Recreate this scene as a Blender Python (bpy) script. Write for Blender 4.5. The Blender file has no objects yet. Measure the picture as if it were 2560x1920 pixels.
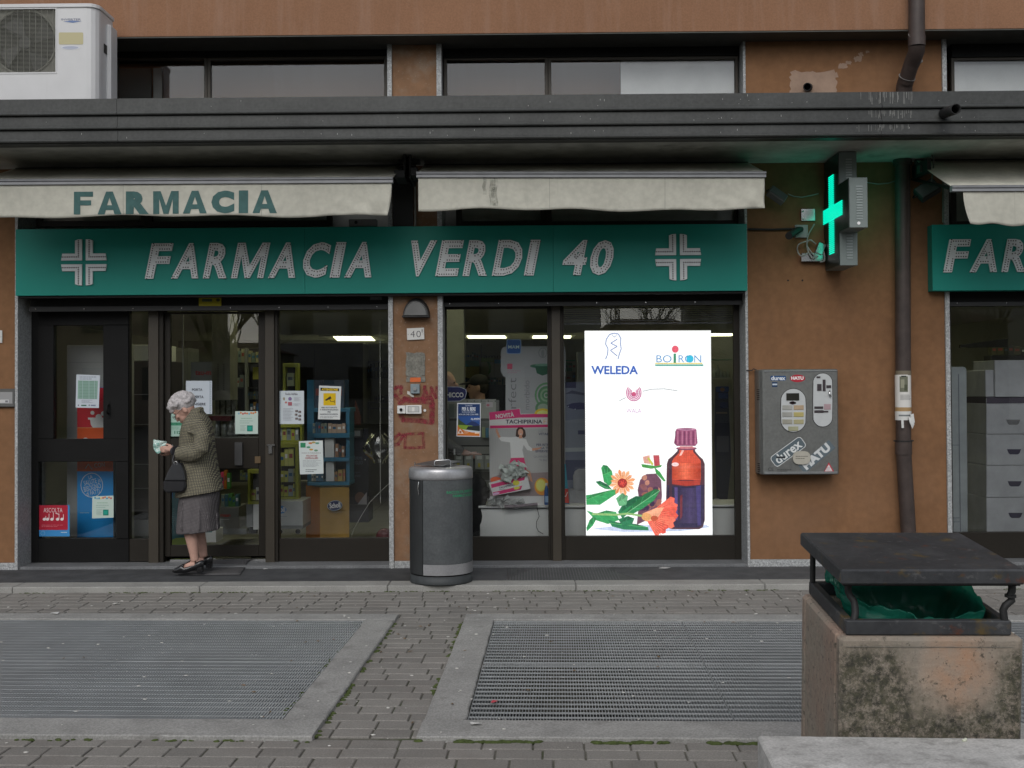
import bpy, bmesh, math, random
from math import radians as RAD, sin, cos, pi
from mathutils import Vector, Matrix, noise as mnoise
random.seed(7)
S = bpy.context.scene
COL = S.collection

# ------------------------------------------------------------------ camera
FPX, PPX, PPY, DIST, EYE = 2820.0, 1280.0, 927.0, 9.8, 1.58
YAW, PITCH, ROLL = RAD(0.59), RAD(0.95), RAD(0.35)
FW = Vector((-sin(YAW)*cos(PITCH), cos(YAW)*cos(PITCH), sin(PITCH)))
_r = Vector((cos(YAW), sin(YAW), 0)); _u = _r.cross(FW)
RT = _r*cos(ROLL) - _u*sin(ROLL); UP = _u*cos(ROLL) + _r*sin(ROLL)
EYEP = Vector((0, -DIST, EYE))
cam = bpy.data.objects.new('camera', bpy.data.cameras.new('camera')); COL.objects.link(cam)
m = Matrix((RT, UP, -FW)).transposed().to_4x4(); m.translation = EYEP
cam.matrix_world = m
cam.data.sensor_width = 36.0; cam.data.lens = 36.0*FPX/2560.0
cam.data.shift_y = (PPY-960.0)/2560.0
cam.data.clip_end = 600; cam.data.clip_start = 0.05
S.camera = cam

def ray(u, v): return FW + RT*((u-PPX)/FPX) + UP*((PPY-v)/FPX)
def W(u, v, Y):
    d = ray(u, v); return EYEP + d*((Y-EYEP.y)/d.y)
def G(u, v, Z):
    d = ray(u, v); return EYEP + d*((Z-EYEP.z)/d.z)
def XX(u, v, Y): return W(u, v, Y).x
def ZZ(u, v, Y): return W(u, v, Y).z

# ------------------------------------------------------------------ sky, sun, exposure
world = bpy.data.worlds.new('World'); S.world = world; world.use_nodes = True
nt = world.node_tree; nt.nodes.clear()
_out = nt.nodes.new('ShaderNodeOutputWorld'); _bg = nt.nodes.new('ShaderNodeBackground')
_sky = nt.nodes.new('ShaderNodeTexSky'); _sky.sky_type = 'NISHITA'; _sky.sun_disc = False
_sky.sun_elevation = RAD(40); _sky.sun_rotation = RAD(190)
_sky.air_density = 1.0; _sky.dust_density = 1.5; _sky.ozone_density = 1.0
_hs = nt.nodes.new('ShaderNodeHueSaturation'); _hs.inputs['Saturation'].default_value = 0.34
_tc = nt.nodes.new('ShaderNodeTexCoord'); _n = nt.nodes.new('ShaderNodeTexNoise')
_n.inputs['Scale'].default_value = 3.2; _n.inputs['Detail'].default_value = 6
_mp = nt.nodes.new('ShaderNodeMapRange'); _mp.inputs[1].default_value = .3; _mp.inputs[2].default_value = .7
_mp.inputs[3].default_value = .82; _mp.inputs[4].default_value = 1.18
_mul = nt.nodes.new('ShaderNodeVectorMath'); _mul.operation = 'SCALE'
nt.links.new(_tc.outputs['Generated'], _n.inputs['Vector']); nt.links.new(_n.outputs['Fac'], _mp.inputs[0])
nt.links.new(_sky.outputs[0], _hs.inputs['Color']); nt.links.new(_hs.outputs[0], _mul.inputs[0])
nt.links.new(_mp.outputs[0], _mul.inputs['Scale']); nt.links.new(_mul.outputs[0], _bg.inputs['Color'])
nt.links.new(_bg.outputs[0], _out.inputs['Surface'])
_bg.inputs['Strength'].default_value = 0.15
sun = bpy.data.objects.new('sun', bpy.data.lights.new('sun', 'SUN')); COL.objects.link(sun)
sun.data.energy = 0.95; sun.data.angle = RAD(40); sun.data.color = (1, .97, .93)
_el, _az = RAD(40), RAD(190)      # azimuth clockwise from +Y
_dir = Vector((sin(_az)*cos(_el), cos(_az)*cos(_el), sin(_el)))
sun.rotation_euler = _dir.to_track_quat('Z', 'Y').to_euler()
sun.location = (0, -15, 20)
S.view_settings.view_transform = 'Standard'; S.view_settings.look = 'None'
S.view_settings.gamma = 1; S.view_settings.use_curve_mapping = False
S.view_settings.exposure = 0.02
S.render.engine = 'CYCLES'
S.cycles.max_bounces = 8; S.cycles.transparent_max_bounces = 24; S.cycles.diffuse_bounces = 4
S.cycles.glossy_bounces = 3; S.cycles.caustics_reflective = False; S.cycles.caustics_refractive = False
S.cycles.use_denoising = True; S.cycles.sample_clamp_indirect = 4

# ------------------------------------------------------------------ materials
def lin(c):
    return tuple(((x/255)/12.92 if x/255 <= .04045 else ((x/255+.055)/1.055)**2.4) for x in c)
MATS = {}
def mat(name, col, rough=.6, metal=0.0, n=(6, .12), n2=None, bump=None, spec=.4, streak=None, spots=None, rnd=0, coord='P', emit=0):
    if name in MATS: return MATS[name]
    M = bpy.data.materials.new(name); M.use_nodes = True; t = M.node_tree; N = t.nodes; L = t.links
    b = N['Principled BSDF']; b.inputs['Roughness'].default_value = rough; b.inputs['Metallic'].default_value = metal
    b.inputs['Specular IOR Level'].default_value = spec
    if coord == 'P': g = N.new('ShaderNodeNewGeometry'); vec = g.outputs['Position']
    else: g = N.new('ShaderNodeTexCoord'); vec = g.outputs['Object']
    def noise(scale, detail=5, v=vec, r=.6):
        x = N.new('ShaderNodeTexNoise'); x.inputs['Scale'].default_value = scale; x.inputs['Detail'].default_value = detail
        x.inputs['Roughness'].default_value = r; L.new(v, x.inputs['Vector']); return x.outputs['Fac']
    def mr(fac, a, b_, c, d):
        x = N.new('ShaderNodeMapRange'); L.new(fac, x.inputs[0])
        for i, q in enumerate((a, b_, c, d)): x.inputs[i+1].default_value = q
        return x.outputs[0]
    def scale(colout, fac):
        x = N.new('ShaderNodeVectorMath'); x.operation = 'SCALE'; L.new(colout, x.inputs[0]); L.new(fac, x.inputs['Scale']); return x.outputs[0]
    def mix(fac, a, b_):
        x = N.new('ShaderNodeMix'); x.data_type = 'RGBA'; L.new(fac, x.inputs[0]); L.new(a, x.inputs[6])
        if isinstance(b_, tuple): x.inputs[7].default_value = b_+(1,)
        else: L.new(b_, x.inputs[7])
        return x.outputs[2]
    rgb = N.new('ShaderNodeRGB'); rgb.outputs[0].default_value = tuple(col)+(1,)
    c = rgb.outputs[0]
    if n: c = scale(c, mr(noise(n[0]), .3, .7, 1-n[1], 1+n[1]))
    if n2: c = scale(c, mr(noise(n2[0], 2), .35, .65, 1-n2[1], 1+n2[1]))
    if rnd:
        oi = N.new('ShaderNodeObjectInfo'); c = scale(c, mr(oi.outputs['Random'], 0, 1, 1-rnd, 1+rnd))
    if streak:   # (colour, threshold lo, hi, amount) vertical dirt
        mp = N.new('ShaderNodeMapping'); mp.inputs['Scale'].default_value = (streak[4] if len(streak) > 4 else 9, 9, .7); L.new(vec, mp.inputs[0])
        c = mix(mr(noise(1.0, 6, mp.outputs[0], .7), streak[1], streak[2], 0, streak[3]), c, streak[0])
    if spots:    # list of (scale, lo, hi, amount, colour)
        for s_ in spots: c = mix(mr(noise(s_[0], 4, vec, .7), s_[1], s_[2], 0, s_[3]), c, s_[4])
    L.new(c, b.inputs['Base Color'])
    if bump:
        x = N.new('ShaderNodeBump'); x.inputs['Strength'].default_value = bump[1]; x.inputs['Distance'].default_value = bump[2] if len(bump) > 2 else .003
        L.new(noise(bump[0], 3), x.inputs['Height']); L.new(x.outputs[0], b.inputs['Normal'])
    if emit:
        L.new(c, b.inputs['Emission Color']); b.inputs['Emission Strength'].default_value = emit
    MATS[name] = M; return M

def glass_mat(name, tint=(1, 1, 1), boost=1.0, add=.0):
    M = bpy.data.materials.new(name); M.use_nodes = True; t = M.node_tree; N = t.nodes; L = t.links; N.clear()
    o = N.new('ShaderNodeOutputMaterial'); mx = N.new('ShaderNodeMixShader'); tr = N.new('ShaderNodeBsdfTransparent'); gl = N.new('ShaderNodeBsdfGlossy')
    gl.inputs['Roughness'].default_value = 0.0; tr.inputs[0].default_value = tint+(1,)
    fr = N.new('ShaderNodeFresnel'); fr.inputs['IOR'].default_value = 1.5
    ma = N.new('ShaderNodeMath'); ma.operation = 'MULTIPLY_ADD'; ma.inputs[1].default_value = boost; ma.inputs[2].default_value = add
    L.new(fr.outputs[0], ma.inputs[0]); L.new(ma.outputs[0], mx.inputs[0]); L.new(tr.outputs[0], mx.inputs[1]); L.new(gl.outputs[0], mx.inputs[2]); L.new(mx.outputs[0], o.inputs[0])
    MATS[name] = M; return M

def print_mat(name, emission=0, rough=.5, grid=False):
    M = bpy.data.materials.new(name); M.use_nodes = True; t = M.node_tree; N = t.nodes; L = t.links
    b = N['Principled BSDF']; b.inputs['Roughness'].default_value = rough; b.inputs['Specular IOR Level'].default_value = .3
    a = N.new('ShaderNodeVertexColor'); a.layer_name = 'Col'; c = a.outputs[0]
    if grid:   # the pixel pitch of the LED wall
        g = N.new('ShaderNodeNewGeometry'); sx = N.new('ShaderNodeSeparateXYZ'); L.new(g.outputs['Position'], sx.inputs[0])
        f = None
        for ax in ('X', 'Z'):
            w1 = N.new('ShaderNodeMath'); w1.operation = 'MULTIPLY'; w1.inputs[1].default_value = 1/0.016; L.new(sx.outputs[ax], w1.inputs[0])
            w2 = N.new('ShaderNodeMath'); w2.operation = 'FRACT'; L.new(w1.outputs[0], w2.inputs[0])
            w3 = N.new('ShaderNodeMath'); w3.operation = 'GREATER_THAN'; w3.inputs[1].default_value = .3; L.new(w2.outputs[0], w3.inputs[0])
            if f is None: f = w3.outputs[0]
            else:
                w4 = N.new('ShaderNodeMath'); w4.operation = 'MINIMUM'; L.new(f, w4.inputs[0]); L.new(w3.outputs[0], w4.inputs[1]); f = w4.outputs[0]
        mr = N.new('ShaderNodeMapRange'); mr.inputs[3].default_value = .84; mr.inputs[4].default_value = 1; L.new(f, mr.inputs[0])
        q1 = N.new('ShaderNodeTexNoise'); q1.inputs['Scale'].default_value = 38; q1.inputs['Detail'].default_value = 6; L.new(g.outputs['Position'], q1.inputs[0])
        q2 = N.new('ShaderNodeMapRange'); q2.inputs[1].default_value = .3; q2.inputs[2].default_value = .7; q2.inputs[3].default_value = .80; q2.inputs[4].default_value = 1.12; L.new(q1.outputs['Fac'], q2.inputs[0])
        q3 = N.new('ShaderNodeVectorMath'); q3.operation = 'SCALE'; L.new(c, q3.inputs[0]); L.new(q2.outputs[0], q3.inputs['Scale'])
        q4 = N.new('ShaderNodeSeparateColor'); L.new(c, q4.inputs[0]); q5 = N.new('ShaderNodeMath'); q5.operation = 'GREATER_THAN'; q5.inputs[1].default_value = .93; L.new(q4.outputs[1], q5.inputs[0])
        q6 = N.new('ShaderNodeMix'); q6.data_type = 'RGBA'; L.new(q5.outputs[0], q6.inputs[0]); L.new(q3.outputs[0], q6.inputs[6]); L.new(c, q6.inputs[7]); c = q6.outputs[2]
        v = N.new('ShaderNodeVectorMath'); v.operation = 'SCALE'; L.new(c, v.inputs[0]); L.new(mr.outputs[0], v.inputs['Scale']); c = v.outputs[0]
    if emission:
        b.inputs['Base Color'].default_value = (.02, .02, .02, 1)
        L.new(c, b.inputs['Emission Color']); b.inputs['Emission Strength'].default_value = emission
    else: L.new(c, b.inputs['Base Color'])
    MATS[name] = M; return M

PRINT = print_mat('print'); PRINTDARK = PRINT
SCREEN = print_mat('screen_light', 1.35, grid=True)
GLASS = glass_mat('window_glass', (.975, .985, .98), 1.1)
plaster = mat('orange_plaster', (.225, .118, .060), .9, n=(2.2, .10), n2=(14, .07), bump=(160, .5, .002), spec=.15, streak=((.13, .075, .045), .56, .85, .45, 4),
              spots=[(1.3, .55, .75, .45, (.15, .085, .05)), (.7, .5, .7, .3, (.26, .15, .09)), (26, .70, .76, .35, (.12, .07, .045))])
plaster_up = mat('salmon_plaster', (.262, .140, .082), .9, n=(1.6, .07), n2=(70, .08), bump=(160, .4, .002), spec=.15, streak=((.34, .22, .165), .50, .8, .55))
plaster_pil = mat('spattered_plaster', (.235, .135, .078), .9, n=(2.6, .12), n2=(14, .08), bump=(160, .5, .002), spec=.15, spots=[(3.0, .5, .66, .55, (.27, .215, .165)), (75, .62, .70, .65, (.42, .38, .33)), (1.4, .55, .75, .4, (.17, .11, .075))])
granite = mat('grey_granite', (.36, .37, .37), .55, n=(170, .55), n2=(60, .25), bump=(200, .3, .001))
granite_dk = mat('dark_granite', (.16, .165, .17), .6, n=(120, .35), n2=(3, .15))
fascia_m = mat('black_fascia_metal', (.050, .052, .050), .45, .2, n=(3, .18), n2=(40, .12), streak=((.10, .10, .10), .60, .85, .5, 30))
soffit_m = mat('soffit_render', (.46, .46, .43), .9, n=(1.4, .22), n2=(5, .15), spots=[(2.2, .6, .72, .5, (.12, .12, .10))])
dark_m = mat('black_metal', (.006, .006, .006), .6, n=(5, .2), spec=.2)
frame_m = mat('bronze_frame', (.019, .016, .012), .5, 0, spec=.25, n=(3, .12), n2=(60, .06))
mullion_m = mat('brown_mullion', (.046, .038, .027), .5, 0, n=(3, .12))
canvas = mat('cream_canvas', (.50, .49, .42), .9, n=(2.5, .10), n2=(18, .06), bump=(400, .4, .001), streak=((.22, .22, .18), .60, .82, .45, 5))
alu = mat('grey_aluminium', (.21, .215, .225), .5, .2, n=(8, .1))
white_m = mat('white_plastic', (.70, .70, .68), .4, n=(4, .05))
acwhite = mat('ac_white', (.60, .60, .60), .45, n=(3, .05), streak=((.35, .34, .32), .62, .9, .3))
steel = mat('brushed_steel', (.34, .35, .35), .38, .75, n=(5, .10), n2=(90, .06))
greyd = mat('charcoal_paint', (.082, .089, .092), .5, .1, n=(8, .16), n2=(60, .1), streak=((.13, .135, .13), .60, .85, .4, 14), spots=[(55, .70, .74, .4, (.18, .18, .17))])
silver = mat('silver_paint', (.40, .40, .41), .35, .6, n=(6, .08), n2=(80, .06))
pipe_m = mat('brown_pipe', (.055, .040, .035), .5, n=(9, .25), spots=[(70, .70, .74, .8, (.4, .38, .35))])
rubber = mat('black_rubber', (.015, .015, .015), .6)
chrome = mat('chrome', (.55, .55, .55), .2, 1.0)
inner_wall = mat('shop_wall', (.50, .50, .45), .8, n=(2, .05))
inner_white = mat('white_laminate', (.76, .77, .77), .4, n=(2, .03))
inner_grey = mat('grey_laminate', (.22, .23, .235), .5, n=(2, .05))
inner_dark = mat('dark_laminate', (.022, .022, .024), .5)
floor_m = mat('shop_floor_tiles', (.30, .29, .27), .35, n=(2, .06))
ceil_m = mat('shop_ceiling', (.45, .45, .42), .9, n=(2, .05))
sign_m = mat('green_sign_paint', (.010, .225, .180), .45, n=(3, .04), spec=.25)
letter_m = mat('silver_letter', (.66, .68, .68), .45, .0, n=(20, .06))
led_dot_m = mat('unlit_led', (.05, .045, .045), .3)

# ------------------------------------------------------------------ objects
LOC = {}
def link(o): COL.objects.link(o); return o
def tag(o, label=None, cat=None, group=None, kind=None):
    if label: o['label'] = label
    if cat: o['category'] = cat
    if group: o['group'] = group
    if kind: o['kind'] = kind
    return o
def thing(name, label, cat, loc=(0, 0, 0), group=None, rot=None):
    o = bpy.data.objects.new(name, None); o.empty_display_size = .1; link(o); o.location = loc
    if rot: o.rotation_euler = rot
    LOC[o.name] = Vector(loc); return tag(o, label, cat, group)

class MB:
    def __init__(s): s.v = []; s.f = []; s.c = []; s.sm = []
    def add(s, vs, fs, col=None, smooth=False):
        k = len(s.v); s.v += [tuple(v) for v in vs]
        for f in fs: s.f.append([i+k for i in f]); s.c.append(col or (1, 1, 1)); s.sm.append(smooth)
        return s
    def box(s, x0, x1, y0, y1, z0, z1, col=None):
        if x0 > x1: x0, x1 = x1, x0
        if y0 > y1: y0, y1 = y1, y0
        if z0 > z1: z0, z1 = z1, z0
        vs = [(x, y, z) for z in (z0, z1) for y in (y0, y1) for x in (x0, x1)]
        return s.add(vs, [(0, 2, 3, 1), (4, 5, 7, 6), (0, 1, 5, 4), (2, 6, 7, 3), (0, 4, 6, 2), (1, 3, 7, 5)], col)
    def cbox(s, c, sz, R=None, col=None):
        vs = [Vector((x*sz[0]/2, y*sz[1]/2, z*sz[2]/2)) for z in (-1, 1) for y in (-1, 1) for x in (-1, 1)]
        if R is not None: vs = [R @ v for v in vs]
        vs = [v+Vector(c) for v in vs]
        return s.add(vs, [(0, 2, 3, 1), (4, 5, 7, 6), (0, 1, 5, 4), (2, 6, 7, 3), (0, 4, 6, 2), (1, 3, 7, 5)], col)
    def pbox(s, u0, v0, u1, v1, Y0, Y1, col=None):     # front face on plane Y0, given in photo pixels
        a = W(u0, v0, Y0); b = W(u1, v1, Y0); a2 = W(u0, v1, Y0); b2 = W(u1, v0, Y0)
        x0 = (a.x+a2.x)/2; x1 = (b.x+b2.x)/2; z1 = (a.z+b2.z)/2; z0 = (b.z+a2.z)/2
        return s.box(x0, x1, Y0, Y1, z0, z1, col)
    def prism(s, poly, y0, y1, col=None):              # poly in XZ
        n = len(poly)
        ar = sum(poly[i][0]*poly[(i+1) % n][1]-poly[(i+1) % n][0]*poly[i][1] for i in range(n))
        if ar < 0: poly = poly[::-1]
        vs = [(p[0], y0, p[1]) for p in poly]+[(p[0], y1, p[1]) for p in poly]
        fs = [tuple(range(n)), tuple(range(2*n-1, n-1, -1))]+[(i, i+n, (i+1) % n+n, (i+1) % n) for i in range(n)]
        return s.add(vs, fs, col)
    def tube(s, path, r, n=10, cap=True, smooth=True, col=None, flat=None):
        P = [Vector(p) for p in path]; rs = r if isinstance(r, (list, tuple)) else [r]*len(P)
        ref = Vector((0, 0, 1)); vs = []
        t0 = (P[1]-P[0]).normalized()
        if abs(t0.dot(ref)) > .9: ref = Vector((0, 1, 0))
        nrm = t0.cross(ref).normalized()
        for i, p in enumerate(P):
            t = ((P[min(i+1, len(P)-1)]-P[max(i-1, 0)])).normalized()
            nrm = (nrm - t*nrm.dot(t)).normalized(); bn = t.cross(nrm)
            for k in range(n):
                a = 2*pi*k/n; q = nrm*cos(a)*rs[i]+bn*sin(a)*rs[i]*(flat or 1); vs.append(p+q)
        fs = [(i*n+k, i*n+(k+1) % n, (i+1)*n+(k+1) % n, (i+1)*n+k) for i in range(len(P)-1) for k in range(n)]
        s.add(vs, fs, col, smooth)
        if cap:
            s.add([vs[k] for k in range(n)], [tuple(range(n))[::-1]], col); s.add(vs[-n:], [tuple(range(n))], col)
        return s
    def lathe(s, c, prof, n=32, smooth=True, col=None, sx=1, sy=1):    # prof (r, z)
        vs = [(c[0]+r*cos(2*pi*k/n)*sx, c[1]+r*sin(2*pi*k/n)*sy, c[2]+z) for r, z in prof for k in range(n)]
        fs = [(i*n+k, i*n+(k+1) % n, (i+1)*n+(k+1) % n, (i+1)*n+k) for i in range(len(prof)-1) for k in range(n)]
        return s.add(vs, fs, col, smooth)
    def ell(s, c, r, nu=14, nv=9, R=None, col=None):
        vs = []
        for j in range(nv+1):
            th = pi*j/nv
            for k in range(nu):
                p = Vector((r[0]*sin(th)*cos(2*pi*k/nu), r[1]*sin(th)*sin(2*pi*k/nu), r[2]*cos(th)))
                if R is not None: p = R @ p
                vs.append(p+Vector(c))
        fs = [(j*nu+k, (j+1)*nu+k, (j+1)*nu+(k+1) % nu, j*nu+(k+1) % nu) for j in range(nv) for k in range(nu)]
        return s.add(vs, fs, col, True)
    def grid(s, fn, nu, nv, smooth=True, col=None):
        vs = [fn(i/nu, j/nv) for j in range(nv+1) for i in range(nu+1)]
        fs = [(j*(nu+1)+i, j*(nu+1)+i+1, (j+1)*(nu+1)+i+1, (j+1)*(nu+1)+i) for j in range(nv) for i in range(nu)]
        return s.add(vs, fs, col, smooth)
    def mesh(s, name, off=Vector()):
        me = bpy.data.meshes.new(name)
        me.from_pydata([(v[0]-off.x, v[1]-off.y, v[2]-off.z) for v in s.v], [], s.f)
        me.polygons.foreach_set('use_smooth', s.sm)
        return me
    def build(s, name, mt, parent=None, bevel=0, local=False, solid=0, weld=False):
        off = Vector()
        root = parent
        while root is not None and root.parent is not None: root = root.parent
        if root is not None and not local: off = LOC.get(root.name, Vector())
        me = s.mesh(name, off)
        if mt in (PRINT, SCREEN):
            ca = me.color_attributes.new('Col', 'FLOAT_COLOR', 'CORNER'); buf = []
            gn = 1.7 if mt is PRINT and s.v and s.v[0][1] > .3 else 1.0      # photo colours of things behind glass -> their own colour
            for f, c in zip(s.f, s.c): buf += ([min(.82, q*gn) if gn > 1 else q for q in c]+[1])*len(f)
            ca.data.foreach_set('color', buf)
        me.materials.append(mt)
        if weld:
            bm = bmesh.new(); bm.from_mesh(me); bmesh.ops.remove_doubles(bm, verts=bm.verts, dist=1e-5); bm.to_mesh(me); bm.free()
        o = bpy.data.objects.new(name, me); link(o)
        if parent: o.parent = parent
        if solid:
            q = o.modifiers.new('solid', 'SOLIDIFY'); q.thickness = solid; q.offset = 0
        if bevel:
            q = o.modifiers.new('bevel', 'BEVEL'); q.width = bevel; q.segments = 1; q.limit_method = 'ANGLE'
        return o

# ------------------------------------------------------------------ text and print
_tc_cache = {}
def text2d(s, off=0.0, sp=1.0):
    """outline text as 2d verts (unit box 0..1) + faces"""
    k = (s, off, sp)
    if k in _tc_cache: return _tc_cache[k]
    if s == 'M' and off > .02:      # heavy M drawn by hand, the thickened outline folds over itself
        w, q = (.235, .66) if off > .04 else (.185, .62)
        vs = [(0, 0), (w, 0), (w, q), (.5-w*.42, 0), (.5+w*.42, 0), (1-w, q), (1-w, 0), (1, 0), (1, 1), (1-w*1.25, 1), (.5, .36), (w*1.25, 1), (0, 1)]
        _tc_cache[k] = (vs, [(0, 1, 2, 12), (2, 11, 12), (2, 3, 10, 11), (3, 4, 10), (4, 5, 9, 10), (5, 8, 9), (5, 6, 7, 8)]); return _tc_cache[k]
    if off > .07 and s in ('F', 'A', 'I'):
        if s == 'I': r = ([(0, 0), (1, 0), (1, 1), (0, 1)], [(0, 1, 2, 3)])
        elif s == 'F': r = ([(0, 0), (.34, 0), (.34, .40), (.9, .40), (.9, .62), (.34, .62), (.34, .78), (1, .78), (1, 1), (.34, 1), (0, 1), (0, .78), (0, .62), (0, .4)], [(0, 1, 2, 13), (13, 2, 5, 12), (2, 3, 4, 5), (12, 5, 6, 11), (11, 6, 9, 10), (6, 7, 8, 9)])
        else: r = ([(0, 0), (.29, 0), (.345, .19), (.068, .19), (.655, .19), (.932, .19), (.856, .40), (.605, .40), (.395, .40), (.144, .40), (.5, .74), (.266, .74), (.734, .74), (.64, 1), (.36, 1), (.71, 0), (1, 0)], [(0, 1, 2, 3), (15, 16, 5, 4), (3, 2, 8, 9), (2, 4, 7, 8), (4, 5, 6, 7), (9, 8, 10, 11), (7, 6, 12, 10), (11, 10, 12, 13, 14)])
        _tc_cache[k] = r; return r
    cu = bpy.data.curves.new('t', 'FONT'); cu.body = s; cu.size = 1; cu.offset = off; cu.resolution_u = 3; cu.space_character = sp
    o = bpy.data.objects.new('t', cu); me = o.to_mesh()
    vs = [(v.co.x, v.co.y) for v in me.vertices]; fs = [tuple(p.vertices) for p in me.polygons]
    o.to_mesh_clear(); bpy.data.objects.remove(o); bpy.data.curves.remove(cu)
    x0 = min(v[0] for v in vs); x1 = max(v[0] for v in vs); y0 = min(v[1] for v in vs); y1 = max(v[1] for v in vs)
    vs = [((v[0]-x0)/(x1-x0), (v[1]-y0)/(y1-y0)) for v in vs]
    _tc_cache[k] = (vs, fs); return vs, fs

class Sheet:
    """flat print: coloured polygons given in photo pixels on a plane Y, each layer 0.4 mm proud"""
    def __init__(s, Y, base=2, thick=.002): s.mb = MB(); s.Y = Y; s.k = 0; s.thick = thick; s.xf = None
    def P(s, u, v, k):
        if s.xf: u, v = s.xf(u, v)
        return W(u, v, s.Y-.0004*k)
    def base(s, u0, v0, u1, v1, col, quad=None):
        q = quad or [(u0, v0), (u1, v0), (u1, v1), (u0, v1)]
        f = [s.P(u, v, 0) for u, v in q]; b = [p+Vector((0, s.thick, 0)) for p in f]; n = len(q)
        s.mb.add(f+b, [tuple(range(n))[::-1], tuple(range(n, 2*n))]+[(i, (i+1) % n, (i+1) % n+n, i+n) for i in range(n)], lin(col)); s.k = 1; return s
    def poly(s, pts, col, k=None):
        kk = s.k if k is None else k
        s.mb.add([s.P(u, v, kk) for u, v in pts], [tuple(range(len(pts)))], lin(col)); s.k += .25; return s
    def rect(s, u0, v0, u1, v1, col): return s.poly([(u0, v0), (u1, v0), (u1, v1), (u0, v1)], col)
    def rrect(s, u0, v0, u1, v1, r, col):
        pts = []
        for cx, cy, a in ((u1-r, v0+r, -90), (u1-r, v1-r, 0), (u0+r, v1-r, 90), (u0+r, v0+r, 180)):
            pts += [(cx+r*cos(RAD(a+t)), cy+r*sin(RAD(a+t))) for t in (0, 30, 60, 90)]
        return s.poly(pts, col)
    def ell(s, cu, cv, ru, rv, col, rot=0, n=20, a0=0, a1=360):
        pts = []
        for i in range(n+(0 if a1-a0 == 360 else 1)):
            a = RAD(a0+(a1-a0)*i/n); x, y = ru*cos(a), rv*sin(a); r = RAD(rot)
            pts.append((cu+x*cos(r)-y*sin(r), cv+x*sin(r)+y*cos(r)))
        return s.poly(pts, col)
    def line(s, pts, w, col):
        for (a, b), (c, d) in zip(pts, pts[1:]):
            l = math.hypot(c-a, d-b) or 1; nx, ny = -(d-b)/l*w/2, (c-a)/l*w/2
            s.mb.add([s.P(a+nx, b+ny, s.k), s.P(c+nx, d+ny, s.k), s.P(c-nx, d-ny, s.k), s.P(a-nx, b-ny, s.k)], [(0, 1, 2, 3)], lin(col))
        s.k += .25; return s
    def text(s, t, u0, v0, u1, v1, col, off=0.0, rot=0, shear=0, sp=1.0):
        vs, fs = text2d(t, off, sp); w, h = u1-u0, v1-v0; cx, cy = (u0+u1)/2, (v0+v1)/2; r = RAD(rot); P = []
        for x, y in vs:
            px, py = (x-.5)*w+shear*(y-.5)*h, (.5-y)*h
            P.append(s.P(cx+px*cos(r)-py*sin(r), cy+px*sin(r)+py*cos(r), s.k))
        s.mb.add(P, fs, lin(col)); s.k += .5; return s
    def lines(s, u0, v0, u1, v1, n, col, w=None, seed=1):
        rr = random.Random(seed); h = (v1-v0)/n
        for i in range(n):
            L = u0
            e = u1-(u1-u0)*rr.random()*.35
            while L < e:
                q = min(e, L+(u1-u0)*(.06+.14*rr.random())); y = v0+h*(i+.5); t_ = w or h*.28
                s.mb.add([s.P(L, y-t_/2, s.k), s.P(q, y-t_/2, s.k), s.P(q, y+t_/2, s.k), s.P(L, y+t_/2, s.k)], [(0, 1, 2, 3)], lin(col)); L = q+(u1-u0)*.025
        s.k += .5; return s
    def build(s, name, parent=None, mt=None, **k): return s.mb.build(name, mt or PRINT, parent, **k)

def notice(name, label, cat, Y, u0, v0, u1, v1, group=None):
    c = W((u0+u1)/2, v1, Y); t = thing(name, label, cat, tuple(c), group); return t, Sheet(Y)

def remesh(mb, name, mt, parent, voxel, smooth=2, local=False, sub=0):
    o = mb.build('tmp', mt, None); q = o.modifiers.new('r', 'REMESH'); q.mode = 'VOXEL'; q.voxel_size = voxel
    if smooth: q = o.modifiers.new('s', 'SMOOTH'); q.iterations = smooth; q.factor = .5
    bpy.context.view_layer.update()
    dg = bpy.context.evaluated_depsgraph_get(); me = bpy.data.meshes.new_from_object(o.evaluated_get(dg)); bpy.data.objects.remove(o)
    if parent is not None and not local:
        root = parent
        while root.parent is not None: root = root.parent
        off = LOC.get(root.name, Vector()); me.transform(Matrix.Translation(-off))
    for p in me.polygons: p.use_smooth = True
    me.name = name; r = bpy.data.objects.new(name, me); link(r); r.parent = parent
    return r
# ================================================================== GROUND
joint_m = mat('joint_sand', (.125, .120, .100), .95, n=(30, .2), spots=[(4, .50, .62, .75, (.045, .062, .020))])
paver_m = mat('paver_concrete', (.208, .197, .180), .85, n=(5, .10), n2=(120, .18), rnd=.13, bump=(220, .5, .002), coord='P',
              spots=[(60, .70, .76, .35, (.40, .39, .36)), (1.1, .5, .72, .5, (.180, .155, .138))])
conc_m = mat('rough_concrete', (.280, .276, .262), .9, n=(3.5, .15), n2=(110, .20), bump=(150, .5, .003),
             spots=[(5, .58, .72, .55, (.13, .125, .115)), (50, .68, .76, .5, (.40, .40, .38))])
kerb_m = mat('pale_kerb_stone', (.30, .295, .275), .8, n=(4, .12), n2=(120, .15))
ribbed_m = mat('dark_ribbed_stone', (.070, .072, .073), .7, n=(5, .2), n2=(80, .15))
galv = mat('galvanised_steel', (.335, .350, .355), .5, .1, n=(3, .12))
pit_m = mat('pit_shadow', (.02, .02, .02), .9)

g = MB(); g.box(-70, 70, -14, 14, -.9, -.70); g.box(-160, 160, -260, -13.6, -.9, -.012)
tag(g.build('ground', mat('asphalt', (.05, .05, .05), .9)), kind='structure')
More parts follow.
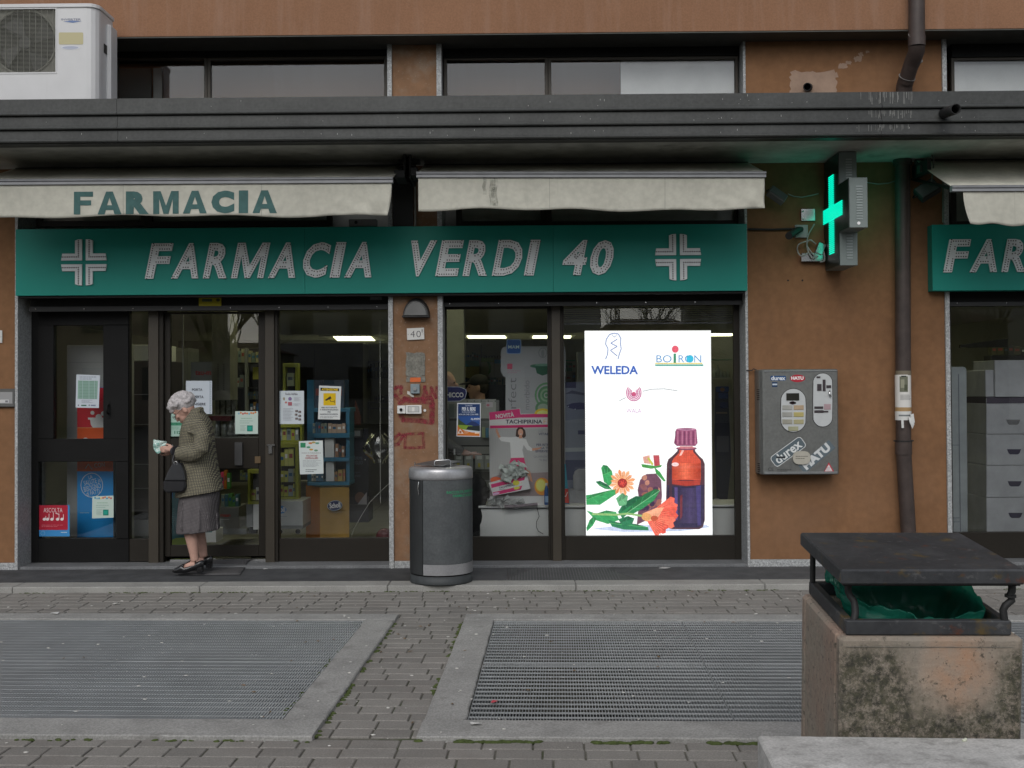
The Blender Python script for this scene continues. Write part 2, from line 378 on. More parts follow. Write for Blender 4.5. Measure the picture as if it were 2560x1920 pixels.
# street surface behind and beside the paving: four slabs round the two pits
PITL = None
CT, ST = cos(RAD(-1.74)), sin(RAD(-1.74))
EX, EY = Vector((CT, ST, 0)), Vector((-ST, CT, 0))
def gl(o, x, y, z=0): return Vector((o[0], o[1], 0))+EX*x+EY*y+Vector((0, 0, z))
OL = (-1.092, -2.105)      # inner rear right corner of the left grating
OR = (-.209, -2.122)       # inner rear left corner of the right grating
PW, PD = 1.264, 1.160
pave = thing('pavement', None, None, (0, -3, 0)); pave['kind'] = 'structure'
sb = MB()      # sand bed, with the two pits left open (rotated frame)
def bedbox(x0, x1, y0, y1):
    P = [gl(OL, x, y) for x, y in ((x0, y0), (x1, y0), (x1, y1), (x0, y1))]
    vs = [p+Vector((0, 0, z)) for z in (-.69, -.008) for p in P]
    sb.add(vs, [(3, 2, 1, 0), (4, 5, 6, 7), (0, 1, 5, 4), (1, 2, 6, 5), (2, 3, 7, 6), (3, 0, 4, 7)])
LX0 = -4*PW; RX0 = .883; RX1 = RX0+4*PW
bedbox(-60, 60, .0, 2.05); bedbox(-60, 60, -14, -2*PD); bedbox(-60, LX0, -2*PD, 0); bedbox(0, RX0, -2*PD, 0); bedbox(RX1, 60, -2*PD, 0)
sb.build('joint_bed', joint_m, pave)
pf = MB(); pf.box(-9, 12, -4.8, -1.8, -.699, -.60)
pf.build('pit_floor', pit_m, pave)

# pavers
def paver_mesh(w, d):
    c = .004; mb = MB(); x, y = w/2, d/2
    rings = [(x, y, -.05), (x, y, -c), (x-c, y-c, 0)]
    vs = [(sx*a, sy*b, z) for a, b, z in rings for sx, sy in ((-1, -1), (1, -1), (1, 1), (-1, 1))]
    fs = [(8, 9, 10, 11)]+[(r*4+k, r*4+(k+1) % 4, r*4+4+(k+1) % 4, r*4+4+k) for r in (0, 1) for k in range(4)]
    return mb.add(vs, fs).mesh('paver')
WID = [.158, .178, .198, .218, .238]; PM = {}
for w in WID:
    PM[w] = paver_mesh(w, .118); PM[w].materials.append(paver_m)
plist = []
rnd = random.Random(5)
def lay(y, x0, x1, rot, o=None):
    x = x0-rnd.random()*.17
    while x < x1:
        w = rnd.choice(WID)
        c = Vector((x+w/2, y, 0)) if not rot else gl(OL, x+w/2, y)
        plist.append((c, w, rot)); x += w+.008
for i in range(9): lay(-.985-.127*i, -5.3, 4.2, False)
r0 = .17
for i in range(21): lay(-.02-.127*i+.10, .215, .69, True)
for i in range(14): lay(-2.62-.127*i, -5.2, 4.2, True)
vis = []
for c, w, rot in plist:
    d = (c-EYEP); z = d.dot(FW)
    if z < .5: vis.append((0, c, w, rot)); continue
    u = PPX+FPX*d.dot(RT)/z; v = PPY-FPX*d.dot(UP)/z
    ok = -80 < u < 2640 and v < 1960 and not (u > 2110 and v > 1590) and not (u > 1960 and v > 1850)
    vis.append((1/z if ok else 0, c, w, rot))
vis.sort(key=lambda t: -t[0])
rest = MB()
for i, (k, c, w, rot) in enumerate(vis):
    tilt = Vector(((rnd.random()-.5)*.01, (rnd.random()-.5)*.01, (rnd.random()-.5)*.012+(ST if rot else 0)))
    dz = (rnd.random()-.5)*.003
    if i < 300 and k > 0:
        o = bpy.data.objects.new('paver', PM[w]); link(o); o.parent = pave
        o.location = c+Vector((0, 3, dz)); o.rotation_euler = tilt
    else:
        R = Matrix.Rotation(tilt.z, 3, 'Z'); me = PM[w]
        rest.add([R @ v.co+c+Vector((0, 0, dz)) for v in me.vertices], [tuple(p.vertices) for p in me.polygons])
tag(rest.build('pavers', paver_m, pave), kind='stuff')

# concrete surrounds with a chipped, uneven rim
def surround(name, o, x0, x1, label, bl, br):
    t = thing(name, label, 'kerb', tuple(gl(o, (x0+x1)/2, -2*PD)), 'concrete surrounds of the floor gratings')
    def bar(ax, ay, bx, by):
        mb = MB(); 
        n = max(2, int(max(bx-ax, by-ay)/.07))
        lx = (bx-ax) >= (by-ay); rr = random.Random(int(ax*77+ay*9))
        ring = []
        for i in range(n+1):
            f = i/n; j = lambda: (rr.random()-.5)*.006
            if lx: a = gl(o, ax+(bx-ax)*f, ay+j()); b = gl(o, ax+(bx-ax)*f, by+j())
            else: a = gl(o, bx+j(), ay+(by-ay)*f); b = gl(o, ax+j(), ay+(by-ay)*f)
            ring.append((a, b))
        zt = .022; vs = []; c = .006
        for a, b in ring:
            d = (b-a).normalized()
            vs += [a+Vector((0, 0, -.3)), a+Vector((0, 0, zt-c)), a+d*c+Vector((0, 0, zt)), b-d*c+Vector((0, 0, zt)), b+Vector((0, 0, zt-c)), b+Vector((0, 0, -.3))]
        fs = []
        for i in range(n):
            for k in range(6): fs.append((i*6+k, (i+1)*6+k, (i+1)*6+(k+1) % 6, i*6+(k+1) % 6))
        fs += [tuple(range(6)), tuple(range(6*n+5, 6*n-1, -1))]
        mb.add(vs, fs); mb.build('concrete_border', conc_m, t)
    a, b = x0-bl, x1+br
    bar(a, .003, b, .19); bar(a, -2*PD-.265, b, -2*PD-.003)
    if bl: bar(a, -2*PD, x0-.004, 0)
    if br: bar(x1+.004, -2*PD, b, 0)
    return t
surround('concrete_surround', OL, LX0, 0, 'grey concrete rim around the left floor grating, below the glass door', .2, .205)
surround('concrete_surround', OR, 0, 4*PW, 'grey concrete rim around the right floor grating, below the lit screen', .205, .2)

# grating panels: bearing bars every 15 mm, cross bars every 76 mm
def grate_mesh(hw=.0015, ch=.008):
    mb = MB(); zt = .0
    n = 84; w = PW-.006; d = PD-.006
    for i in range(n+1):
        x = -w/2+hw+(w-2*hw)*i/n; mb.box(x-hw, x+hw, -d/2, d/2, zt-.028, zt)
    m_ = 15
    for j in range(m_+1):
        y = -d/2+.002+(d-.004)*j/m_; hh = ch if 0 < j < m_ else .028
        mb.box(-w/2, w/2, y-.0022, y+.0022, zt-hh-.0005, zt-.0005)
    me = mb.mesh('grate_bars'); me.materials.append(galv); return me
GM = grate_mesh(.0013, .008); GML = grate_mesh(.0034, .012)
labs = {(0, -1, 0): 'left pit, rear row, beside the paved strip', (0, -1, 1): 'left pit, front row, beside the paved strip',
        (0, -2, 0): 'left pit, rear row, at the left edge of the photo', (0, -2, 1): 'left pit, front row, nearest the left bottom corner',
        (0, -3, 0): 'left pit, rear row, just beyond the left picture edge', (0, -3, 1): 'left pit, front row, cut by the left picture edge',
        (0, -4, 0): 'left pit, rear row, outermost', (0, -4, 1): 'left pit, front row, outermost',
        (1, 0, 0): 'right pit, rear row, beside the paved strip', (1, 0, 1): 'right pit, front row, beside the paved strip',
        (1, 1, 0): 'right pit, rear row, half behind the concrete litter bin', (1, 1, 1): 'right pit, front row, half behind the concrete litter bin',
        (1, 2, 0): 'right pit, rear row, wholly behind the litter bin', (1, 2, 1): 'right pit, front row, at the right edge behind the bin'}
for (s_, ix, iy), lab in labs.items():
    o_ = OL if s_ == 0 else OR
    c = gl(o_, (ix+.5)*PW, -(iy+.5)*PD, .012)
    if ix == -4: continue
    t = thing('floor_grating', 'galvanised steel grating panel, '+lab, 'grating', tuple(c), 'galvanised grating panels', (RAD((rnd.random()-.5)*.15), 0, RAD(-1.74)))
    b = bpy.data.objects.new('grate_bars', GM if s_ else GML); link(b); b.parent = t
sbar = MB()
for o_, xs in ((OL, (-3, -2, -1)), (OR, (1, 2, 3))):
    for x in xs:
        P = [gl(o_, x*PW+a, b, -.03) for a, b in ((-.02, -2*PD), (.02, -2*PD), (.02, 0), (-.02, 0))]
        sbar.add([p+Vector((0, 0, z)) for z in (-.05, 0) for p in P], [(3, 2, 1, 0), (4, 5, 6, 7), (0, 1, 5, 4), (1, 2, 6, 5), (2, 3, 7, 6), (3, 0, 4, 7)])
sbar.build('grate_support', galv, pave)

# kerb, ribbed strip, threshold
kb = thing('shop_step', 'long pale stone kerb edging the dark ribbed strip along the shop front', 'kerb', (0, -.8, 0))
k1 = MB()
x = -7.0
while x < 8:
    w = 1.48; k1 = MB(); k1.box(x+.002, x+w-.002, -.925, -.70, -.05, .045+(rnd.random()-.5)*.002); k1.build('kerb_stone', kerb_m, kb, bevel=.006); x += w
rb = MB(); rb.box(-7, 8, -.698, .02, -.05, .036)
rb.build('strip_base', ribbed_m, kb)
# ribs: three laying directions as in the photo
rib = MB()
def ribs(x0, x1, sl):
    x = x0
    while x < x1:
        a = Vector((x, -.68, .036)); b = Vector((x+sl, -.012, .036)); w = .009
        vs = [a, a+Vector((w, 0, 0)), b+Vector((w, 0, 0)), b]
        rib.add(vs+[v+Vector((0, 0, .004)) for v in vs], [(4, 5, 6, 7), (0, 1, 5, 4), (2, 3, 7, 6), (1, 2, 6, 5), (3, 0, 4, 7)]); x += .024
ribs(-6, -.2, .30); ribs(-.15, .78, .0); ribs(.95, 4.5, -.28)
tag(rib.build('ribs', mat('rib_stone', (.11, .112, .115), .7, n=(6, .25)), kb), kind='stuff')
th = MB(); th.box(XX(40, 1412, 0), XX(1872, 1412, 0), .006, .6, -.05, .060)
th.build('threshold', granite_dk, kb, bevel=.004)
th = MB(); th.box(XX(2366, 1400, 0), 8, .006, .6, -.05, .060); th.build('threshold', granite_dk, kb, bevel=.004)

# moss along the joints
moss_m = mat('moss', (.055, .075, .020), .95, n=(40, .4))
mo = MB(); rr = random.Random(3)
def mossline(a, b, n, sc=.012):
    a, b = Vector(a), Vector(b)
    for i in range(n):
        f = rr.random(); dn = mnoise.noise(Vector((a.lerp(b, f)*3)))
        if dn < -.12: continue
        p = a.lerp(b, f)+Vector(((rr.random()-.5)*.02, (rr.random()-.5)*.02, 0)); s = sc*(.5+rr.random()*.9)
        mo.ell(p, (s*1.5, s, s*.7), 6, 4)
q = lambda o, x, y, z=.0: gl(o, x, y, z)
mossline(q(OL, LX0, -2*PD-.275), q(OL, .2, -2*PD-.275), 250, .008)
mossline(q(OR, -.205, -2*PD-.275), q(OR, 2.6, -2*PD-.275), 380, .012)
mossline(q(OL, .212, -2*PD-.2), q(OL, .212, .0), 110, .009)
mossline(q(OR, -.215, -2*PD-.1), q(OR, -.215, .0), 120, .009)
mossline((-4.8, -.94, 0), (4.4, -.94, 0), 420, .007)
mossline(q(OL, -.012, -2*PD, .012), q(OL, -.012, -.9, .012), 40, .006)
tag(mo.build('moss', moss_m), 'dark green moss in the joints along the concrete rims and kerb', 'moss', kind='stuff')
# litter specks
li = MB()
for i in range(420):
    x = -4.6+9*rr.random(); y = -.95-3.9*rr.random(); s = .003+.007*rr.random()**2
    lx = (x-OL[0])
    z = .001
    if -2*PD-.26 < (y-OL[1]) < .19 and (x < -.88 or x > -.41): z = .024
    if -2*PD < (y-OL[1]) < 0 and (x < -1.1 or x > -.2): z = .013
    li.ell((x, y, z), (s*1.4, s, s*.35), 6, 3)
tag(li.build('litter', mat('pale_litter', (.55, .54, .50), .8, n=(20, .3))), 'small pale specks of litter scattered over paving and gratings', 'litter', kind='stuff')
dl_ = MB()
for i in range(70):
    x = -4.4+8.4*rr.random(); y = -.98-3.75*rr.random()**.9; fy = y-OL[1]; on = -2*PD < fy < 0 and (x < -1.1 or x > -.2); rim = -2*PD-.26 < fy < .19 and (x < -.88 or x > -.41)
    z = .016 if on else .026 if rim else .004; s = .008+.012*rr.random(); a = rr.random()*6.3; c = Vector((x, y, z)); d = Vector((cos(a), sin(a), 0)); e = Vector((-sin(a), cos(a), 0))
    dl_.add([c-d*s, c-e*s*.45+Vector((0, 0, .003)), c+d*s+Vector((0, 0, .004)), c+e*s*.45, c-d*s*.2+Vector((0, 0, .006))], [(0, 1, 4), (1, 2, 4), (2, 3, 4), (3, 0, 4)])
tag(dl_.build('dry_leaves', mat('dry_leaf', (.14, .09, .045), .9, n=(25, .5))), 'small brown dry leaf bits scattered over gratings and paving', 'leaves', kind='stuff')
def scrap(u, v, z, w, col, label, cat='paper scrap'):
    p = G(u, v, z); mb = MB(); r_ = random.Random(int(u)); k = 6
    top = [Vector((p.x+w*cos(2*pi*i/k)*(.6+.5*r_.random()), p.y+w*.6*sin(2*pi*i/k)*(.6+.5*r_.random()), p.z+.004+.010*r_.random())) for i in range(k)]
    c = Vector((p.x, p.y, p.z+.012)); mb.add(top+[c]+[t_-Vector((0, 0, .003)) for t_ in top], [(i, (i+1) % k, k) for i in range(k)]+[(k+1+i, k+1+(i+1) % k, (i+1) % k, i) for i in range(k)])
    tag(mb.build('paper_scrap', mat('paper_'+str(int(sum(col)*99)), col, .7)), label, cat)
scrap(139, 1535, .024, .035, (.62, .62, .60), 'white crumpled scrap at the rear edge of the left grating')
scrap(290, 1511, .001, .03, (.45, .44, .41), 'pale torn scrap on the pavers behind the left grating')
scrap(1662, 1422, .04, .05, (.6, .6, .58), 'white flat paper slip on the ribbed strip under the screen')
scrap(1188, 1812, .024, .035, (.50, .50, .48), 'pale slip lying on the concrete rim front left corner')
scrap(1236, 1757, .018, .02, (.45, .06, .08), 'small red scrap lying on the right grating')
scrap(748, 1841, .004, .04, (.45, .45, .42), 'pale folded scrap at the front corner of the left rim')
scrap(663, 1424, .04, .02, (.6, .6, .58), 'small white scrap beside the brown door post')

# door mat
mt_ = MB(); P = [G(445, 1438, .042), G(600, 1438, .042), G(628, 1395, .062), G(520, 1393, .062)]
dm = thing('door_mat', 'dark grey rubber door mat lying crooked at the sliding door', 'door mat', tuple(P[0]))
def matf(a, b):
    p = P[0].lerp(P[1], a).lerp(P[3].lerp(P[2], a), b); z = .046 if b < .55 else .066
    f = min(1, max(0, (b-.50)/.1)); p.z = .0465+.0215*f+.001*sin(a*9); return p
mt_.grid(matf, 10, 12); mt_.build('mat_sheet', mat('mat_rubber', (.085, .083, .085), .85, n=(30, .15)), dm, solid=.008)

# ================================================================== SHOP BUILDING
bd = thing('shop_building', 'orange plastered building with ground floor pharmacy, granite trim and dark canopy', 'building', (0, 0, 0))
XJ0, XJ0i = XX(39.5, 1080, 0), XX(47, 1080, 0)        # left granite jamb
XO1, XO1r = XX(972.5, 1080, 0), XX(984, 1080, 0)
XP1, XP1r = XX(1096, 1080, 0), XX(1108.5, 1080, 0)
XR0, XR1 = XX(1865, 1080, 0), XX(1871.5, 1080, 0)
XF0, XF1 = XX(2365, 1080, 0), XX(2376, 1080, 0)
ZT, YF = 4.61, .25
def part(name, mt, mb, bevel=0, parent=None): return mb.build(name, mt, parent or bd, bevel=bevel)
part('wall', plaster, MB().box(-6.5, XJ0, 0, .4, .10, ZT))
part('wall', plaster_pil, MB().box(XO1r, XP1, .004, .4, .10, ZT))
part('wall', plaster, MB().box(XR1, XF0, .0, .4, .10, ZT))
part('plinth', granite, MB().box(-6.5, XJ0, -.014, .4, .0, .098), .003)
part('plinth', granite, MB().box(XO1r, XP1, -.010, .4, .0, .098), .003)
part('plinth', granite, MB().box(XR1, XF0, -.014, .4, .0, .098), .003)
for a, b, i in ((XJ0, XJ0i, 1), (XO1, XO1r, 0), (XP1, XP1r, 0), (XR0, XR1, 1), (XF0, XF1, 0)):
    part('granite_jamb', granite, MB().box(a, b, -.022, .55, .03, ZT-.002), .002)
# upper storey overhang
part('upper_wall', plaster_up, MB().box(-8, 9, -.26, .5, ZT, 9.5))
part('upper_soffit', mat('dark_soffit', (.10, .10, .09), .9), MB().box(-8, 9, -.255, .5, ZT-.012, ZT-.002))
part('upper_side_wall', plaster_up, MB().box(-8, 9, .5, 6, 3.9, 9.5))
# canopy
ca = part('canopy', soffit_m, MB().box(-8, 9, -1.10, 0, 3.535, 3.66))
zf = [3.508, 3.605, 3.712, 3.850]
def band(z0, z1, yo):
    prof = [(-.99, z0), (yo+.02, z0), (yo+.02, z0+.008), (yo-.010, z0+.010), (yo-.013, z0+.018), (yo-.006, z0+.030), (yo, z0+.033), (yo, z1-.001), (-.99, z1-.001)]
    mb = MB(); n = len(prof); xs = [-8, XX(292, 290, -1.14), XX(2205, 290, -1.14), 9]
    for x0, x1 in zip(xs, xs[1:]):
        mb = MB(); vs = [(x0+.0015, y, z) for y, z in prof]+[(x1-.0015, y, z) for y, z in prof]
        mb.add(vs, [tuple(range(n)), tuple(range(2*n-1, n-1, -1))]+[(i, i+n, (i+1) % n+n, (i+1) % n) for i in range(n)])
        part('fascia_board', fascia_m, mb, .0, ca)
for z0, z1, yo in ((zf[0], zf[1], -1.118), (zf[1], zf[2], -1.130), (zf[2], zf[3], -1.142)): band(z0, z1, yo)
part('canopy_roofing', mat('bitumen', (.04, .04, .04), .9), MB().box(-8, 9, -.985, 0, 3.662, 3.70), parent=ca)
stm = mat('lime_streak', (.20, .20, .19), .8, n=(20, .2))
sk = MB(); rr = random.Random(9)
for i in range(42):
    f = rr.gauss(0, 1)*.10+.03; x = XX(2218, 290, -1.145)+f
    for z0, z1, yo in ((zf[0]+.035, zf[1]-.003, -1.1195), (zf[1]+.035, zf[2]-.003, -1.1315), (zf[2]+.035, zf[3]-.003, -1.1435)):
        if rr.random() < .75:
            L = (z1-z0)*(.3+.7*rr.random()); sk.box(x, x+.0025+.003*rr.random(), yo, yo+.0015, z1-L, z1)
part('lime_streaks', stm, sk, parent=ca)['kind'] = 'stuff'
dp = MB()
for i in range(60):
    x = XX(rr.uniform(100, 2500), 290, -1.14); k = rr.randrange(3)
    z0, z1, yo = ((zf[0]+.035, zf[1]-.003, -1.1195), (zf[1]+.035, zf[2]-.003, -1.1315), (zf[2]+.035, zf[3]-.003, -1.1435))[k]
    z = rr.uniform(z0, z1-.02); dp.box(x, x+.003, yo, yo+.0015, z, z+.004+.012*rr.random()**2)
part('droppings', mat('dropping', (.40, .40, .38), .8), dp, parent=ca)['kind'] = 'stuff'

# generic storefront window ------------------------------------------------
def frame_window(name, x0, x1, z0, z1, y, fw=.035, mt=frame_m, glass=GLASS, fd=.06, parent=None, l=None, r=None, b=None, t=None):
    l = fw if l is None else l; r = fw if r is None else r; b = fw if b is None else b; t = fw if t is None else t
    mb = MB(); mb.box(x0, x0+l, y, y+fd, z0, z1); mb.box(x1-r, x1, y, y+fd, z0, z1); mb.box(x0+l, x1-r, y, y+fd, z0, z0+b); mb.box(x0+l, x1-r, y, y+fd, z1-t, z1)
    f = part(name, mt, mb, .002, parent)
    g_ = MB().box(x0+l-.004, x1-r+.004, y+fd*.5-.004, y+fd*.5+.004, z0+b-.004, z1-t+.004)
    gg = g_.build('glass_pane', glass, f)
    return f
def zz(v, Y=YF, u=1280): return ZZ(u, v, Y)
def xx(u, Y=YF, v=1080): return XX(u, v, Y)
# upper band windows (above the canopy)
def upper(u0, u1, splits, wm=dark_m):
    x0, x1 = xx(u0, .14, 175), xx(u1, .14, 175); zt = ZT-.014; zb = 3.70
    part('window_head', dark_m, MB().box(x0, x1, .12, .3, zz(141, .12, (u0+u1)/2), zt))
    part('window_box_side', dark_m, MB().box(x0, x1, .22, .3, zb, zb+.02))
    us = [u0]+splits+[u1]
    for a, b in zip(us, us[1:]):
        frame_window('window', xx(a, .14, 175)+.001, xx(b, .14, 175)-.001, zb+.02, zz(141, .14, (a+b)/2)-.002, .14, .028, mullion_m, GLASS, .05)
upper(285, 968, [518]); upper(1109, 1846, [1370]); upper(2378, 2700, [])
part('blind_sky_panel', mat('blind_and_sky_white', (.8, .8, .8), .8, n=(3, .1)), MB().box(xx(1552, .21, 175), xx(1835, .21, 175), .21, .22, 3.72, 4.50))
part('blind_sky_panel', mat('pale_blind', (.34, .34, .33), .8), MB().box(xx(383, .30, 175), xx(405, .30, 175), .30, .32, 3.72, 4.50))
part('blind_sky_panel', mat('grey_blind', (.10, .10, .095), .8), MB().box(xx(285, .30, 175), xx(378, .30, 175), .30, .32, 3.72, 4.50))
part('blind_sky_panel', mat('blind_and_sky_white', (.5, .5, .5), .8), MB().box(xx(2380, .22, 175), xx(2700, .22, 175), .22, .23, 3.72, 4.50))  # stands in for bright sky mirrored in the far right pane, no blind
part('upper_room', mat('upper_room_dark', (.03, .033, .035), .9), MB().box(-6.4, 8, 2.0, 2.1, 3.6, 4.6))

# shutter box strips over the shop windows, transom lights above the sign
for u0, u1 in ((74, 972), (1109, 1860), (2378, 2750)):
    a, b = xx(u0, .10), xx(u1, .10)
    part('shutter_housing', dark_m, MB().box(a, b, .10, .40, zz(772 if u0 < 1000 else 760, .10, (u0+u1)/2), 2.62))
    part('shutter_rail', mat('rail_metal', (.03, .03, .03), .4, .3), MB().box(a, b, .09, .098, zz(776 if u0 < 1000 else 764, .09, (u0+u1)/2), zz(764 if u0 < 1000 else 754, .09, (u0+u1)/2)))
    sc_ = MB(); n = int((b-a)/.43)
    for i in range(n+1): sc_.cbox((a+.06+i*.43, .086, zz(770 if u0 < 1000 else 757, .09, (u0+u1)/2)), (.008, .006, .008))
    part('rail_screws', chrome, sc_)
for u0, u1, sp in ((90, 830, [365]), (1140, 1852, [1365]), (2378, 2700, [])):
    us = [u0]+sp+[u1]
    for a, b in zip(us, us[1:]):
        frame_window('transom_window', xx(a, YF, 550), xx(b, YF, 550), zz(566, YF, (a+b)/2), 3.52, YF, .05, frame_m, GLASS, .05)
part('added_transom_backing', mat('transom_grey', (.6, .6, .57), .8), MB().box(-6.4, 6.55, .405, .41, 2.55, 3.53))  # added pale sheet: greys the transom panes, hides the added ceiling panels
part('pilaster_shade_panel', rubber, MB().box(XX(984, 500, 0), XX(1034, 500, 0), -.05, .0, 3.0, 3.47))  # black panel stands in for the deep shade between the awnings
part('pole', mat('pale_pole', (.22, .22, .21), .6), MB().tube([(XX(1038, 500, -.08), -.08, 2.95), (XX(1038, 500, -.08), -.08, 3.40)], .008, 8))

# ---- left shop front
zs = .061
ZTOP1 = zz(774, YF, 500); ZTOP2 = zz(762, YF, 1500)
# hinged door, outer fixed frame
door = part('door', dark_m, MB().box(xx(76), xx(96), YF, YF+.08, zs, ZTOP1).box(xx(96), xx(322), YF, YF+.08, zz(813, YF, 200), ZTOP1)
            .box(xx(96), xx(322), YF, YF+.08, zs+.0, zz(1346, YF, 200)), .003)
part('door_leaf', dark_m, MB().box(xx(96), xx(135), YF-.012, YF+.06, zz(1097, YF, 110), zz(813, YF, 110)).box(xx(259), xx(322), YF-.012, YF+.06, zz(1097, YF, 290), zz(813, YF, 290))
     .box(xx(96), xx(322), YF-.012, YF+.06, zz(1154, YF, 200), zz(1097, YF, 200)).box(xx(291), xx(322), YF-.012, YF+.06, zz(1346, YF, 300), zz(1154, YF, 300)), .003, door)
MB().box(xx(133), xx(261), YF+.03, YF+.038, zz(1099, YF, 200), zz(811, YF, 200)).build('glass_pane', GLASS, door)
MB().box(xx(95), xx(292), YF+.03, YF+.038, zz(1348, YF, 200), zz(1152, YF, 200)).build('glass_pane', GLASS, door)
hd = MB(); a = W(270, 1012, YF-.03); b = W(270, 1035, YF-.03)
hd.tube([a+Vector((0, .02, 0)), a+Vector((0, -.025, -.01)), b+Vector((0, -.025, .01)), b+Vector((0, .02, 0))], .009, 8); hd.cbox(W(270, 1024, YF-.014), (.035, .008, .15))
hd.build('handle', dark_m, door)
kp = MB().cbox(W(203, 1334, YF-.01), (.01, .01, .01)); 
# narrow sidelight
frame_window('sidelight', xx(323), xx(374), zz(1404, YF, 350), ZTOP1, YF, .004, frame_m, GLASS, .06, b=.20)
part('post', mullion_m, MB().box(xx(374), xx(399), YF-.035, YF+.10, zs-.02, ZTOP1), .003)
part('post', frame_m, MB().box(xx(399)+.001, xx(410), YF-.02, YF+.10, zs-.01, ZTOP1), .003)
# sliding door, set back a little
sd = part('sliding_door', frame_m, MB().box(xx(410), xx(424), YF+.02, YF+.07, zs+.045, ZTOP1-.02).box(xx(645), xx(664), YF+.02, YF+.07, zs+.045, ZTOP1-.02)
          .box(xx(424), xx(645), YF+.02, YF+.07, zs+.045, zz(1364, YF, 530)).box(xx(424), xx(645), YF+.02, YF+.07, zz(784, YF, 530), ZTOP1-.02)
          .box(xx(424), xx(645), YF+.02, YF+.07, zz(1172, YF, 530), zz(1096, YF, 530)), .003)
MB().box(xx(422), xx(647), YF+.041, YF+.049, zz(1366, YF, 530), zz(782, YF, 530)).build('glass_pane', GLASS, sd)
MB().pbox(586, 1106, 605, 1164, YF-.02, YF+.02).build('handle', mat('handle_grey', (.13, .13, .13), .35, .6), sd, bevel=.004)
MB().pbox(637, 1141, 651, 1158, YF+.008, YF+.02).build('lock_plate', mat('brass_dull', (.16, .11, .06), .5, .4), sd)
part('door_track', chrome, MB().box(xx(424), xx(700), YF+.01, YF+.09, zs, zs+.02))
part('post', mullion_m, MB().box(xx(665), xx(688), YF-.035, YF+.10, zs-.02, ZTOP1), .003)
part('post', frame_m, MB().box(xx(688)+.001, xx(696), YF-.02, YF+.10, zs-.01, ZTOP1), .003)
lk = MB().pbox(666.5, 1111, 687, 1114.5, YF-.055, YF-.035).pbox(671, 1114.5, 680, 1134, YF-.055, YF-.035)
part('post_lock', chrome, lk, .001)
# fixed pane right of the door
frame_window('shop_window', xx(696)+.001, xx(975), zs, ZTOP1, YF, .006, frame_m, GLASS, .06, b=zz(1346, YF, 830)-zs)
# ---- right shop front
frame_window('shop_window', xx(1109), xx(1374), zs, ZTOP2, YF, .03, frame_m, GLASS, .06, b=zz(1342, YF, 1250)-zs, r=.015)
part('post', mullion_m, MB().box(xx(1380), xx(1402), YF-.035, YF+.10, zs-.01, ZTOP2), .003)
part('post', frame_m, MB().box(xx(1374)+.001, xx(1380)-.001, YF-.005, YF+.09, zs-.005, ZTOP2).box(xx(1402)+.001, xx(1408)-.001, YF-.005, YF+.09, zs-.005, ZTOP2), .001)
frame_window('shop_window', xx(1408), xx(1862), zs, ZTOP2, YF, .012, frame_m, GLASS, .06, b=zz(1340, YF, 1600)-zs, r=.09)
# ---- far right shop front
frame_window('shop_window', xx(2378), xx(2900), zs, ZTOP2, YF, .01, frame_m, GLASS, .06, b=zz(1331, YF, 2450)-zs)
# stickers on the housing
t, s_ = notice('sticker', 'yellow warning sticker on the dark housing above the sliding door', 'sticker', .085, 497, 742, 553, 765)
s_.base(497, 743, 553, 765, (150, 140, 20)).rect(505, 747, 530, 754, (70, 80, 60)).ell(545, 750, 5, 4, (60, 60, 30)).build('sticker_sheet', t)
t, s_ = notice('sticker', 'small grey label on the housing near the pilaster', 'sticker', .085, 925, 740, 955, 750)
s_.base(925, 740, 955, 750, (78, 80, 80)).lines(927, 741, 953, 749, 2, (120, 120, 120)).build('sticker_sheet', t)
t, s_ = notice('pharmacy_fixture', 'grey box sitting on top of the green sign, left of the pilaster', 'box', -.10, 872, 548, 942, 566)
MB().pbox(872, 548, 941, 566, -.10, -.02).build('housing', mat('fixture_grey', (.12, .12, .12), .5), t, bevel=.003)
MB().tube([W(890, 556, -.10), W(890, 556, -.115)], .014, 12).build('lens', dark_m, t)
# ================================================================== AIR CONDITIONER
YA = -.80
def acx(u, Y=YA, v=120): return XX(u, v, Y)
ac = thing('air_conditioner', 'white air conditioner outdoor unit standing on the canopy at the top left', 'air conditioner', (acx(60), -.6, 3.70))
x1 = acx(243); x0 = x1-1.02; zt_, zb_ = ZZ(100, 10, YA), 3.80; yb = YA+.34
mb = MB(); rr_ = .035
outl = [(x0, yb), (x0, YA+rr_), (x0+rr_, YA)]+[(x1-.085+.085*sin(a), YA+.085-.085*cos(a)) for a in (0, .4, .8, 1.2, pi/2)]+[(x1, yb)]
n = len(outl)
gx0, gx1, gz0, gz1 = acx(-150), acx(139), ZZ(60, 181, YA), ZZ(60, 23, YA)
body = MB(); body.add([(x, y, zb_) for x, y in outl]+[(x, y, zt_-.03) for x, y in outl], [tuple(range(n))[::-1], tuple(range(n, 2*n))]+[(i, (i+1) % n, (i+1) % n+n, i+n) for i in range(n) if i != 2])
body.box(outl[2][0], gx0, YA, YA+.012, zb_, zt_-.03).box(gx1, outl[3][0], YA, YA+.012, zb_, zt_-.03).box(gx0, gx1, YA, YA+.012, gz1, zt_-.03).box(gx0, gx1, YA, YA+.012, zb_, gz0)
body.build('casing', acwhite, ac)
lid = MB(); ol = [(x+(.006 if x > 0 else -.006 if x < x0+.01 else .004), y-(.008 if y < YA+.1 else 0)) for x, y in outl]
ol = [(x+(.008 if i > 2 else -.008), y-.010) for i, (x, y) in enumerate(outl)]; ol[-1] = (ol[-1][0], yb+.02); ol[0] = (ol[0][0], yb+.02)
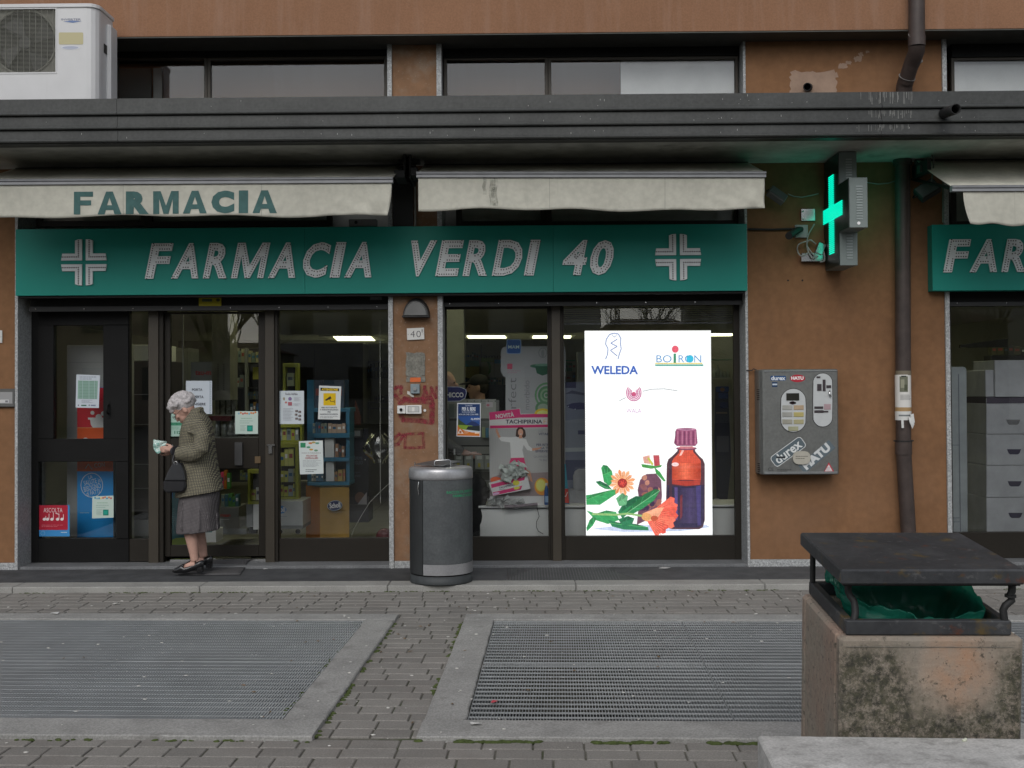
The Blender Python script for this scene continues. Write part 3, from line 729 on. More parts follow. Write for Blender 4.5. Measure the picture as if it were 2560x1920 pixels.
lid.add([(x, y, zt_-.032) for x, y in ol]+[(x, y, zt_) for x, y in ol], [tuple(range(n))[::-1], tuple(range(n, 2*n))]+[(i, (i+1) % n, (i+1) % n+n, i+n) for i in range(n)])
lid.build('top_cover', acwhite, ac, bevel=.004)
MB().box(gx0+.002, gx1-.002, YA+.10, YA+.11, gz0, gz1).build('fan_recess', mat('ac_dark', (.025, .025, .022), .7), ac)
gc = ((acx(56)), (gz0+gz1)/2); R0 = .262
ring = MB(); ring.tube([(gc[0]+R0*cos(2*pi*k/40), YA+.03, gc[1]+R0*sin(2*pi*k/40)) for k in range(41)], .010, 6, cap=False)
pl = [(gc[0]+R0*cos(2*pi*k/40), gc[1]+R0*sin(2*pi*k/40)) for k in range(40)]
vs = [(x, YA+.035, z) for x, z in pl]+[(min(max(gc[0]+(x-gc[0])*3, gx0+.002), gx1-.002), YA+.035, min(max(gc[1]+(z-gc[1])*3, gz0), gz1)) for x, z in pl]
ring.add(vs, [(k, (k+1) % 40, (k+1) % 40+40, k+40) for k in range(40)])
ring.build('fan_shroud', mat('ac_shroud', (.26, .255, .22), .6), ac)
fan = MB()
for k in range(4):
    a = k*pi/2+.4; fan.add([Vector((gc[0]+r*cos(a+b), YA+.06+c, gc[1]+r*sin(a+b))) for r, b, c in ((.05, -.3, .03), (.24, -.15, .03), (.24, .55, .0), (.05, .5, .0))], [(0, 1, 2, 3)])
fan.tube([(gc[0], YA+.09, gc[1]), (gc[0], YA+.045, gc[1])], .05, 14); fan.build('fan', mat('fan_grey', (.06, .06, .06), .5), ac)
gr = MB(); k = 0
z = gz0+.008
while z < gz1: gr.box(gx0, gx1, YA+.006, YA+.009, z, z+.0028); z += .0105
gr_o = gr.build('grille_bars', mat('grille_cream', (.22, .22, .185), .5), ac); gr_o['kind'] = 'stuff'
gr = MB(); x = gx1-.02
while x > gx0: gr.box(x, x+.0025, YA+.001, YA+.006, gz0, gz1); x -= .048
gr.build('grille_uprights', mat('grille_cream', (.3, .3, .26)), ac)['kind'] = 'stuff'
fr = MB(); 
fr.box(gx0, gx1, YA-.004, YA+.002, gz0-.012, gz0).box(gx0, gx1, YA-.004, YA+.002, gz1, gz1+.010).box(gx1, gx1+.010, YA-.004, YA+.002, gz0-.012, gz1+.010)
fr.build('grille_frame', acwhite, ac)
s_ = Sheet(YA-.001); s_.mb = MB()
s_.k = 1; s_.rrect(147, 81, 208, 111, 3, (186, 178, 140)); s_.ell(176, 119, 24, 5, (205, 208, 215)).ell(176, 119, 20, 3.6, (170, 175, 190))
s_.text('INVERTER', 153, 46, 202, 51, (120, 125, 145), .01).poly([(158, 54), (180, 51), (204, 53), (182, 57)], (110, 130, 170)); s_.build('badges', ac)
MB().box(x1+.0, x1+.006, YA+.14, YA+.20, ZZ(252, 134, YA+.17), ZZ(252, 112, YA+.17)).build('side_handle', mat('ac_dark', (.03, .03, .03)), ac)
MB().box(x1-.01, x1+.035, YA+.20, YA+.36, zb_, ZZ(270, 60, YA+.2)).build('valve_cover', acwhite, ac, bevel=.012)
for sx in (x0+.1, x1-.25): MB().box(sx, sx+.06, YA+.0, yb, 3.702, 3.80).build('foot', dark_m, ac)

# ================================================================== AWNINGS
stain_m = mat('water_stain', (.20, .21, .17), .9, n=(30, .2)); _t = stain_m.node_tree; _nn = _t.nodes.new('ShaderNodeTexNoise'); _nn.inputs['Scale'].default_value = 22; _nn.inputs['Detail'].default_value = 8
_mm = _t.nodes.new('ShaderNodeMapRange'); _mm.inputs[1].default_value = .35; _mm.inputs[2].default_value = .65; _mm.inputs[3].default_value = 0; _mm.inputs[4].default_value = .42
_gg = _t.nodes.new('ShaderNodeNewGeometry'); _t.links.new(_gg.outputs['Position'], _nn.inputs[0]); _t.links.new(_nn.outputs['Fac'], _mm.inputs[0]); _t.links.new(_mm.outputs[0], _t.nodes['Principled BSDF'].inputs['Alpha'])
def awning(u0, u1, vb0, vb1, Yb, label, vl0, vl1, vdrop, seed, txt=None, ub0=None, dl=0, dr=0, zback=3.505, slant=0):
    """bar between (u0,vb0) and (u1,vb1) pixels at depth Yb, valance from vl0..vl1 px hanging vdrop px"""
    A, B = W(u0, vb0, Yb), W(u1, vb1, Yb)
    t = thing('awning', label, 'awning', tuple((A+B)/2))
    hb = .048
    bar = MB(); pr_ = [(-.0, 0), (-.012, -.008), (-.012, -.020), (-.002, -.026), (-.006, -hb), (.05, -hb), (.05, 0)]
    n = len(pr_); vs = [A+Vector((0, y, z)) for y, z in pr_]+[B+Vector((0, y, z)) for y, z in pr_]
    bar.add(vs, [tuple(range(n)), tuple(range(2*n-1, n-1, -1))]+[(i, i+n, (i+1) % n+n, (i+1) % n) for i in range(n)]); bar.build('front_bar', alu, t)
    ft = A+Vector((0, .03, .0)), B+Vector((0, .03, .0))
    def fab(a, b):
        p = ft[0].lerp(ft[1], a); y = p.y+(-.17-p.y)*b; z = p.z+(zback-p.z)*b-.008*sin(pi*b)+.004*sin(a*31+seed)*sin(pi*b)
        return Vector((p.x, y, z))
    MB().grid(fab, 60, 8).build('roof_cloth', canvas, t, solid=.002)
    MB().tube([Vector((ft[0].x, -.13, zback-.02)), Vector((ft[1].x, -.13, zback-.02))], .038, 14).build('roller', mat('roller_grey', (.08, .08, .08), .5), t)
    va, vb_ = W(vl0, vb0+14, Yb), W(vl1, vb1+14, Yb); va.z = A.z-hb+.002; vb_.z = B.z-hb+.002; H_ = vdrop/(FPX/(Yb+DIST))
    def val(a, b):
        p = va.lerp(vb_, a); w = sin(a*17+seed)*.5+sin(a*41+seed*2)*.22+sin(a*7.3+seed)*.5
        edge = math.exp(-a*26)*dl+math.exp(-(1-a)*26)*dr
        x = p.x+(slant*b*b*math.exp(-(1-a)*12))
        if dl: x += dl*b*b*math.exp(-a*14)
        z = p.z-H_*b*(1+.025*sin(a*9+seed)+.03*sin(a*23+seed*3)*b)
        y = p.y+.012+.016*w*b+.010*sin(a*70*(.3+b)+seed)*b*math.exp(-(1-a)*9)+.012*sin((a*60+b*6))*b*math.exp(-(1-a)*14)
        return Vector((x, y, z))
    MB().grid(val, 200, 12).build('valance', canvas, t, solid=.0012)
    if seed == 2.3:
        for a0, a1, b1 in ((.187, .197, .55), (.206, .229, .92), (.213, .222, .98)):
            MB().grid(lambda a, b: val(a0+(a1-a0)*a+.002*sin(b*9), b*b1)+Vector((0, -.0016, 0)), 3, 14).build('water_stain', stain_m, t)
    for i in (1, 2): 
        f = i/3+.02*seed % .05
        sm = MB(); sm.grid(lambda a, b: val(f+a*.0012, b)+Vector((0, -.0025, 0)), 1, 12); sm.build('seam', mat('seam_grey', (.30, .30, .26)), t)
    if txt:
        s, tu0, tv0, tu1, tv1 = txt
        X0, X1 = XX(tu0, tv0, Yb), XX(tu1, tv0, Yb); n = len(s); L = []
        wds = {'F': .86, 'A': 1.08, 'R': 1.03, 'M': 1.16, 'C': 1.03, 'I': .42}
        tot = sum(wds[c] for c in s)+.20*(n-1); x = X0; un = (X1-X0)/tot
        lm = mat('awning_lettering', (.055, .125, .12), .85, n=(20, .15))
        for i, ch in enumerate(s):
            vs, fs = text2d(ch, .075); w = wds[ch]*un
            mb = MB(); z1, z0 = ZZ((tu0+tu1)/2, tv0, Yb), ZZ((tu0+tu1)/2, tv1, Yb)
            me = bpy.data.meshes.new('t'); me.from_pydata([(q[0], q[1], 0) for q in vs], [], fs); bm = bmesh.new(); bm.from_mesh(me)
            for k in range(1, 6):
                for no, co in (((1, 0, 0), (k/6, 0, 0)), ((0, 1, 0), (0, k/6, 0))):
                    bmesh.ops.bisect_plane(bm, geom=bm.verts[:]+bm.edges[:]+bm.faces[:], plane_co=co, plane_no=no)
            bm.verts.index_update(); P = []
            for v_ in bm.verts:
                X = x+v_.co.x*w; a = (X-va.x)/(vb_.x-va.x); Z = z0+(z1-z0)*v_.co.y-.02*(a-.3)*0
                p = va.lerp(vb_, a); b = (p.z-Z)/H_; q = val(a, b); P.append((X, q.y-.0035, Z))
            mb.add(P, [[v_.index for v_ in f.verts] for f in bm.faces]); bm.free(); bpy.data.meshes.remove(me)
            mb.build('letter', lm, t); x += w+.20*un
    for f in (.012, .988):
        p = A.lerp(B, f)
        MB().tube([p+Vector((0, .05, -.02)), p+Vector((-.0, .25, .04)), Vector((p.x, -.02, 3.38))], .014, 8).build('arm', dark_m, t)
    return t
awning(-60, 982, 447.5, 441.5, -.85, 'cream awning with green lettering on its valance, over the glass door', -60, 979, 82, 1.0, ('FARMACIA', 184, 477, 691, 534), slant=-.035)
awning(1041, 1915, 428.5, 428, -.85, 'plain cream awning with grey water stains over the right shop window', 1045, 1912, 82, 2.3, dl=0)
awning(2380, 2760, 463, 461, -.95, 'plain cream awning cut off by the right picture edge, its cloth pulled further out', 2409, 2760, 84, 4.1, dl=.05, zback=3.51)
# brackets between the awnings
bk = thing('awning_bracket', 'cluster of black steel awning brackets between the two cream awnings', 'bracket', tuple(W(1015, 440, -.3)))
MB().pbox(1008, 384, 1014, 440, -.50, -.05).build('plate', rubber, bk); MB().pbox(1022, 384, 1028, 445, -.48, -.05).build('plate', rubber, bk)
MB().pbox(985, 425, 1012, 444, -.60, -.30).build('clamp', rubber, bk, bevel=.004); MB().pbox(1026, 418, 1044, 438, -.60, -.30).build('clamp', rubber, bk, bevel=.004)
MB().pbox(996, 398, 1050, 410, -.40, -.36).build('crossbar', rubber, bk)
bk = thing('awning_bracket', 'dark awning bracket and wires beside the brown downpipe under the canopy', 'bracket', tuple(W(2325, 400, -.3)))
MB().pbox(2318, 395, 2328, 430, -.42, -.05).build('plate', rubber, bk); MB().pbox(2300, 412, 2358, 430, -.30, -.22).build('crossbar', mat('bracket_grey', (.06, .07, .06), .5), bk)
MB().tube([W(2330, 388, -.4), W(2335, 400, -.42), W(2331, 440, -.35), W(2328, 455, -.3)], .006, 6).build('wire', mat('bracket_grey', (.06, .07, .06)), bk)
MB().tube([W(2358, 430, -.10), W(2358, 556, -.10)], .009, 8).build('rod', mat('rod_grey', (.12, .14, .12), .5), bk)

# ================================================================== GREEN SIGN
YS = -.12
def letter_strokes(mb_letters, parent, s, u0, v0, u1, v1, shear, widths, gap, off=.037):
    """individual sheet metal letters with two rows of unlit LEDs along the edge"""
    A = W(u0, v1, YS-.006); B = W(u1, v1 if len(s) < 3 else v1-(u1-u0)*.0065, YS-.006); hgt = ZZ(u0, v0, YS-.006)-A.z
    tot = sum(widths)+gap*(len(s)-1); un = ((B.x-A.x)-shear*hgt)/tot; x = 0
    for ch, w in zip(s, widths):
        vs, fs = text2d(ch, off); wd = w*un
        P = [(A.x+x+vx*wd+shear*vy*hgt, A.z+(B.z-A.z)*(x/(B.x-A.x))+vy*hgt) for vx, vy in vs]
        me = MB(); 
        # front faces and thin side
        ed = {}
        for f in fs:
            for i in range(len(f)):
                e = (f[i], f[(i+1) % len(f)])
                ed[e] = ed.get(e, 0)+1
        vs3 = [(p[0], YS-.016, p[1]) for p in P]+[(p[0], YS-.001, p[1]) for p in P]; N_ = len(P)
        bnd = [e for e in ed if (e[1], e[0]) not in ed]
        ar = sum((P[f[1]][0]-P[f[0]][0])*(P[f[2]][1]-P[f[0]][1])-(P[f[2]][0]-P[f[0]][0])*(P[f[1]][1]-P[f[0]][1]) for f in fs)
        me.add(vs3, [f for f in fs]+[(a, a+N_, b+N_, b) for a, b in bnd])
        lo = me.build('letter', letter_m, parent)
        # inset dots
        nxt = {a: b for a, b in bnd}; seen = set(); dots = []; sgn = 1 if ar > 0 else -1; ins = .0155; sp_ = .0205
        for a0 in list(nxt):
            if a0 in seen: continue
            loop = []; a = a0
            while a in nxt and a not in seen: seen.add(a); loop.append(P[a]); a = nxt[a]
            if len(loop) < 3: continue
            acc = 0
            for (ax, az), (bx, bz) in zip(loop, loop[1:]+loop[:1]):
                l = math.hypot(bx-ax, bz-az)
                if l < 1e-6: continue
                nx, nz = -(bz-az)/l*sgn*ins, (bx-ax)/l*sgn*ins
                d = acc
                while d < l:
                    q = (ax+(bx-ax)*d/l+nx, az+(bz-az)*d/l+nz)
                    if all((q[0]-e[0])**2+(q[1]-e[1])**2 > (sp_*.72)**2 for e in dots): dots.append(q)
                    d += sp_
                acc = d-l
        md = MB()
        for qx, qz in dots:
            k = 7; vv = [(qx+.0058*cos(2*pi*i/k), YS-.0185, qz+.0058*sin(2*pi*i/k)) for i in range(k)]
            md.add(vv+[(v_[0], YS-.0155, v_[2]) for v_ in vv], [tuple(range(k))]+[(i, i+k, (i+1) % k+k, (i+1) % k) for i in range(k)])
        dd = md.build('led_dots', led_dot_m, lo); dd['kind'] = 'stuff'
        x += (w+gap)*un
def cross_sign(parent, cu, cv, r):
    C0 = W(cu, cv, YS-.006); k = r/(FPX/(DIST+YS)); g_ = k*.085; w = k*.38
    for sx in (-1, 1):
        for sz in (-1, 1):
            pts = [(g_, g_), (k*.985, g_), (k*.94, w*1.0), (w*1.0, w*1.0), (w, k*.94), (w*.7, k*.985), (g_, k)]
            P = [(C0.x+sx*x, C0.z+sz*z) for x, z in pts]
            o = MB().prism(P, YS-.016, YS-.001).build('cross_corner', letter_m, parent)
            md = MB(); c_ = (g_+w)/2; n = 9; D = [(c_+(k*.93-c_)*i/n, c_) for i in range(n+1)]+[(c_, c_+(k*.93-c_)*i/n) for i in range(1, n+1)]
            for qx, qz in D:
                X_, Z_ = C0.x+sx*qx, C0.z+sz*qz; kk = 7; vv = [(X_+.0058*cos(2*pi*i/kk), YS-.0185, Z_+.0058*sin(2*pi*i/kk)) for i in range(kk)]
                md.add(vv+[(v_[0], YS-.0155, v_[2]) for v_ in vv], [tuple(range(kk))]+[(i, i+kk, (i+1) % kk+kk, (i+1) % kk) for i in range(kk)])
            md.build('led_dots', led_dot_m, o)['kind'] = 'stuff'
sg = thing('shop_sign', 'long green fascia sign with dotted silver lettering and two crosses above the door', 'shop sign', tuple(W(950, 740, YS)))
XS0, XS1 = XX(39, 650, YS), XX(1868, 650, YS); ZS0, ZS1 = 2.415, 2.990
cuts = [XS0, XX(762, 650, YS), XX(1383, 650, YS), XS1]
for a, b in zip(cuts, cuts[1:]): MB().box(a+.0006, b-.0006, YS, -.005, ZS0, ZS1).build('sign_panel', sign_m, sg, bevel=.0015)
MB().box(XS0+.02, XS1-.02, YS+.02, -.01, ZS0-.02, ZS0-.001).build('sign_tray', dark_m, sg)
FW8 = [.84, 1.06, .92, 1.26, 1.06, .98, .38, 1.06]
letter_strokes(None, sg, 'FARMACIA', 363, 609, 946, 697, .20, FW8, .19)
letter_strokes(None, sg, 'VERDI', 1011, 602, 1352, 691, .20, [1.0, .86, .94, 1.04, .38], .20)
letter_strokes(None, sg, '40', 1401, 601, 1542, 688, .20, [.95, .92], .14)
cross_sign(sg, 210.5, 656, 58); cross_sign(sg, 1695, 643, 58)
s2 = thing('shop_sign', 'green sign cut off by the right picture edge, lettering starting FAR', 'shop sign', tuple(W(2500, 720, YS)))
MB().box(XX(2331, 650, YS), 6.5, YS, -.005, ZS0-.012, ZS1-.02).build('sign_panel', sign_m, s2, bevel=.0015)
letter_strokes(None, s2, 'FARMACIA', 2358, 599, 2358+583, 681, .20, FW8, .19)

# ================================================================== PHARMACY CROSS (double sided, projecting from the wall)
XC = XX(2062, 540, -.6); 
cr = thing('pharmacy_cross', 'lit green pharmacy cross projecting from the orange wall', 'pharmacy cross', (XC, -.1, 2.9))
# silhouette in Y,Z: front face (turned to -X) seen obliquely
th_ = .145
def yz(u, v, X):       # plane X = const
    d = ray(u, v); return EYEP + d*((X-EYEP.x)/d.x)
Xf = 2.62
# unlit body outline, arms measured from the photo: near arm end at u~2124-2130, far end at u~2040
Yn, Ya, Yb_, Yf_ = None, None, None, None
for nm in ('x',): pass
pn, pa, pb_, pf_ = yz(2124, 540, Xf), yz(2099, 540, Xf), yz(2064, 600, Xf), yz(2040, 540, Xf)
ztop, zbot = yz(2096, 381, Xf).z, yz(2099, 664, Xf).z
za, zb2 = yz(2124, 443, Xf).z, yz(2126, 568, Xf).z
y1_, y2_, y3_, y4_ = pn.y, pa.y, pb_.y, pf_.y
def yzprism(poly, x0, x1, name, mt_, parent, bevel=0):
    n = len(poly); vs = [(x0, p[0], p[1]) for p in poly]+[(x1, p[0], p[1]) for p in poly]
    return MB().add(vs, [tuple(range(n)), tuple(range(2*n-1, n-1, -1))]+[(i, i+n, (i+1) % n+n, (i+1) % n) for i in range(n)]).build(name, mt_, parent, bevel=bevel)
outline = [(y1_, zb2), (y2_, zb2), (y2_, zbot), (y3_, zbot), (y3_, zb2), (y4_, zb2), (y4_, za), (y3_, za), (y3_, ztop), (y2_, ztop), (y2_, za), (y1_, za)]
casing_m = mat('cross_casing', (.19, .225, .215), .5, .2, n=(6, .08))
yzprism(outline, Xf, Xf+th_, 'casing', casing_m, cr, .002)
yzprism([(y+(.006 if y < (y1_+y4_)/2 else -.006), z+(.006 if z < (za+zb2)/2 else -.006)) for y, z in outline], Xf-.006, Xf-.0005, 'face_panel', mat('cross_face', (.008, .02, .016), .35), cr)
lit = mat('green_led', (.0, .0, .0), .5, n=None)
lit.node_tree.nodes['Principled BSDF'].inputs['Emission Color'].default_value = (.0, .95, .60, 1); lit.node_tree.nodes['Principled BSDF'].inputs['Emission Strength'].default_value = 1.15
lt = MB(); yc = (y1_+y4_)/2; zc = (za+zb2)/2
hl = yz(2108, 505, Xf).y, yz(2051, 545, Xf).y; vl = yz(2086, 440, Xf).y, yz(2074, 440, Xf).y
vz = yz(2086, 437, Xf).z, yz(2080, 634, Xf).z; hz_ = yz(2110, 500, Xf).z, yz(2110, 534, Xf).z
z = vz[1]; pitch = (vz[0]-vz[1])/40
for i in range(41):
    zc_ = vz[1]+pitch*i
    if hz_[1]-.002 <= zc_ <= hz_[0]+.002: continue
    lt.box(Xf-.012, Xf-.006, vl[0], vl[1], zc_-pitch*.23, zc_+pitch*.23)
nh = 8; ph_ = (hz_[0]-hz_[1])/nh
for i in range(nh+1):
    zc_ = hz_[1]+(hz_[0]-hz_[1])*i/nh; lt.box(Xf-.012, Xf-.006, hl[0], hl[1], zc_-ph_*.25, zc_+ph_*.25)
lt.build('lit_cross', lit, cr)['kind'] = 'stuff'
lt2 = MB(); lt2.box(Xf+th_+.001, Xf+th_+.006, vl[0], vl[1], vz[1], vz[0]); lt2.box(Xf+th_+.001, Xf+th_+.006, hl[0], hl[1], hz_[1], hz_[0]); lt2.build('lit_cross', lit, cr)
lv = MB()
def louvre(y, z0, z1, n):
    for i in range(n):
        z = z0+(z1-z0)*(i+.5)/n; lv.box(Xf+th_*.38, Xf+th_*.72, y-.005, y-.0002, z-(z1-z0)/n*.30, z+(z1-z0)/n*.20)
louvre(y2_, za+.02, ztop-.05, 9); louvre(y1_, zb2+.06, za-.06, 13); louvre(y2_, zbot+.05, zb2-.01, 9)
lv.build('louvres', mat('louvre_metal', (.30, .34, .33), .4, .3), cr)['kind'] = 'stuff'
MB().tube([(Xf+th_*.5, y1_-.004, zb2+.035), (Xf+th_*.5, y1_, zb2+.035)], .013, 14).build('cable_gland', mat('white_button', (.8, .8, .8)), cr)
MB().tube([(Xf+th_*.5, y4_-.05, zc+.10), (Xf+th_*.5, .0, zc+.10)], .018, 10).build('bracket_arm', chrome, cr)
MB().tube([(Xf+th_*.5, y4_-.05, zc-.16), (Xf+th_*.5, .0, zc-.16)], .018, 10).build('bracket_arm', chrome, cr)
# wall plates and boxes near the cross
t = thing('wall_plate', 'shiny bolted steel plate on the wall, upper left of the lit cross', 'wall plate', tuple(W(2021, 535, -.01)))
MB().pbox(2003, 522, 2038, 552, -.02, -.0).build('plate', chrome, t, bevel=.002)
for u, v in ((2008, 528), (2009, 547)): MB().tube([W(u, v, -.02), W(u, v, -.032)], .008, 8).build('bolt', white_m, t)
t = thing('wall_camera', 'black camera on a pale square plate left of the lit cross', 'camera', tuple(W(2005, 575, -.02)))
MB().pbox(1988, 562, 2020, 594, -.03, -.0).build('plate', mat('pale_box', (.34, .32, .33), .5), t, bevel=.003)
MB().tube([W(2003, 573, -.03), W(1995, 575, -.12), W(1972, 590, -.30)], [.022, .030, .032], 12).build('camera_body', rubber, t)
t = thing('junction_box', 'dented bright metal junction box under the lit cross with looped cables', 'junction box', tuple(W(2030, 640, -.04)))
MB().pbox(2004, 632, 2064, 654, -.06, -.0).build('box', chrome, t, bevel=.005)
MB().cbox(W(2050, 622, -.05), (.07, .05, .10), Matrix.Rotation(.4, 3, 'Y')).build('box', chrome, t, bevel=.005)
cabm = mat('grey_cable', (.30, .29, .28), .6)
for pts in (((2036, 560), (2020, 590), (2018, 620), (2030, 645), (2045, 640)), ((2030, 600), (1998, 610), (1994, 628), (2004, 640), (2020, 632)), ((2040, 610), (2024, 600), (2018, 615), (2036, 640)), ((2058, 622), (2062, 650), (2050, 655))):
    P_ = [W(u, v, -.06-.02*(i % 2)) for i, (u, v) in enumerate(pts)]
    Q_ = []
    for i in range(len(P_)-1):
        p0 = P_[max(i-1, 0)]; p1 = P_[i]; p2 = P_[i+1]; p3 = P_[min(i+2, len(P_)-1)]
        for k in range(5):
            f = k/5; Q_.append(.5*((2*p1)+(p2-p0)*f+(2*p0-5*p1+4*p2-p3)*f*f+(3*p1-p0-3*p2+p3)*f**3))
    MB().tube(Q_+[P_[-1]], .006, 6).build('cable', cabm, t)
def cable(pts, r, m_, label, Y=-.02):
    P_ = [W(u, v, Y) for u, v in pts]; tag(MB().tube(P_, r, 6).build('cable', m_), label, 'cable')
cable(((1870, 573), (1930, 574), (1990, 572)), .010, rubber, 'black cable running level along the wall left of the lit cross')
cable(((1970, 485), (1985, 491), (2005, 493), (2030, 488), (2046, 484)), .005, cabm, 'thin grey cable sagging from the left floodlight to the cross')
cable(((2166, 456), (2195, 460), (2220, 458), (2240, 452)), .005, cabm, 'thin grey cable from the cross to the brown downpipe')
# floodlights
def flood(u, v, Y, rz, label, m_, w=.17, h=.12):
    c = W(u, v, Y); t = thing('floodlight', label, 'floodlight', tuple(c)); R = Matrix.Rotation(rz, 3, 'Y') @ Matrix.Rotation(-.5, 3, 'X')
    MB().cbox(c, (w, .07, h), R).build('housing', m_, t, bevel=.006)
    MB().cbox(c+R @ Vector((0, -.038, 0)), (w*.9, .006, h*.82), R).build('lens', mat('flood_lens', (.10, .11, .11), .1), t)
    MB().tube([c+R @ Vector((-w/2-.008, 0, 0)), c+R @ Vector((-w/2-.008, .08, .05)), c+Vector((0, .15, .08))], .006, 6).build('bracket', rubber, t)
flood(1942, 489, -.20, .62, 'small grey floodlight tilted under the awning end, left of the lit cross', mat('flood_grey', (.12, .125, .12), .5), .16, .085)
flood(2318, 476, -.22, -.55, 'black floodlight tilted between the brown downpipe and the right awning', rubber, .19, .13)
wh = MB()
for u, v in ((1970, 701), (2006, 701)): wh.tube([W(u, v, -.001), W(u, v, -.004)], .008, 8)
wh.build('screw_holes', rubber, bd)['kind'] = 'stuff'

# ================================================================== PILASTER FITTINGS
t = thing('wall_lamp', 'black half moon wall lamp directly under the green sign', 'wall lamp', tuple(W(1040, 790, 0)))
cx_, zb0 = XX(1040, 788, -.05), ZZ(1040, 792, -.09); rad = .118
prof = [(cx_+rad*cos(pi*i/18), zb0+.012+(rad*1.45)*sin(pi*i/18)*.92) for i in range(19)]
hood = MB(); n = 19
vs = [(x, .002, z) for x, z in prof]+[(cx_+(x-cx_)*.93, -.085, zb0+.012+(z-zb0-.012)*.80) for x, z in prof]
hood.add(vs, [tuple(range(n)), tuple(range(2*n-1, n-1, -1))]+[(i, i+n, (i+1) % n+n, (i+1) % n) for i in range(n)], smooth=False); hood.build('hood', mat('lamp_black', (.022, .022, .022), .55, n=(30, .4)), t)
MB().box(cx_-rad, cx_+rad, -.095, .002, zb0-.004, zb0+.012).build('base', mat('lamp_black', (.02, .02, .02)), t, bevel=.004)
lens = MB(); pr2 = [(cx_+rad*.86*cos(pi*i/18), zb0+.014+rad*1.02*sin(pi*i/18)) for i in range(19)]
vs = [(x, -.084, z) for x, z in pr2]+[(cx_+(x-cx_)*.9, -.100, zb0+.014+(z-zb0-.014)*.9) for x, z in pr2]
lens.add(vs, [tuple(range(2*n-1, n-1, -1))]+[(i, i+n, (i+1) % n+n, (i+1) % n) for i in range(n)]); lens.build('lens', mat('lamp_lens', (.16, .16, .155), .35), t)

t, s_ = notice('house_number', 'white house number plate reading 40 on the narrow pilaster', 'house number', -.012, 1017, 819, 1061, 850)
s_.base(0, 0, 0, 0, (205, 204, 200), [(1017, 821), (1060, 819), (1061, 848), (1018, 850)])
s_.text('4', 1026, 827, 1037, 843, (60, 60, 65), -.012, 0).text('0', 1041, 827, 1052, 843, (60, 60, 65), -.012).text('B', 1054, 823, 1057.6, 831, (60, 60, 65), 0).ell(1020.5, 836, .8, .8, (60, 60, 65)).ell(1057.5, 835, .8, .8, (60, 60, 65)).build('plate', t)
t, s_ = notice('house_number', 'white number plate cut off by the left picture edge', 'house number', -.012, -30, 826, 6, 857)
s_.base(-36, 826, 5.5, 857, (200, 200, 196)).ell(2.5, 842, .8, .8, (60, 60, 65)).build('plate', t)
t = thing('mortar_patch', 'rough grey mortar patch on the pilaster with an orange box hole', 'wall patch', tuple(W(1040, 955, 0)))
mort = mat('mortar', (.19, .185, .16), .95, n=(12, .25), n2=(60, .2), bump=(90, .8, .004))
def ragged(u0, v0, u1, v1, amp, seed, n=7):
    r_ = random.Random(seed); P_ = []
    for a, b in (((u0, v0), (u1, v0)), ((u1, v0), (u1, v1)), ((u1, v1), (u0, v1)), ((u0, v1), (u0, v0))):
        for i in range(n): P_.append((a[0]+(b[0]-a[0])*i/n+r_.uniform(-amp, amp), a[1]+(b[1]-a[1])*i/n+r_.uniform(-amp, amp)))
    return P_
def flatpoly(pts, Y, th, name, m_, parent):
    P_ = [(W(u, v, Y).x, W(u, v, Y).z) for u, v in pts]; return MB().prism(P_, Y, Y+th).build(name, m_, parent)
flatpoly(ragged(1015, 882, 1062, 940, 1.6, 4), -.004, .006, 'mortar', mort, t)
flatpoly(ragged(1016, 940.5, 1025, 955, .8, 5, 4), -.004, .006, 'mortar', mort, t); flatpoly(ragged(1052, 940.5, 1063, 955, .8, 6, 4), -.004, .006, 'mortar', mort, t)
MB().pbox(1025, 940, 1052, 955, -.001, .004).build('orange_box', mat('orange_plastic', (.62, .13, .03), .5), t)
MB().pbox(1025, 939, 1052, 943.5, -.003, -.001).build('hole_shadow_lip', mort, t)
t = thing('push_button', 'grey square button box with white filler around its corner, below the mortar patch', 'button box', tuple(W(1037, 984, 0)))
MB().pbox(1026, 960, 1049, 984, -.035, 0).build('box', mat('blue_grey_plastic', (.22, .27, .29), .5), t, bevel=.004)
MB().tube([W(1037, 972, -.035), W(1037, 972, -.052)], .016, 14).build('button', steel, t)
flatpoly([(1018, 977), (1024, 979), (1027, 985), (1034, 988), (1035, 993), (1029, 992), (1024, 988), (1018, 985)], -.006, .006, 'filler', mat('filler_white', (.55, .54, .50), .9), t)
t = thing('doorbell', 'white doorbell panel with black lens on the red sprayed pilaster', 'doorbell', tuple(W(1023, 1035, 0)))
MB().pbox(993, 1014, 1013.5, 1034, -.045, 0).build('camera_box', white_m, t, bevel=.003); MB().tube([W(1002.5, 1024, -.045), W(1002.5, 1024, -.058)], .013, 14).build('lens', dark_m, t)
MB().pbox(1014.5, 1013, 1053.5, 1034.5, -.045, 0).build('bell_box', white_m, t, bevel=.003)
s_ = Sheet(-.0455); s_.k = 1; s_.rect(1019.5, 1016, 1048, 1030.5, (70, 75, 78)).rect(1020.6, 1017, 1047, 1029.6, (190, 190, 186)).rect(1030, 1018, 1036, 1028.5, (215, 214, 208)).rect(1038, 1018, 1046, 1028.5, (180, 182, 180)).build('name_label', t)
t = thing('push_button', 'small round white button right of the doorbell panel', 'button', tuple(W(1062, 1026, 0)))
MB().lathe((0, 0, 0), [(0, 0)], 3); MB().tube([W(1062, 1026, 0), W(1062, 1026, -.010)], .012, 14).build('button', white_m, t)
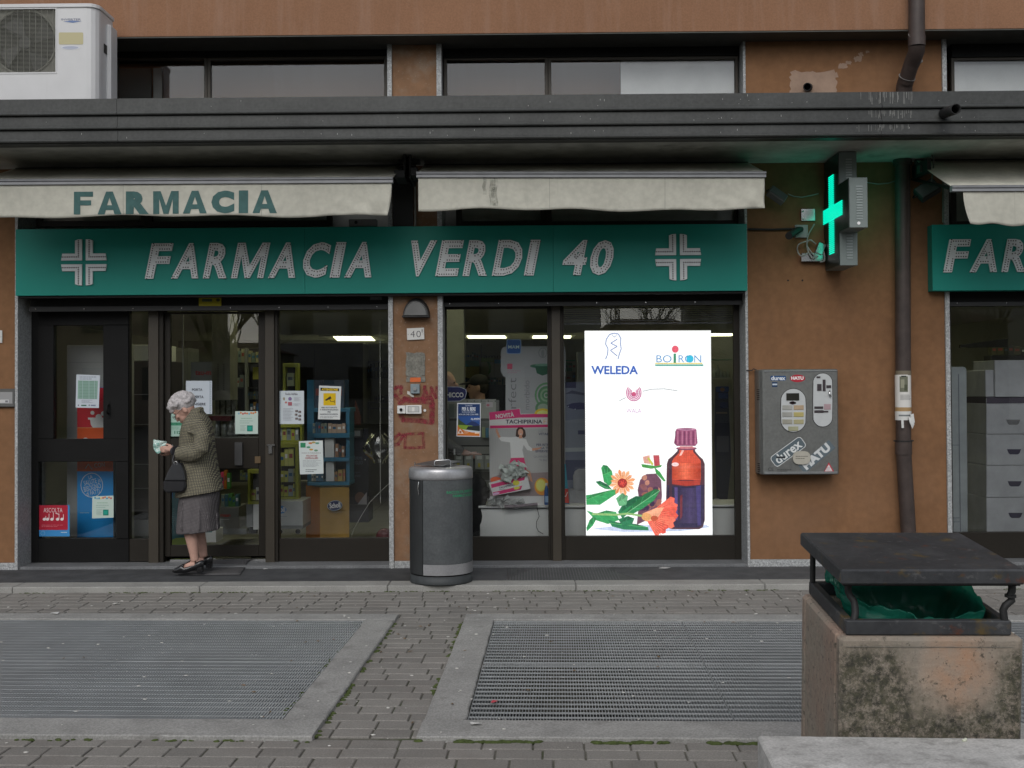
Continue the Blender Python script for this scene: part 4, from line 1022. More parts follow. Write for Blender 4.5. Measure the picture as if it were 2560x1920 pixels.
# red spray paint
spm = bpy.data.materials.new('red_spray'); spm.use_nodes = True; t_ = spm.node_tree; b_ = t_.nodes['Principled BSDF']; b_.inputs['Base Color'].default_value = (.25, .022, .035, 1); b_.inputs['Roughness'].default_value = .7
nn = t_.nodes.new('ShaderNodeTexNoise'); nn.inputs['Scale'].default_value = 26; nn.inputs['Detail'].default_value = 8; gg = t_.nodes.new('ShaderNodeNewGeometry'); t_.links.new(gg.outputs['Position'], nn.inputs['Vector'])
mr = t_.nodes.new('ShaderNodeMapRange'); mr.inputs[1].default_value = .30; mr.inputs[2].default_value = .62; mr.inputs[3].default_value = .05; mr.inputs[4].default_value = .75; t_.links.new(nn.outputs['Fac'], mr.inputs[0]); t_.links.new(mr.outputs[0], b_.inputs['Alpha']); MATS['red_spray'] = spm
gf = thing('graffiti', 'red spray painted scrawl and boxes on the narrow pilaster', 'graffiti', tuple(W(1040, 1000, 0)))
def spray(pts, w):
    w *= 1.5
    s_ = Sheet(-.0006); s_.k = 0; P_ = []
    mb = MB()
    for (a, b), (c, d) in zip(pts, pts[1:]):
        l = math.hypot(c-a, d-b); ux, uy = (c-a)/l, (d-b)/l; a -= ux*w*.3; b -= uy*w*.3; c += ux*w*.3; d += uy*w*.3; nx, ny = -uy*w/2, ux*w/2
        spray.k = getattr(spray, 'k', 0)+1; Y = .0034-.00012*(spray.k % 20)
        P_ = [W(a+nx, b+ny, Y), W(c+nx, d+ny, Y), W(c-nx, d-ny, Y), W(a-nx, b-ny, Y)]; mb.add(P_, [(0, 1, 2, 3)])
    mb.build('sprayed_line', spm, gf)
spray([(985, 985), (990, 968), (1004, 966), (1002, 982), (987, 990), (1000, 1002)], 6)
spray([(1056, 1000), (1062, 966), (1068, 990)], 5); spray([(1076, 990), (1078, 968), (1090, 995), (1092, 968)], 5)
spray([(1000, 1010), (1012, 996), (1040, 1000), (1076, 995), (1082, 1010), (1080, 1056), (1050, 1052), (1008, 1050), (1003, 1040)], 8)
spray([(1010, 1000), (1070, 1003)], 10); spray([(1078, 1000), (1080, 1050)], 9)
spray([(1012, 1086), (1058, 1083), (1060, 1118), (1012, 1120), (1014, 1088)], 5); spray([(986, 1096), (998, 1085), (1008, 1088), (996, 1110), (988, 1112)], 6)

# left intercom
t = thing('intercom', 'grey framed intercom panel at the left picture edge', 'intercom', tuple(W(10, 1018, 0)))
MB().pbox(-60, 972, 36, 1018, -.03, 0).build('frame', mat('intercom_frame', (.13, .13, .125), .45, .4), t, bevel=.006)
s_ = Sheet(-.0305); s_.k = 1; s_.rect(-50, 980, 31, 1009, (150, 150, 150)).rect(-20, 999, 22, 1007, (195, 195, 195)).rect(13, 1001, 20, 1006, (120, 120, 125)).build('face', t)

# ================================================================== UPPER WALL DETAILS
t = thing('plaster_patch', 'pale ragged plaster patch above the canopy with a black pipe end', 'wall patch', tuple(W(2035, 236, 0)))
ppm = mat('pale_plaster', (.33, .23, .17), .95, n=(8, .15), bump=(90, .5, .003))
flatpoly(ragged(1977, 178, 2092, 244, 4.5, 12, 12), -.002, .003, 'patch', ppm, t)
for i, (u, v, w_) in enumerate(((2108, 164, 10), (2122, 156, 6), (2144, 148, 9), (2152, 136, 6), (2168, 128, 4))): flatpoly(ragged(u-w_, v-w_*.7, u+w_, v+w_*.7, 2.5, 20+i, 4), -.0015, .003, 'smear', ppm, t)
MB().tube([W(2022, 218, .02), W(2018, 217, -.10)], .032, 16, cap=False).build('pipe_end', rubber, t, solid=.006); MB().tube([W(2018, 217, -.03), W(2018, 217, -.028)], .03, 16).build('pipe_hole', pit_m, t)
t = thing('downpipe', 'brown downpipe with an elbow, running over the salmon upper wall', 'downpipe', tuple(W(2290, 235, -.1)))
Yp = -.35
P_ = [W(2291, -60, Yp), W(2292, 108, Yp), W(2292, 124, Yp)]
MB().tube([W(2291, -80, Yp), W(2292, 92, Yp)], .066, 20).build('pipe', pipe_m, t)
MB().tube([W(2292, 90, Yp), W(2292, 116, Yp)], .071, 20).build('socket', pipe_m, t)
MB().tube([W(2292, 112, Yp), W(2291, 128, Yp+.02), W(2286, 142, Yp+.06), W(2279, 160, Yp+.11)], .067, 20).build('elbow', pipe_m, t)
MB().tube([W(2281, 152, Yp+.09), W(2272, 180, Yp+.15), W(2264, 206, Yp+.21)], .064, 20).build('pipe', pipe_m, t)
MB().tube([W(2267, 196, Yp+.19), W(2261, 214, Yp+.24), W(2259, 245, Yp+.26), W(2259, 270, Yp+.26)], .068, 20).build('elbow', pipe_m, t)
for v, u in ((90, 2292), (147, 2286), (192, 2268)): MB().tube([W(u, v, Yp+.0+(v-90)*.0018), W(u-.6, v+1.5, Yp+(v-88)*.0018)], .0725, 20).build('joint_ring', mat('ring_grey', (.2, .19, .18), .6), t)
t = thing('downpipe', 'brown ground floor downpipe leaning at its foot, between cross and right window', 'downpipe', tuple(W(2260, 1330, -.1)))
Yp = -.10
MB().tube([W(2256, 402, Yp), W(2257, 600, Yp), W(2258, 935, Yp)], .0635, 20).build('pipe', pipe_m, t)
MB().tube([W(2258, 1040, Yp-.003), W(2259, 1108, Yp-.003)], .062, 20).build('pipe', pipe_m, t)
MB().tube([W(2256, 396, Yp), W(2256, 412, Yp)], .08, 20).build('collar', pipe_m, t)
MB().tube([W(2258, 930, Yp), W(2258, 1112, Yp)], .060, 20).build('pipe', pipe_m, t)
MB().tube([W(2259, 1104, Yp), W(2259, 1136, Yp)], .069, 20).build('socket', pipe_m, t)
MB().tube([W(2259, 1130, Yp), W(2271, 1330, Yp), W(2276, 1412, Yp)], .063, 20).build('pipe', pipe_m, t)
MB().tube([W(2259, 1101, Yp)+Vector((0, 0, 0)), W(2259, 1103.5, Yp)], .073, 20).build('clamp', rubber, t)
MB().cbox(W(2259, 1102, Yp), (.17, .01, .012)).build('clamp', rubber, t)
def wrap(v0, v1, r, col, name, label, cat, extra=None):
    A_, B_ = W(2258, v1, Yp), W(2258, v0, Yp); t2 = thing(name, label, cat, tuple(A_)); mb = MB()
    pts = [(-100+200*i/24) for i in range(25)]
    vs = [(A_.x+r*sin(RAD(a)), Yp-r*cos(RAD(a)), z) for z in (A_.z, B_.z) for a in pts]
    mb.add(vs, [(i, i+1, i+26, i+25) for i in range(24)], lin(col), True)
    if extra:
        for a0, a1, f0, f1, c_ in extra:
            m_ = 8; vs = [(A_.x+(r+.0012)*sin(RAD(a0+(a1-a0)*i/m_)), Yp-(r+.0012)*cos(RAD(a0+(a1-a0)*i/m_)), A_.z+(B_.z-A_.z)*f) for f in (f0, f1) for i in range(m_+1)]
            mb.add(vs, [(i, i+1, i+m_+2, i+m_+1) for i in range(m_)], lin(c_), True)
    mb.build('sheet', PRINT, t2); return t2
wrap(937, 1019, .0665, (215, 213, 208), 'poster', 'white notice with a grey photo wrapped round the brown downpipe', 'notice',
     [(-42, 18, .48, .95, (110, 112, 95)), (-34, -8, .60, .86, (150, 150, 130)), (-10, 12, .52, .70, (80, 84, 66)), (-30, 6, .93, .97, (40, 42, 42))]+[(-38, 30+(i*13 % 22), .38-.035*i, .39-.035*i, (120, 122, 120)) for i in range(5)])
wrap(927, 938, .0655, (120, 112, 96), 'tape_band', 'brown packing tape round the downpipe above the white notice', 'tape')
wrap(1018, 1028, .067, (168, 138, 96), 'tape_band', 'tan tape round the downpipe under the white notice', 'tape')
wrap(1028, 1050, .0675, (210, 210, 206), 'poster', 'torn paper strip with loose ends on the downpipe under the white notice', 'paper strip', [(-50+8*i, -44+8*i+3, .45, .62, (120, 125, 125)) for i in range(11)])
t2 = thing('paper_shred', 'ragged white paper ends hanging from the downpipe', 'paper shred', tuple(W(2268, 1062, -.18)))
for pts in (((2253, 1050), (2259, 1050), (2260, 1070), (2254, 1070)), ((2270, 1040), (2280, 1046), (2286, 1060), (2281, 1072), (2275, 1058)), ((2276, 1036), (2284, 1034), (2287, 1056), (2281, 1060))):
    mb = MB(); P_ = [W(u, v, -.175-.004*i) for i, (u, v) in enumerate(pts)]; mb.add(P_, [tuple(range(len(P_)))]); mb.build('shred', mat('paper_white', (.6, .6, .58), .8), t2, solid=.001)
t = thing('spout', 'short black drain spout sticking out of the canopy front', 'drain spout', tuple(W(2360, 285, -1.14)))
MB().tube([W(2356, 285, -1.10), W(2390, 272, -1.42)], .036, 16, cap=False).build('pipe', rubber, t, solid=.005); MB().tube([W(2362, 283, -1.15), W(2362.5, 283, -1.155)], .033, 16).build('pipe_inside', pit_m, t)
wr = MB().tube([W(1866, 926, -.03), W(1880, 926, -.03), W(1884, 922, -.04), W(1893, 926, -.05)], .005, 6); tag(wr.build('cable', rubber), 'short black cable entering the top of the grey vending machine', 'cable')

# ================================================================== VENDING MACHINE
YV = -.20
vm = thing('vending_machine', 'grey steel wall vending machine with two rounded control panels', 'vending machine', tuple(W(2003, 1187, YV)))
def vx(u, v=1050, Y=YV): return XX(u, v, Y)
bx0, bx1, bz0, bz1 = vx(1909), vx(2096), ZZ(2000, 1187, YV), ZZ(2000, 923, YV)
body = MB(); lft = XX(1888, 1050, -.02)
prof = [(bx0, YV), (bx1, YV), (bx1, -.002), (lft-.0, -.002), (lft, -.03), (lft+.012, YV+.04)]
n = len(prof); body.add([(x, y, bz0) for x, y in prof]+[(x, y, bz1) for x, y in prof], [tuple(range(n))[::-1], tuple(range(n, 2*n))]+[(i, (i+1) % n, (i+1) % n+n, i+n) for i in range(n)])
body.build('cabinet', mat('vending_steel', (.22, .225, .215), .36, .6, n=(5, .12), n2=(40, .06)), vm, bevel=.010)
MB().pbox(1911, 925, 2094, 929, YV-.006, YV).build('top_trim', steel, vm, bevel=.002); MB().pbox(1911, 1179, 2094, 1185, YV-.006, YV).build('bottom_trim', steel, vm, bevel=.002)
def stadium(cu, cv, ru, rv, e=0):
    P_ = []
    for i in range(24):
        a = 2*pi*i/24; x, y = cos(a), sin(a); P_.append((cu+(ru+e)*x, cv+(rv-ru)*(1 if y > 0 else -1)*(abs(y) > .01)+(ru+e)*y))
    return P_
def vpanel(cu, cv, ru, rv):
    o = flatpoly(stadium(cu, cv, ru, rv, 1.6), YV-.004, .004, 'panel_rim', mat('rim_dark', (.05, .05, .05), .4), vm)
    return flatpoly(stadium(cu, cv, ru, rv), YV-.007, .004, 'control_panel', mat('panel_white', (.50, .52, .52), .4, n=(9, .06)), vm)
pa_ = vpanel(1983.5, 1026, 31, 54); pb2 = vpanel(2057, 1000, 24, 66.5)
MB().pbox(1966, 983, 1998, 1001, YV-.012, YV-.007).build('display', mat('display_dark', (.03, .03, .025), .15), vm)
flatpoly(stadium(1982, 1007, 8, 4), YV-.011, .005, 'button', mat('maroon', (.07, .04, .05), .4), vm)
for (u, v, c) in ((1956, 1013, (.36, .36, .33)), (1984.5, 1013, (.40, .30, .20)), (1956, 1030.5, (.33, .33, .30)), (1984.5, 1030.5, (.42, .36, .14)), (1956, 1048.5, (.34, .33, .27)), (1984.5, 1048.5, (.38, .35, .2)), (1971, 1066, (.34, .34, .22))):
    o = MB().pbox(u, v, u+25, v+11.5, YV-.012, YV-.007).build('selection_button', mat('key_%d' % int(c[0]*1000+c[2]*100), c, .35), vm, bevel=.002)
for a in ((2041.5, 941, 2051, 945), (2043, 960, 2054, 977), (2057, 949, 2064, 978), (2066, 963, 2078, 970), (2036, 1016, 2058, 1022), (2036, 1025.5, 2059, 1032), (2059, 1027, 2071, 1031)):
    MB().pbox(a[0], a[1], a[2], a[3], YV-.011, YV-.007).build('slot', mat('slot_dark', (.05, .04, .045), .4), vm)
MB().pbox(2060, 1010, 2077, 1024, YV-.010, YV-.007).build('label_patch', mat('pinkish', (.42, .30, .32), .5), vm)
MB().tube([W(2074, 978, YV-.007), W(2074, 984, YV-.03), W(2077, 991, YV-.02)], .008, 8).build('coin_return_lever', chrome, vm)
s_ = Sheet(YV-.0008); s_.k = 0
s_.rrect(1926, 939.5, 1965, 951.5, 3, (45, 80, 125)).text('durex', 1928, 940, 1963.5, 950.5, (220, 224, 228), .03)
s_.ell(1994, 946, 19, 9.5, (175, 45, 60)).text('HATU', 1978, 941, 2009, 949.5, (235, 230, 230), .05)
s_.rect(1930, 955, 1943.5, 967.5, (35, 62, 95)).rect(1931, 959, 1943, 963, (190, 200, 210))
s_.xf = None
def rq(cu, cv, w, h, rot):
    r_ = RAD(rot); return [(cu+x*cos(r_)-y*sin(r_), cv+x*sin(r_)+y*cos(r_)) for x, y in ((-w/2, -h/2), (w/2, -h/2), (w/2, h/2), (-w/2, h/2))]
def rrq(cu, cv, w, h, rot, r0_):
    r_ = RAD(rot); P_ = []
    for cx, cy, a in ((w/2-r0_, -h/2+r0_, -90), (w/2-r0_, h/2-r0_, 0), (-w/2+r0_, h/2-r0_, 90), (-w/2+r0_, -h/2+r0_, 180)):
        P_ += [(cx+r0_*cos(RAD(a+k)), cy+r0_*sin(RAD(a+k))) for k in (0, 30, 60, 90)]
    return [(cu+x*cos(r_)-y*sin(r_), cv+x*sin(r_)+y*cos(r_)) for x, y in P_]
s_.poly(rrq(1970.5, 1129.5, 94, 31, -36, 8), (212, 215, 214)).poly(rrq(1970.5, 1129.5, 91, 28, -36, 7), (88, 100, 106))
s_.text('durex', 1932, 1117, 2008, 1141, (212, 215, 214), .02, rot=-37).rect(1941, 1141, 1963, 1146, (50, 52, 55))
s_.poly(rq(2042, 1142, 100, 26, -40), (96, 108, 114)).text('HATU', 2000, 1130, 2082, 1152, (205, 208, 208), .06, rot=-41)
s_.poly([(2072, 1156), (2086.5, 1181), (2059, 1181)], (190, 50, 65)).poly([(2072, 1161), (2081.5, 1178), (2062, 1178)], (215, 205, 205)).lines(2065, 1168, 2079, 1177, 3, (120, 90, 95))
s_.text('CE', 1920, 1169, 1934, 1177, (60, 62, 62), -.01).lines(1943, 1172, 1980, 1179, 2, (60, 62, 62)); s_.build('decals', vm)
flatpoly(rrq(2004.5, 1144.5, 44, 33, 0, 14), YV-.018, .016, 'key_cover', mat('cover_cream', (.42, .40, .34), .5, n=(9, .08)), vm)
s_ = Sheet(YV-.0185); s_.k = 0; s_.lines(1989, 1138, 2021, 1149, 2, (90, 88, 80)); s_.build('cover_print', vm)
vmg = MB()
for i in range(6):
    for z_ in (975, 1160): p_ = W(1900, z_+i*5, YV+.08); vmg.box(lft+.004, lft+.010, YV+.05, YV+.12, p_.z, p_.z+.006)
vmg.build('side_vents', dark_m, vm)['kind'] = 'stuff'
# ================================================================== SHOP INTERIOR
room = thing('shop_room', None, None, (0, 3, 0)); room['kind'] = 'structure'
ZC = 2.52; YB = 11.2
MB().box(-6.45, 6.6, .33, YB, -.04, .060).build('shop_floor', floor_m, room)
MB().box(-6.45, 6.6, .42, YB, 3.30, 3.36).build('front_ceiling', ceil_m, room)
MB().box(-6.45, 6.6, 2.6, YB, ZC, ZC+.08).build('ceiling', ceil_m, room); MB().box(-6.45, 6.6, 2.58, 2.6, ZC, 3.3).build('ceiling_step', inner_wall, room)
MB().box(-6.5, 6.6, YB, YB+.1, 0, 3.3).build('back_wall', mat('yellowed_wall', (.40, .40, .35), .8), room)
MB().box(-6.55, -6.45, .4, YB, 0, 3.3).build('side_wall', inner_wall, room); MB().box(6.6, 6.7, .4, YB, 0, 3.3).build('side_wall', inner_wall, room)
MB().box(XX(1042, 1080, 0)-.04, XX(1042, 1080, 0)+.04, .4, 2.2, 0, 3.3).build('partition', inner_wall, room)
MB().box(3.0, 3.06, .4, 4.5, 0, 3.3).build('partition', inner_wall, room)
tl = MB(); x = -6.4
while x < 6.5: tl.box(x, x+.005, .5, YB, .060, .0606); x += .45
y = .6
while y < YB: tl.box(-6.4, 6.5, y, y+.005, .0600, .0609); y += .45
tl.build('floor_joints', mat('tile_joint', (.14, .135, .13), .8), room)['kind'] = 'stuff'
lampm = mat('ceiling_lamp_light', (0, 0, 0), .5, n=None); b_ = lampm.node_tree.nodes['Principled BSDF']; b_.inputs['Emission Color'].default_value = (.80, .80, .46, 1); b_.inputs['Emission Strength'].default_value = 5.0
def clamp_(u0, v0, u1, v1, skew, label, n=0):
    a, b, c, d = G(u0, v0, ZC-.03), G(u1, v0, ZC-.03), G(u1+skew, v1, ZC-.03), G(u0+skew, v1, ZC-.03)
    t = thing('ceiling_light', label, 'ceiling light', tuple((a+c)/2), 'lit ceiling panels inside the pharmacy')
    MB().add([a, b, c, d]+[p+Vector((0, 0, .004)) for p in (a, b, c, d)], [(0, 1, 2, 3), (7, 6, 5, 4), (0, 4, 5, 1), (1, 5, 6, 2), (2, 6, 7, 3), (3, 7, 4, 0)]).build('diffuser', lampm, t)
    e = (b-a).normalized()*.03; f = (d-a).normalized()*.05
    MB().box(min(a.x, d.x)-.05, max(b.x, c.x)+.05, a.y-.06, c.y+.06, ZC-.022, ZC-.001).build('frame', inner_white, t)
clamp_(833, 842, 927, 852, 11, 'lit yellowish ceiling panel seen through the pane left of the pilaster')
clamp_(1167, 840, 1262, 846, 4, 'lit ceiling panel at left in the first pane right of the pilaster')
clamp_(1333, 840, 1428, 846, -2, 'lit ceiling panel crossed by the brown window post')
clamp_(1750, 835, 1842, 841, -18, 'lit ceiling panel right of the bright advertising screen')

for x, lab in ((-5.2, 'left of the hinged door'), (-3.4, 'over the sliding door'), (-1.9, 'over the foot care stands'), (-.2, 'over the baby stand'), (1.6, 'over the bright screen'), (4.4, 'over the drawer cabinet')):  # added panels above the view, filling the front of the shop with light
    t = thing('ceiling_light', 'added unseen fill panel in the high front ceiling, '+lab, 'ceiling light', (x, 1.7, 3.29)); MB().box(x-.6, x+.6, 1.45, 1.95, 3.27, 3.278).build('diffuser', lampm, t); MB().box(x-.63, x+.63, 1.42, 1.98, 3.279, 3.298).build('frame', inner_white, t)

def item(name, label, cat, u, v, Y, group=None): return thing(name, label, cat, tuple(W(u, v, Y)), group)
def boxes(t, u0, u1, v0, v1, Y, cols, nm='pack', w=10, dep=.06, seed=1, gap=1):
    r_ = random.Random(seed); u = u0
    while u < u1-3:
        ww = w*(.7+.6*r_.random()); ww = min(ww, u1-u); h = (v1-v0)*(.7+.3*r_.random()); c = r_.choice(cols)
        mb = MB().pbox(u, v1-h, u+ww-gap, v1, Y, Y+dep, lin(c))
        k = W(u, v1, Y-.0006); mb2 = Sheet(Y-.0008); mb2.k = 0; c2 = r_.choice([(220, 220, 215), (60, 70, 80), (120, 60, 55), (40, 80, 110)])
        mb2.rect(u+ww*.15, v1-h*.7, u+ww*.75, v1-h*.45, c2); mb.v and None
        kk = len(mb.v); mb.v += mb2.mb.v; mb.f += [[i+kk for i in f] for f in mb2.mb.f]; mb.c += mb2.mb.c; mb.sm += mb2.mb.sm
        mb.build(nm, PRINT, t); u += ww
def shelf(t, u0, u1, v, Y, m_=inner_white, th=3, dep=.3): MB().pbox(u0, v, u1, v+th, Y, Y+dep).build('shelf', m_, t, bevel=.002)

# --- behind the hinged door
Y1 = .60
t = item('partition_board', 'tall pale grey display panel behind the hinged door', 'display panel', 230, 1346, Y1+.12)
MB().pbox(167, 863, 330, 1362, Y1+.12, Y1+.18).build('panel', mat('pale_panel', (.34, .35, .35), .5, n=(2, .05)), t, bevel=.003)
MB().pbox(167, 905, 330, 906, Y1+.117, Y1+.12).build('panel_joint', inner_grey, t)
t, s_ = notice('poster_column', 'tall red, orange and blue cardboard column with a white bathtub icon behind the hinged door', 'advertising column', Y1, 193, 969, 283, 1352)
s_.base(193, 968, 283, 1352, (24, 118, 180)); s_.rect(193, 969, 283, 1070, (168, 28, 42)).rect(193, 1070, 283, 1178, (190, 75, 32)).rect(193, 1068.5, 262, 1070.5, (225, 120, 80))
s_.ell(231, 1032, 5, 5, (215, 210, 205)).ell(247, 1042, 8, 7, (215, 210, 205)).ell(259, 1034, 7, 6, (215, 210, 205)).rect(220, 1044, 283, 1049, (215, 210, 205)).poly([(225, 1048), (283, 1048), (283, 1068), (232, 1069), (227, 1062)], (215, 210, 205)).ell(214, 1098, 6, 4, (215, 210, 205))
s_.line([(213, 1172), (221, 1160), (224, 1165), (230, 1174)], 1.5, (225, 200, 185)).text('CON', 236, 1157, 262, 1168, (222, 205, 190), -.01, -6)
s_.ell(229.5, 1213, 28, 31, (205, 215, 220)).ell(229.5, 1213, 26.5, 29.5, (24, 118, 180))
s_.text('LA', 221, 1188, 231, 1197, (215, 222, 226), -.005, -15).text('SALUTE in', 209, 1198, 251, 1210, (215, 222, 226), -.005, -12).text('BISOGNO', 209, 1212, 252, 1225, (215, 222, 226), -.005, -14).text('di FATTI', 216, 1226, 249, 1237, (215, 222, 226), -.005, -12)
s_.lines(200, 1280, 224, 1284, 1, (150, 190, 215)); s_.build('printed_front', t)
for k in range(40): 
    pass
t = item('fridge', 'glass fronted fridge cabinet with a white top seen through the narrow side pane', 'fridge', 350, 1346, 1.0)
MB().pbox(322, 862, 400, 902, 1.0, 1.5).build('fridge_top', inner_white, t, bevel=.004)
MB().pbox(322, 904, 327, 1300, .98, 1.02).build('door_edge', mat('warm_white', (.45, .44, .36), .4), t); MB().pbox(327, 904, 420, 1300, 1.0, 1.5).build('fridge_body', inner_dark, t)
for v in (985, 1060, 1160, 1220): MB().pbox(330, v, 400, v+2, .985, .999).build('shelf_edge', inner_grey, t)
MB().pbox(324, 1300, 400, 1346, .98, 1.5).build('fridge_base', inner_grey, t)
MB().pbox(285, 1300, 312, 1352, .85, 1.1).build('waste_bin', inner_dark, thing('waste_bin', 'small black bin inside behind the hinged door', 'waste bin', tuple(W(298, 1352, .85))))
# notices on the glass
YG = YF+.018
t, s_ = notice('timetable', 'white timetable sheet with green columns taped inside the hinged door glass', 'notice', YG, 189, 937, 249, 1021)
s_.base(0, 0, 0, 0, (196, 204, 212), [(191, 936), (250, 938), (247, 1020), (189, 1019)])
s_.lines(199, 940, 242, 950, 2, (110, 120, 135)).poly([(195, 951), (245, 952), (243, 998), (194, 997)], (140, 172, 158))
for i in range(12): s_.rect(198, 953+i*3.8, 241, 954+i*3.8, (105, 140, 128))
for u in (206, 222, 236): s_.rect(u, 952, u+1, 997, (175, 195, 195))
s_.lines(204, 999, 232, 1008, 3, (130, 135, 150)).rect(203, 1012, 216, 1015, (70, 110, 90)).ell(196, 1013, 1.5, 1.5, (50, 60, 70)).rect(227, 1012, 239, 1015, (120, 130, 150)).ell(223, 1013, 1.5, 1.5, (50, 60, 70)); s_.build('sheet', t)
def conc(u0, v0, u1, v1, label, quad=None):
    t, s_ = notice('notice', label, 'notice', YG, u0, v0, u1, v1); w, h = u1-u0, v1-v0
    s_.base(u0, v0, u1, v1, (188, 205, 196), quad)
    r_ = random.Random(int(u0))
    for i in range(9): s_.ell(u0+w*(.16+.72*i/8), v0+h*(.05+.07*r_.random()), w*.04, h*.045, r_.choice([(205, 120, 60), (70, 140, 175), (190, 80, 70), (120, 170, 190), (230, 190, 110)]))
    s_.lines(u0+w*.25, v0+h*.26, u0+w*.75, v0+h*.36, 1, (130, 175, 150)).lines(u0+w*.2, v0+h*.38, u0+w*.8, v0+h*.56, 2, (140, 172, 160)).lines(u0+w*.22, v0+h*.60, u0+w*.48, v0+h*.88, 5, (130, 160, 150))
    s_.rect(u0+w*.52, v0+h*.62, u0+w*.77, v0+h*.88, (20, 130, 115)).rect(u0+w*.57, v0+h*.68, u0+w*.72, v0+h*.82, (40, 155, 135)); s_.build('sheet', t)
conc(229, 1240, 284, 1295, 'pale green leaflet with teal square taped low on the hinged door', [(231, 1241), (284, 1239), (284, 1294), (230, 1296)])
conc(588, 1028, 645, 1085, 'pale green leaflet with teal square taped on the sliding door')
t, s_ = notice('sticker', 'red and blue sticker with white musical notes low on the hinged door', 'sticker', YG, 96, 1263, 174, 1341)
s_.base(97, 1263, 174, 1341, (62, 140, 200)).rrect(96, 1263, 169.5, 1325, 3, (172, 35, 55)).text('ASCOLTA', 109, 1270, 156, 1281, (232, 225, 225), -.01)
for u, h in ((111, 8), (119, 14), (130, 16), (144, 14), (155, 12)):
    s_.ell(u, 1298, 4.2, 3.6, (235, 225, 225), -20).line([(u+3.5, 1297), (u+3.5, 1298-h)], 1.3, (235, 225, 225))
s_.line([(139, 1283), (148, 1286)], 1.6, (235, 225, 225)).lines(104, 1311, 160, 1318, 2, (215, 120, 130)).lines(152, 1328, 168, 1334, 1, (210, 225, 235)).ell(107, 1333, 5.5, 5.5, (120, 175, 220)).ell(107, 1333, 4.5, 4.5, (62, 140, 200)); s_.build('sheet', t)
t, s_ = notice('notice', 'white sheet reading PORTA APERTA SPINGERE taped on the sliding door behind the woman', 'notice', YG+.02, 465, 952, 530, 1035)
s_.base(465, 952, 530, 1035, (192, 200, 208)).rect(524, 952, 526, 1035, (150, 165, 175))
for i in range(14): s_.ell(526.5, 956+i*5.8, .9, .9, (110, 130, 140))
s_.text('PORTA', 480, 971, 506, 977.5, (60, 62, 70), .02).text('APERTA', 479, 989, 509, 995.5, (60, 62, 70), .02).text('SPINGERE', 473, 1007, 514, 1013.5, (60, 62, 70), .02); s_.build('sheet', t)
t, s_ = notice('notice', 'small green and white antibiotics notice left of the woman\'s coat', 'notice', YG+.02, 424, 1033, 460, 1091)
s_.base(424, 1033, 457, 1091, (165, 195, 182)).rect(424, 1056, 457, 1064, (80, 150, 120)).text('ANTIBIOTICI', 426, 1057, 460, 1063, (25, 105, 75), .02).lines(426, 1066, 456, 1074, 3, (60, 140, 105)).text('112', 436, 1077, 452, 1085, (25, 105, 75), .04); s_.build('sheet', t)
t, s_ = notice('notice', 'white Studio sheet with two columns of small pictures on the fixed pane', 'notice', YG, 697, 977, 760, 1060)
s_.base(697, 977, 760, 1060, (196, 204, 208)).rect(700, 977, 701.5, 1060, (140, 155, 165))
for i in range(16): s_.ell(698.6, 980+i*5.1, .9, .9, (90, 100, 110))
s_.text('Studio HaPaSo', 713, 982, 744, 987.5, (105, 100, 110), .01)
s_.ell(710, 997, 2.5, 4, (150, 140, 120)).ell(715, 1006, 3, 2.5, (180, 110, 100)).ell(725, 997, 4.5, 4.5, (130, 110, 150)).rect(720, 1005, 730, 1014, (165, 95, 105)).lines(735, 993, 752, 1003, 4, (160, 155, 165)).lines(733, 1008, 752, 1014, 2, (160, 155, 165))
s_.lines(708, 1020, 734, 1052, 9, (150, 152, 160))
for u, v in ((738, 1025), (746, 1027), (737, 1034), (746, 1037), (738, 1044), (746, 1046)): s_.rect(u, v, u+6.5, v+5, (95, 85, 85)).rect(u+1, v+1, u+3, v+4, (150, 140, 135))
s_.build('sheet', t)
t, s_ = notice('warning_sign', 'white and yellow video surveillance warning reading ATTENZIONE on the fixed pane', 'warning sign', YG, 795, 965, 853, 1049)
q_ = [(798, 964), (853, 966), (850, 1049), (795, 1048)]
s_.base(0, 0, 0, 0, (206, 210, 208), q_).poly([(801, 969), (848, 971), (848, 978), (801, 977)], (28, 32, 40)).text('ATTENZIONE!', 804, 971, 845, 976.6, (215, 185, 30), .05, 1)
s_.rect(808.5, 983, 839.5, 1013.5, (210, 175, 10)).poly([(812, 1000), (826, 990), (829, 996), (815, 1002)], (45, 40, 25)).line([(824, 998), (827, 1004), (836, 1004)], 1.4, (45, 40, 25)).line([(836, 1000), (836, 1008)], 1.2, (45, 40, 25))
for i, (tx, a, b) in enumerate((('AREA SOTTOPOSTA', 803, 843), ('A VIDEOSORVEGLIANZA', 800, 846), ('PER', 819, 827), ('RAGIONI DI SICUREZZA', 800, 845))): s_.text(tx, a, 1017+i*5.6, b, 1020.5+i*5.6, (50, 55, 70), .02)
s_.lines(800, 1040, 846, 1046, 2, (90, 95, 105)); s_.build('sheet', t)
t, s_ = notice('notice', 'white volunteer course notice tilted slightly on the fixed pane, below the warning sign', 'notice', YG, 748, 1102, 808, 1185)
s_.base(0, 0, 0, 0, (202, 210, 208), [(747, 1103), (807, 1101), (809, 1184), (750, 1186)]).rect(751, 1107, 764, 1119, (45, 130, 90))
for u, v, c in ((776, 1108, (190, 120, 70)), (784, 1106, (170, 150, 90)), (793, 1108, (100, 150, 130)), (771, 1118, (90, 150, 120)), (778, 1124, (190, 150, 70)), (790, 1126, (110, 150, 120))): s_.ell(u, v, 5, 2.4, c)
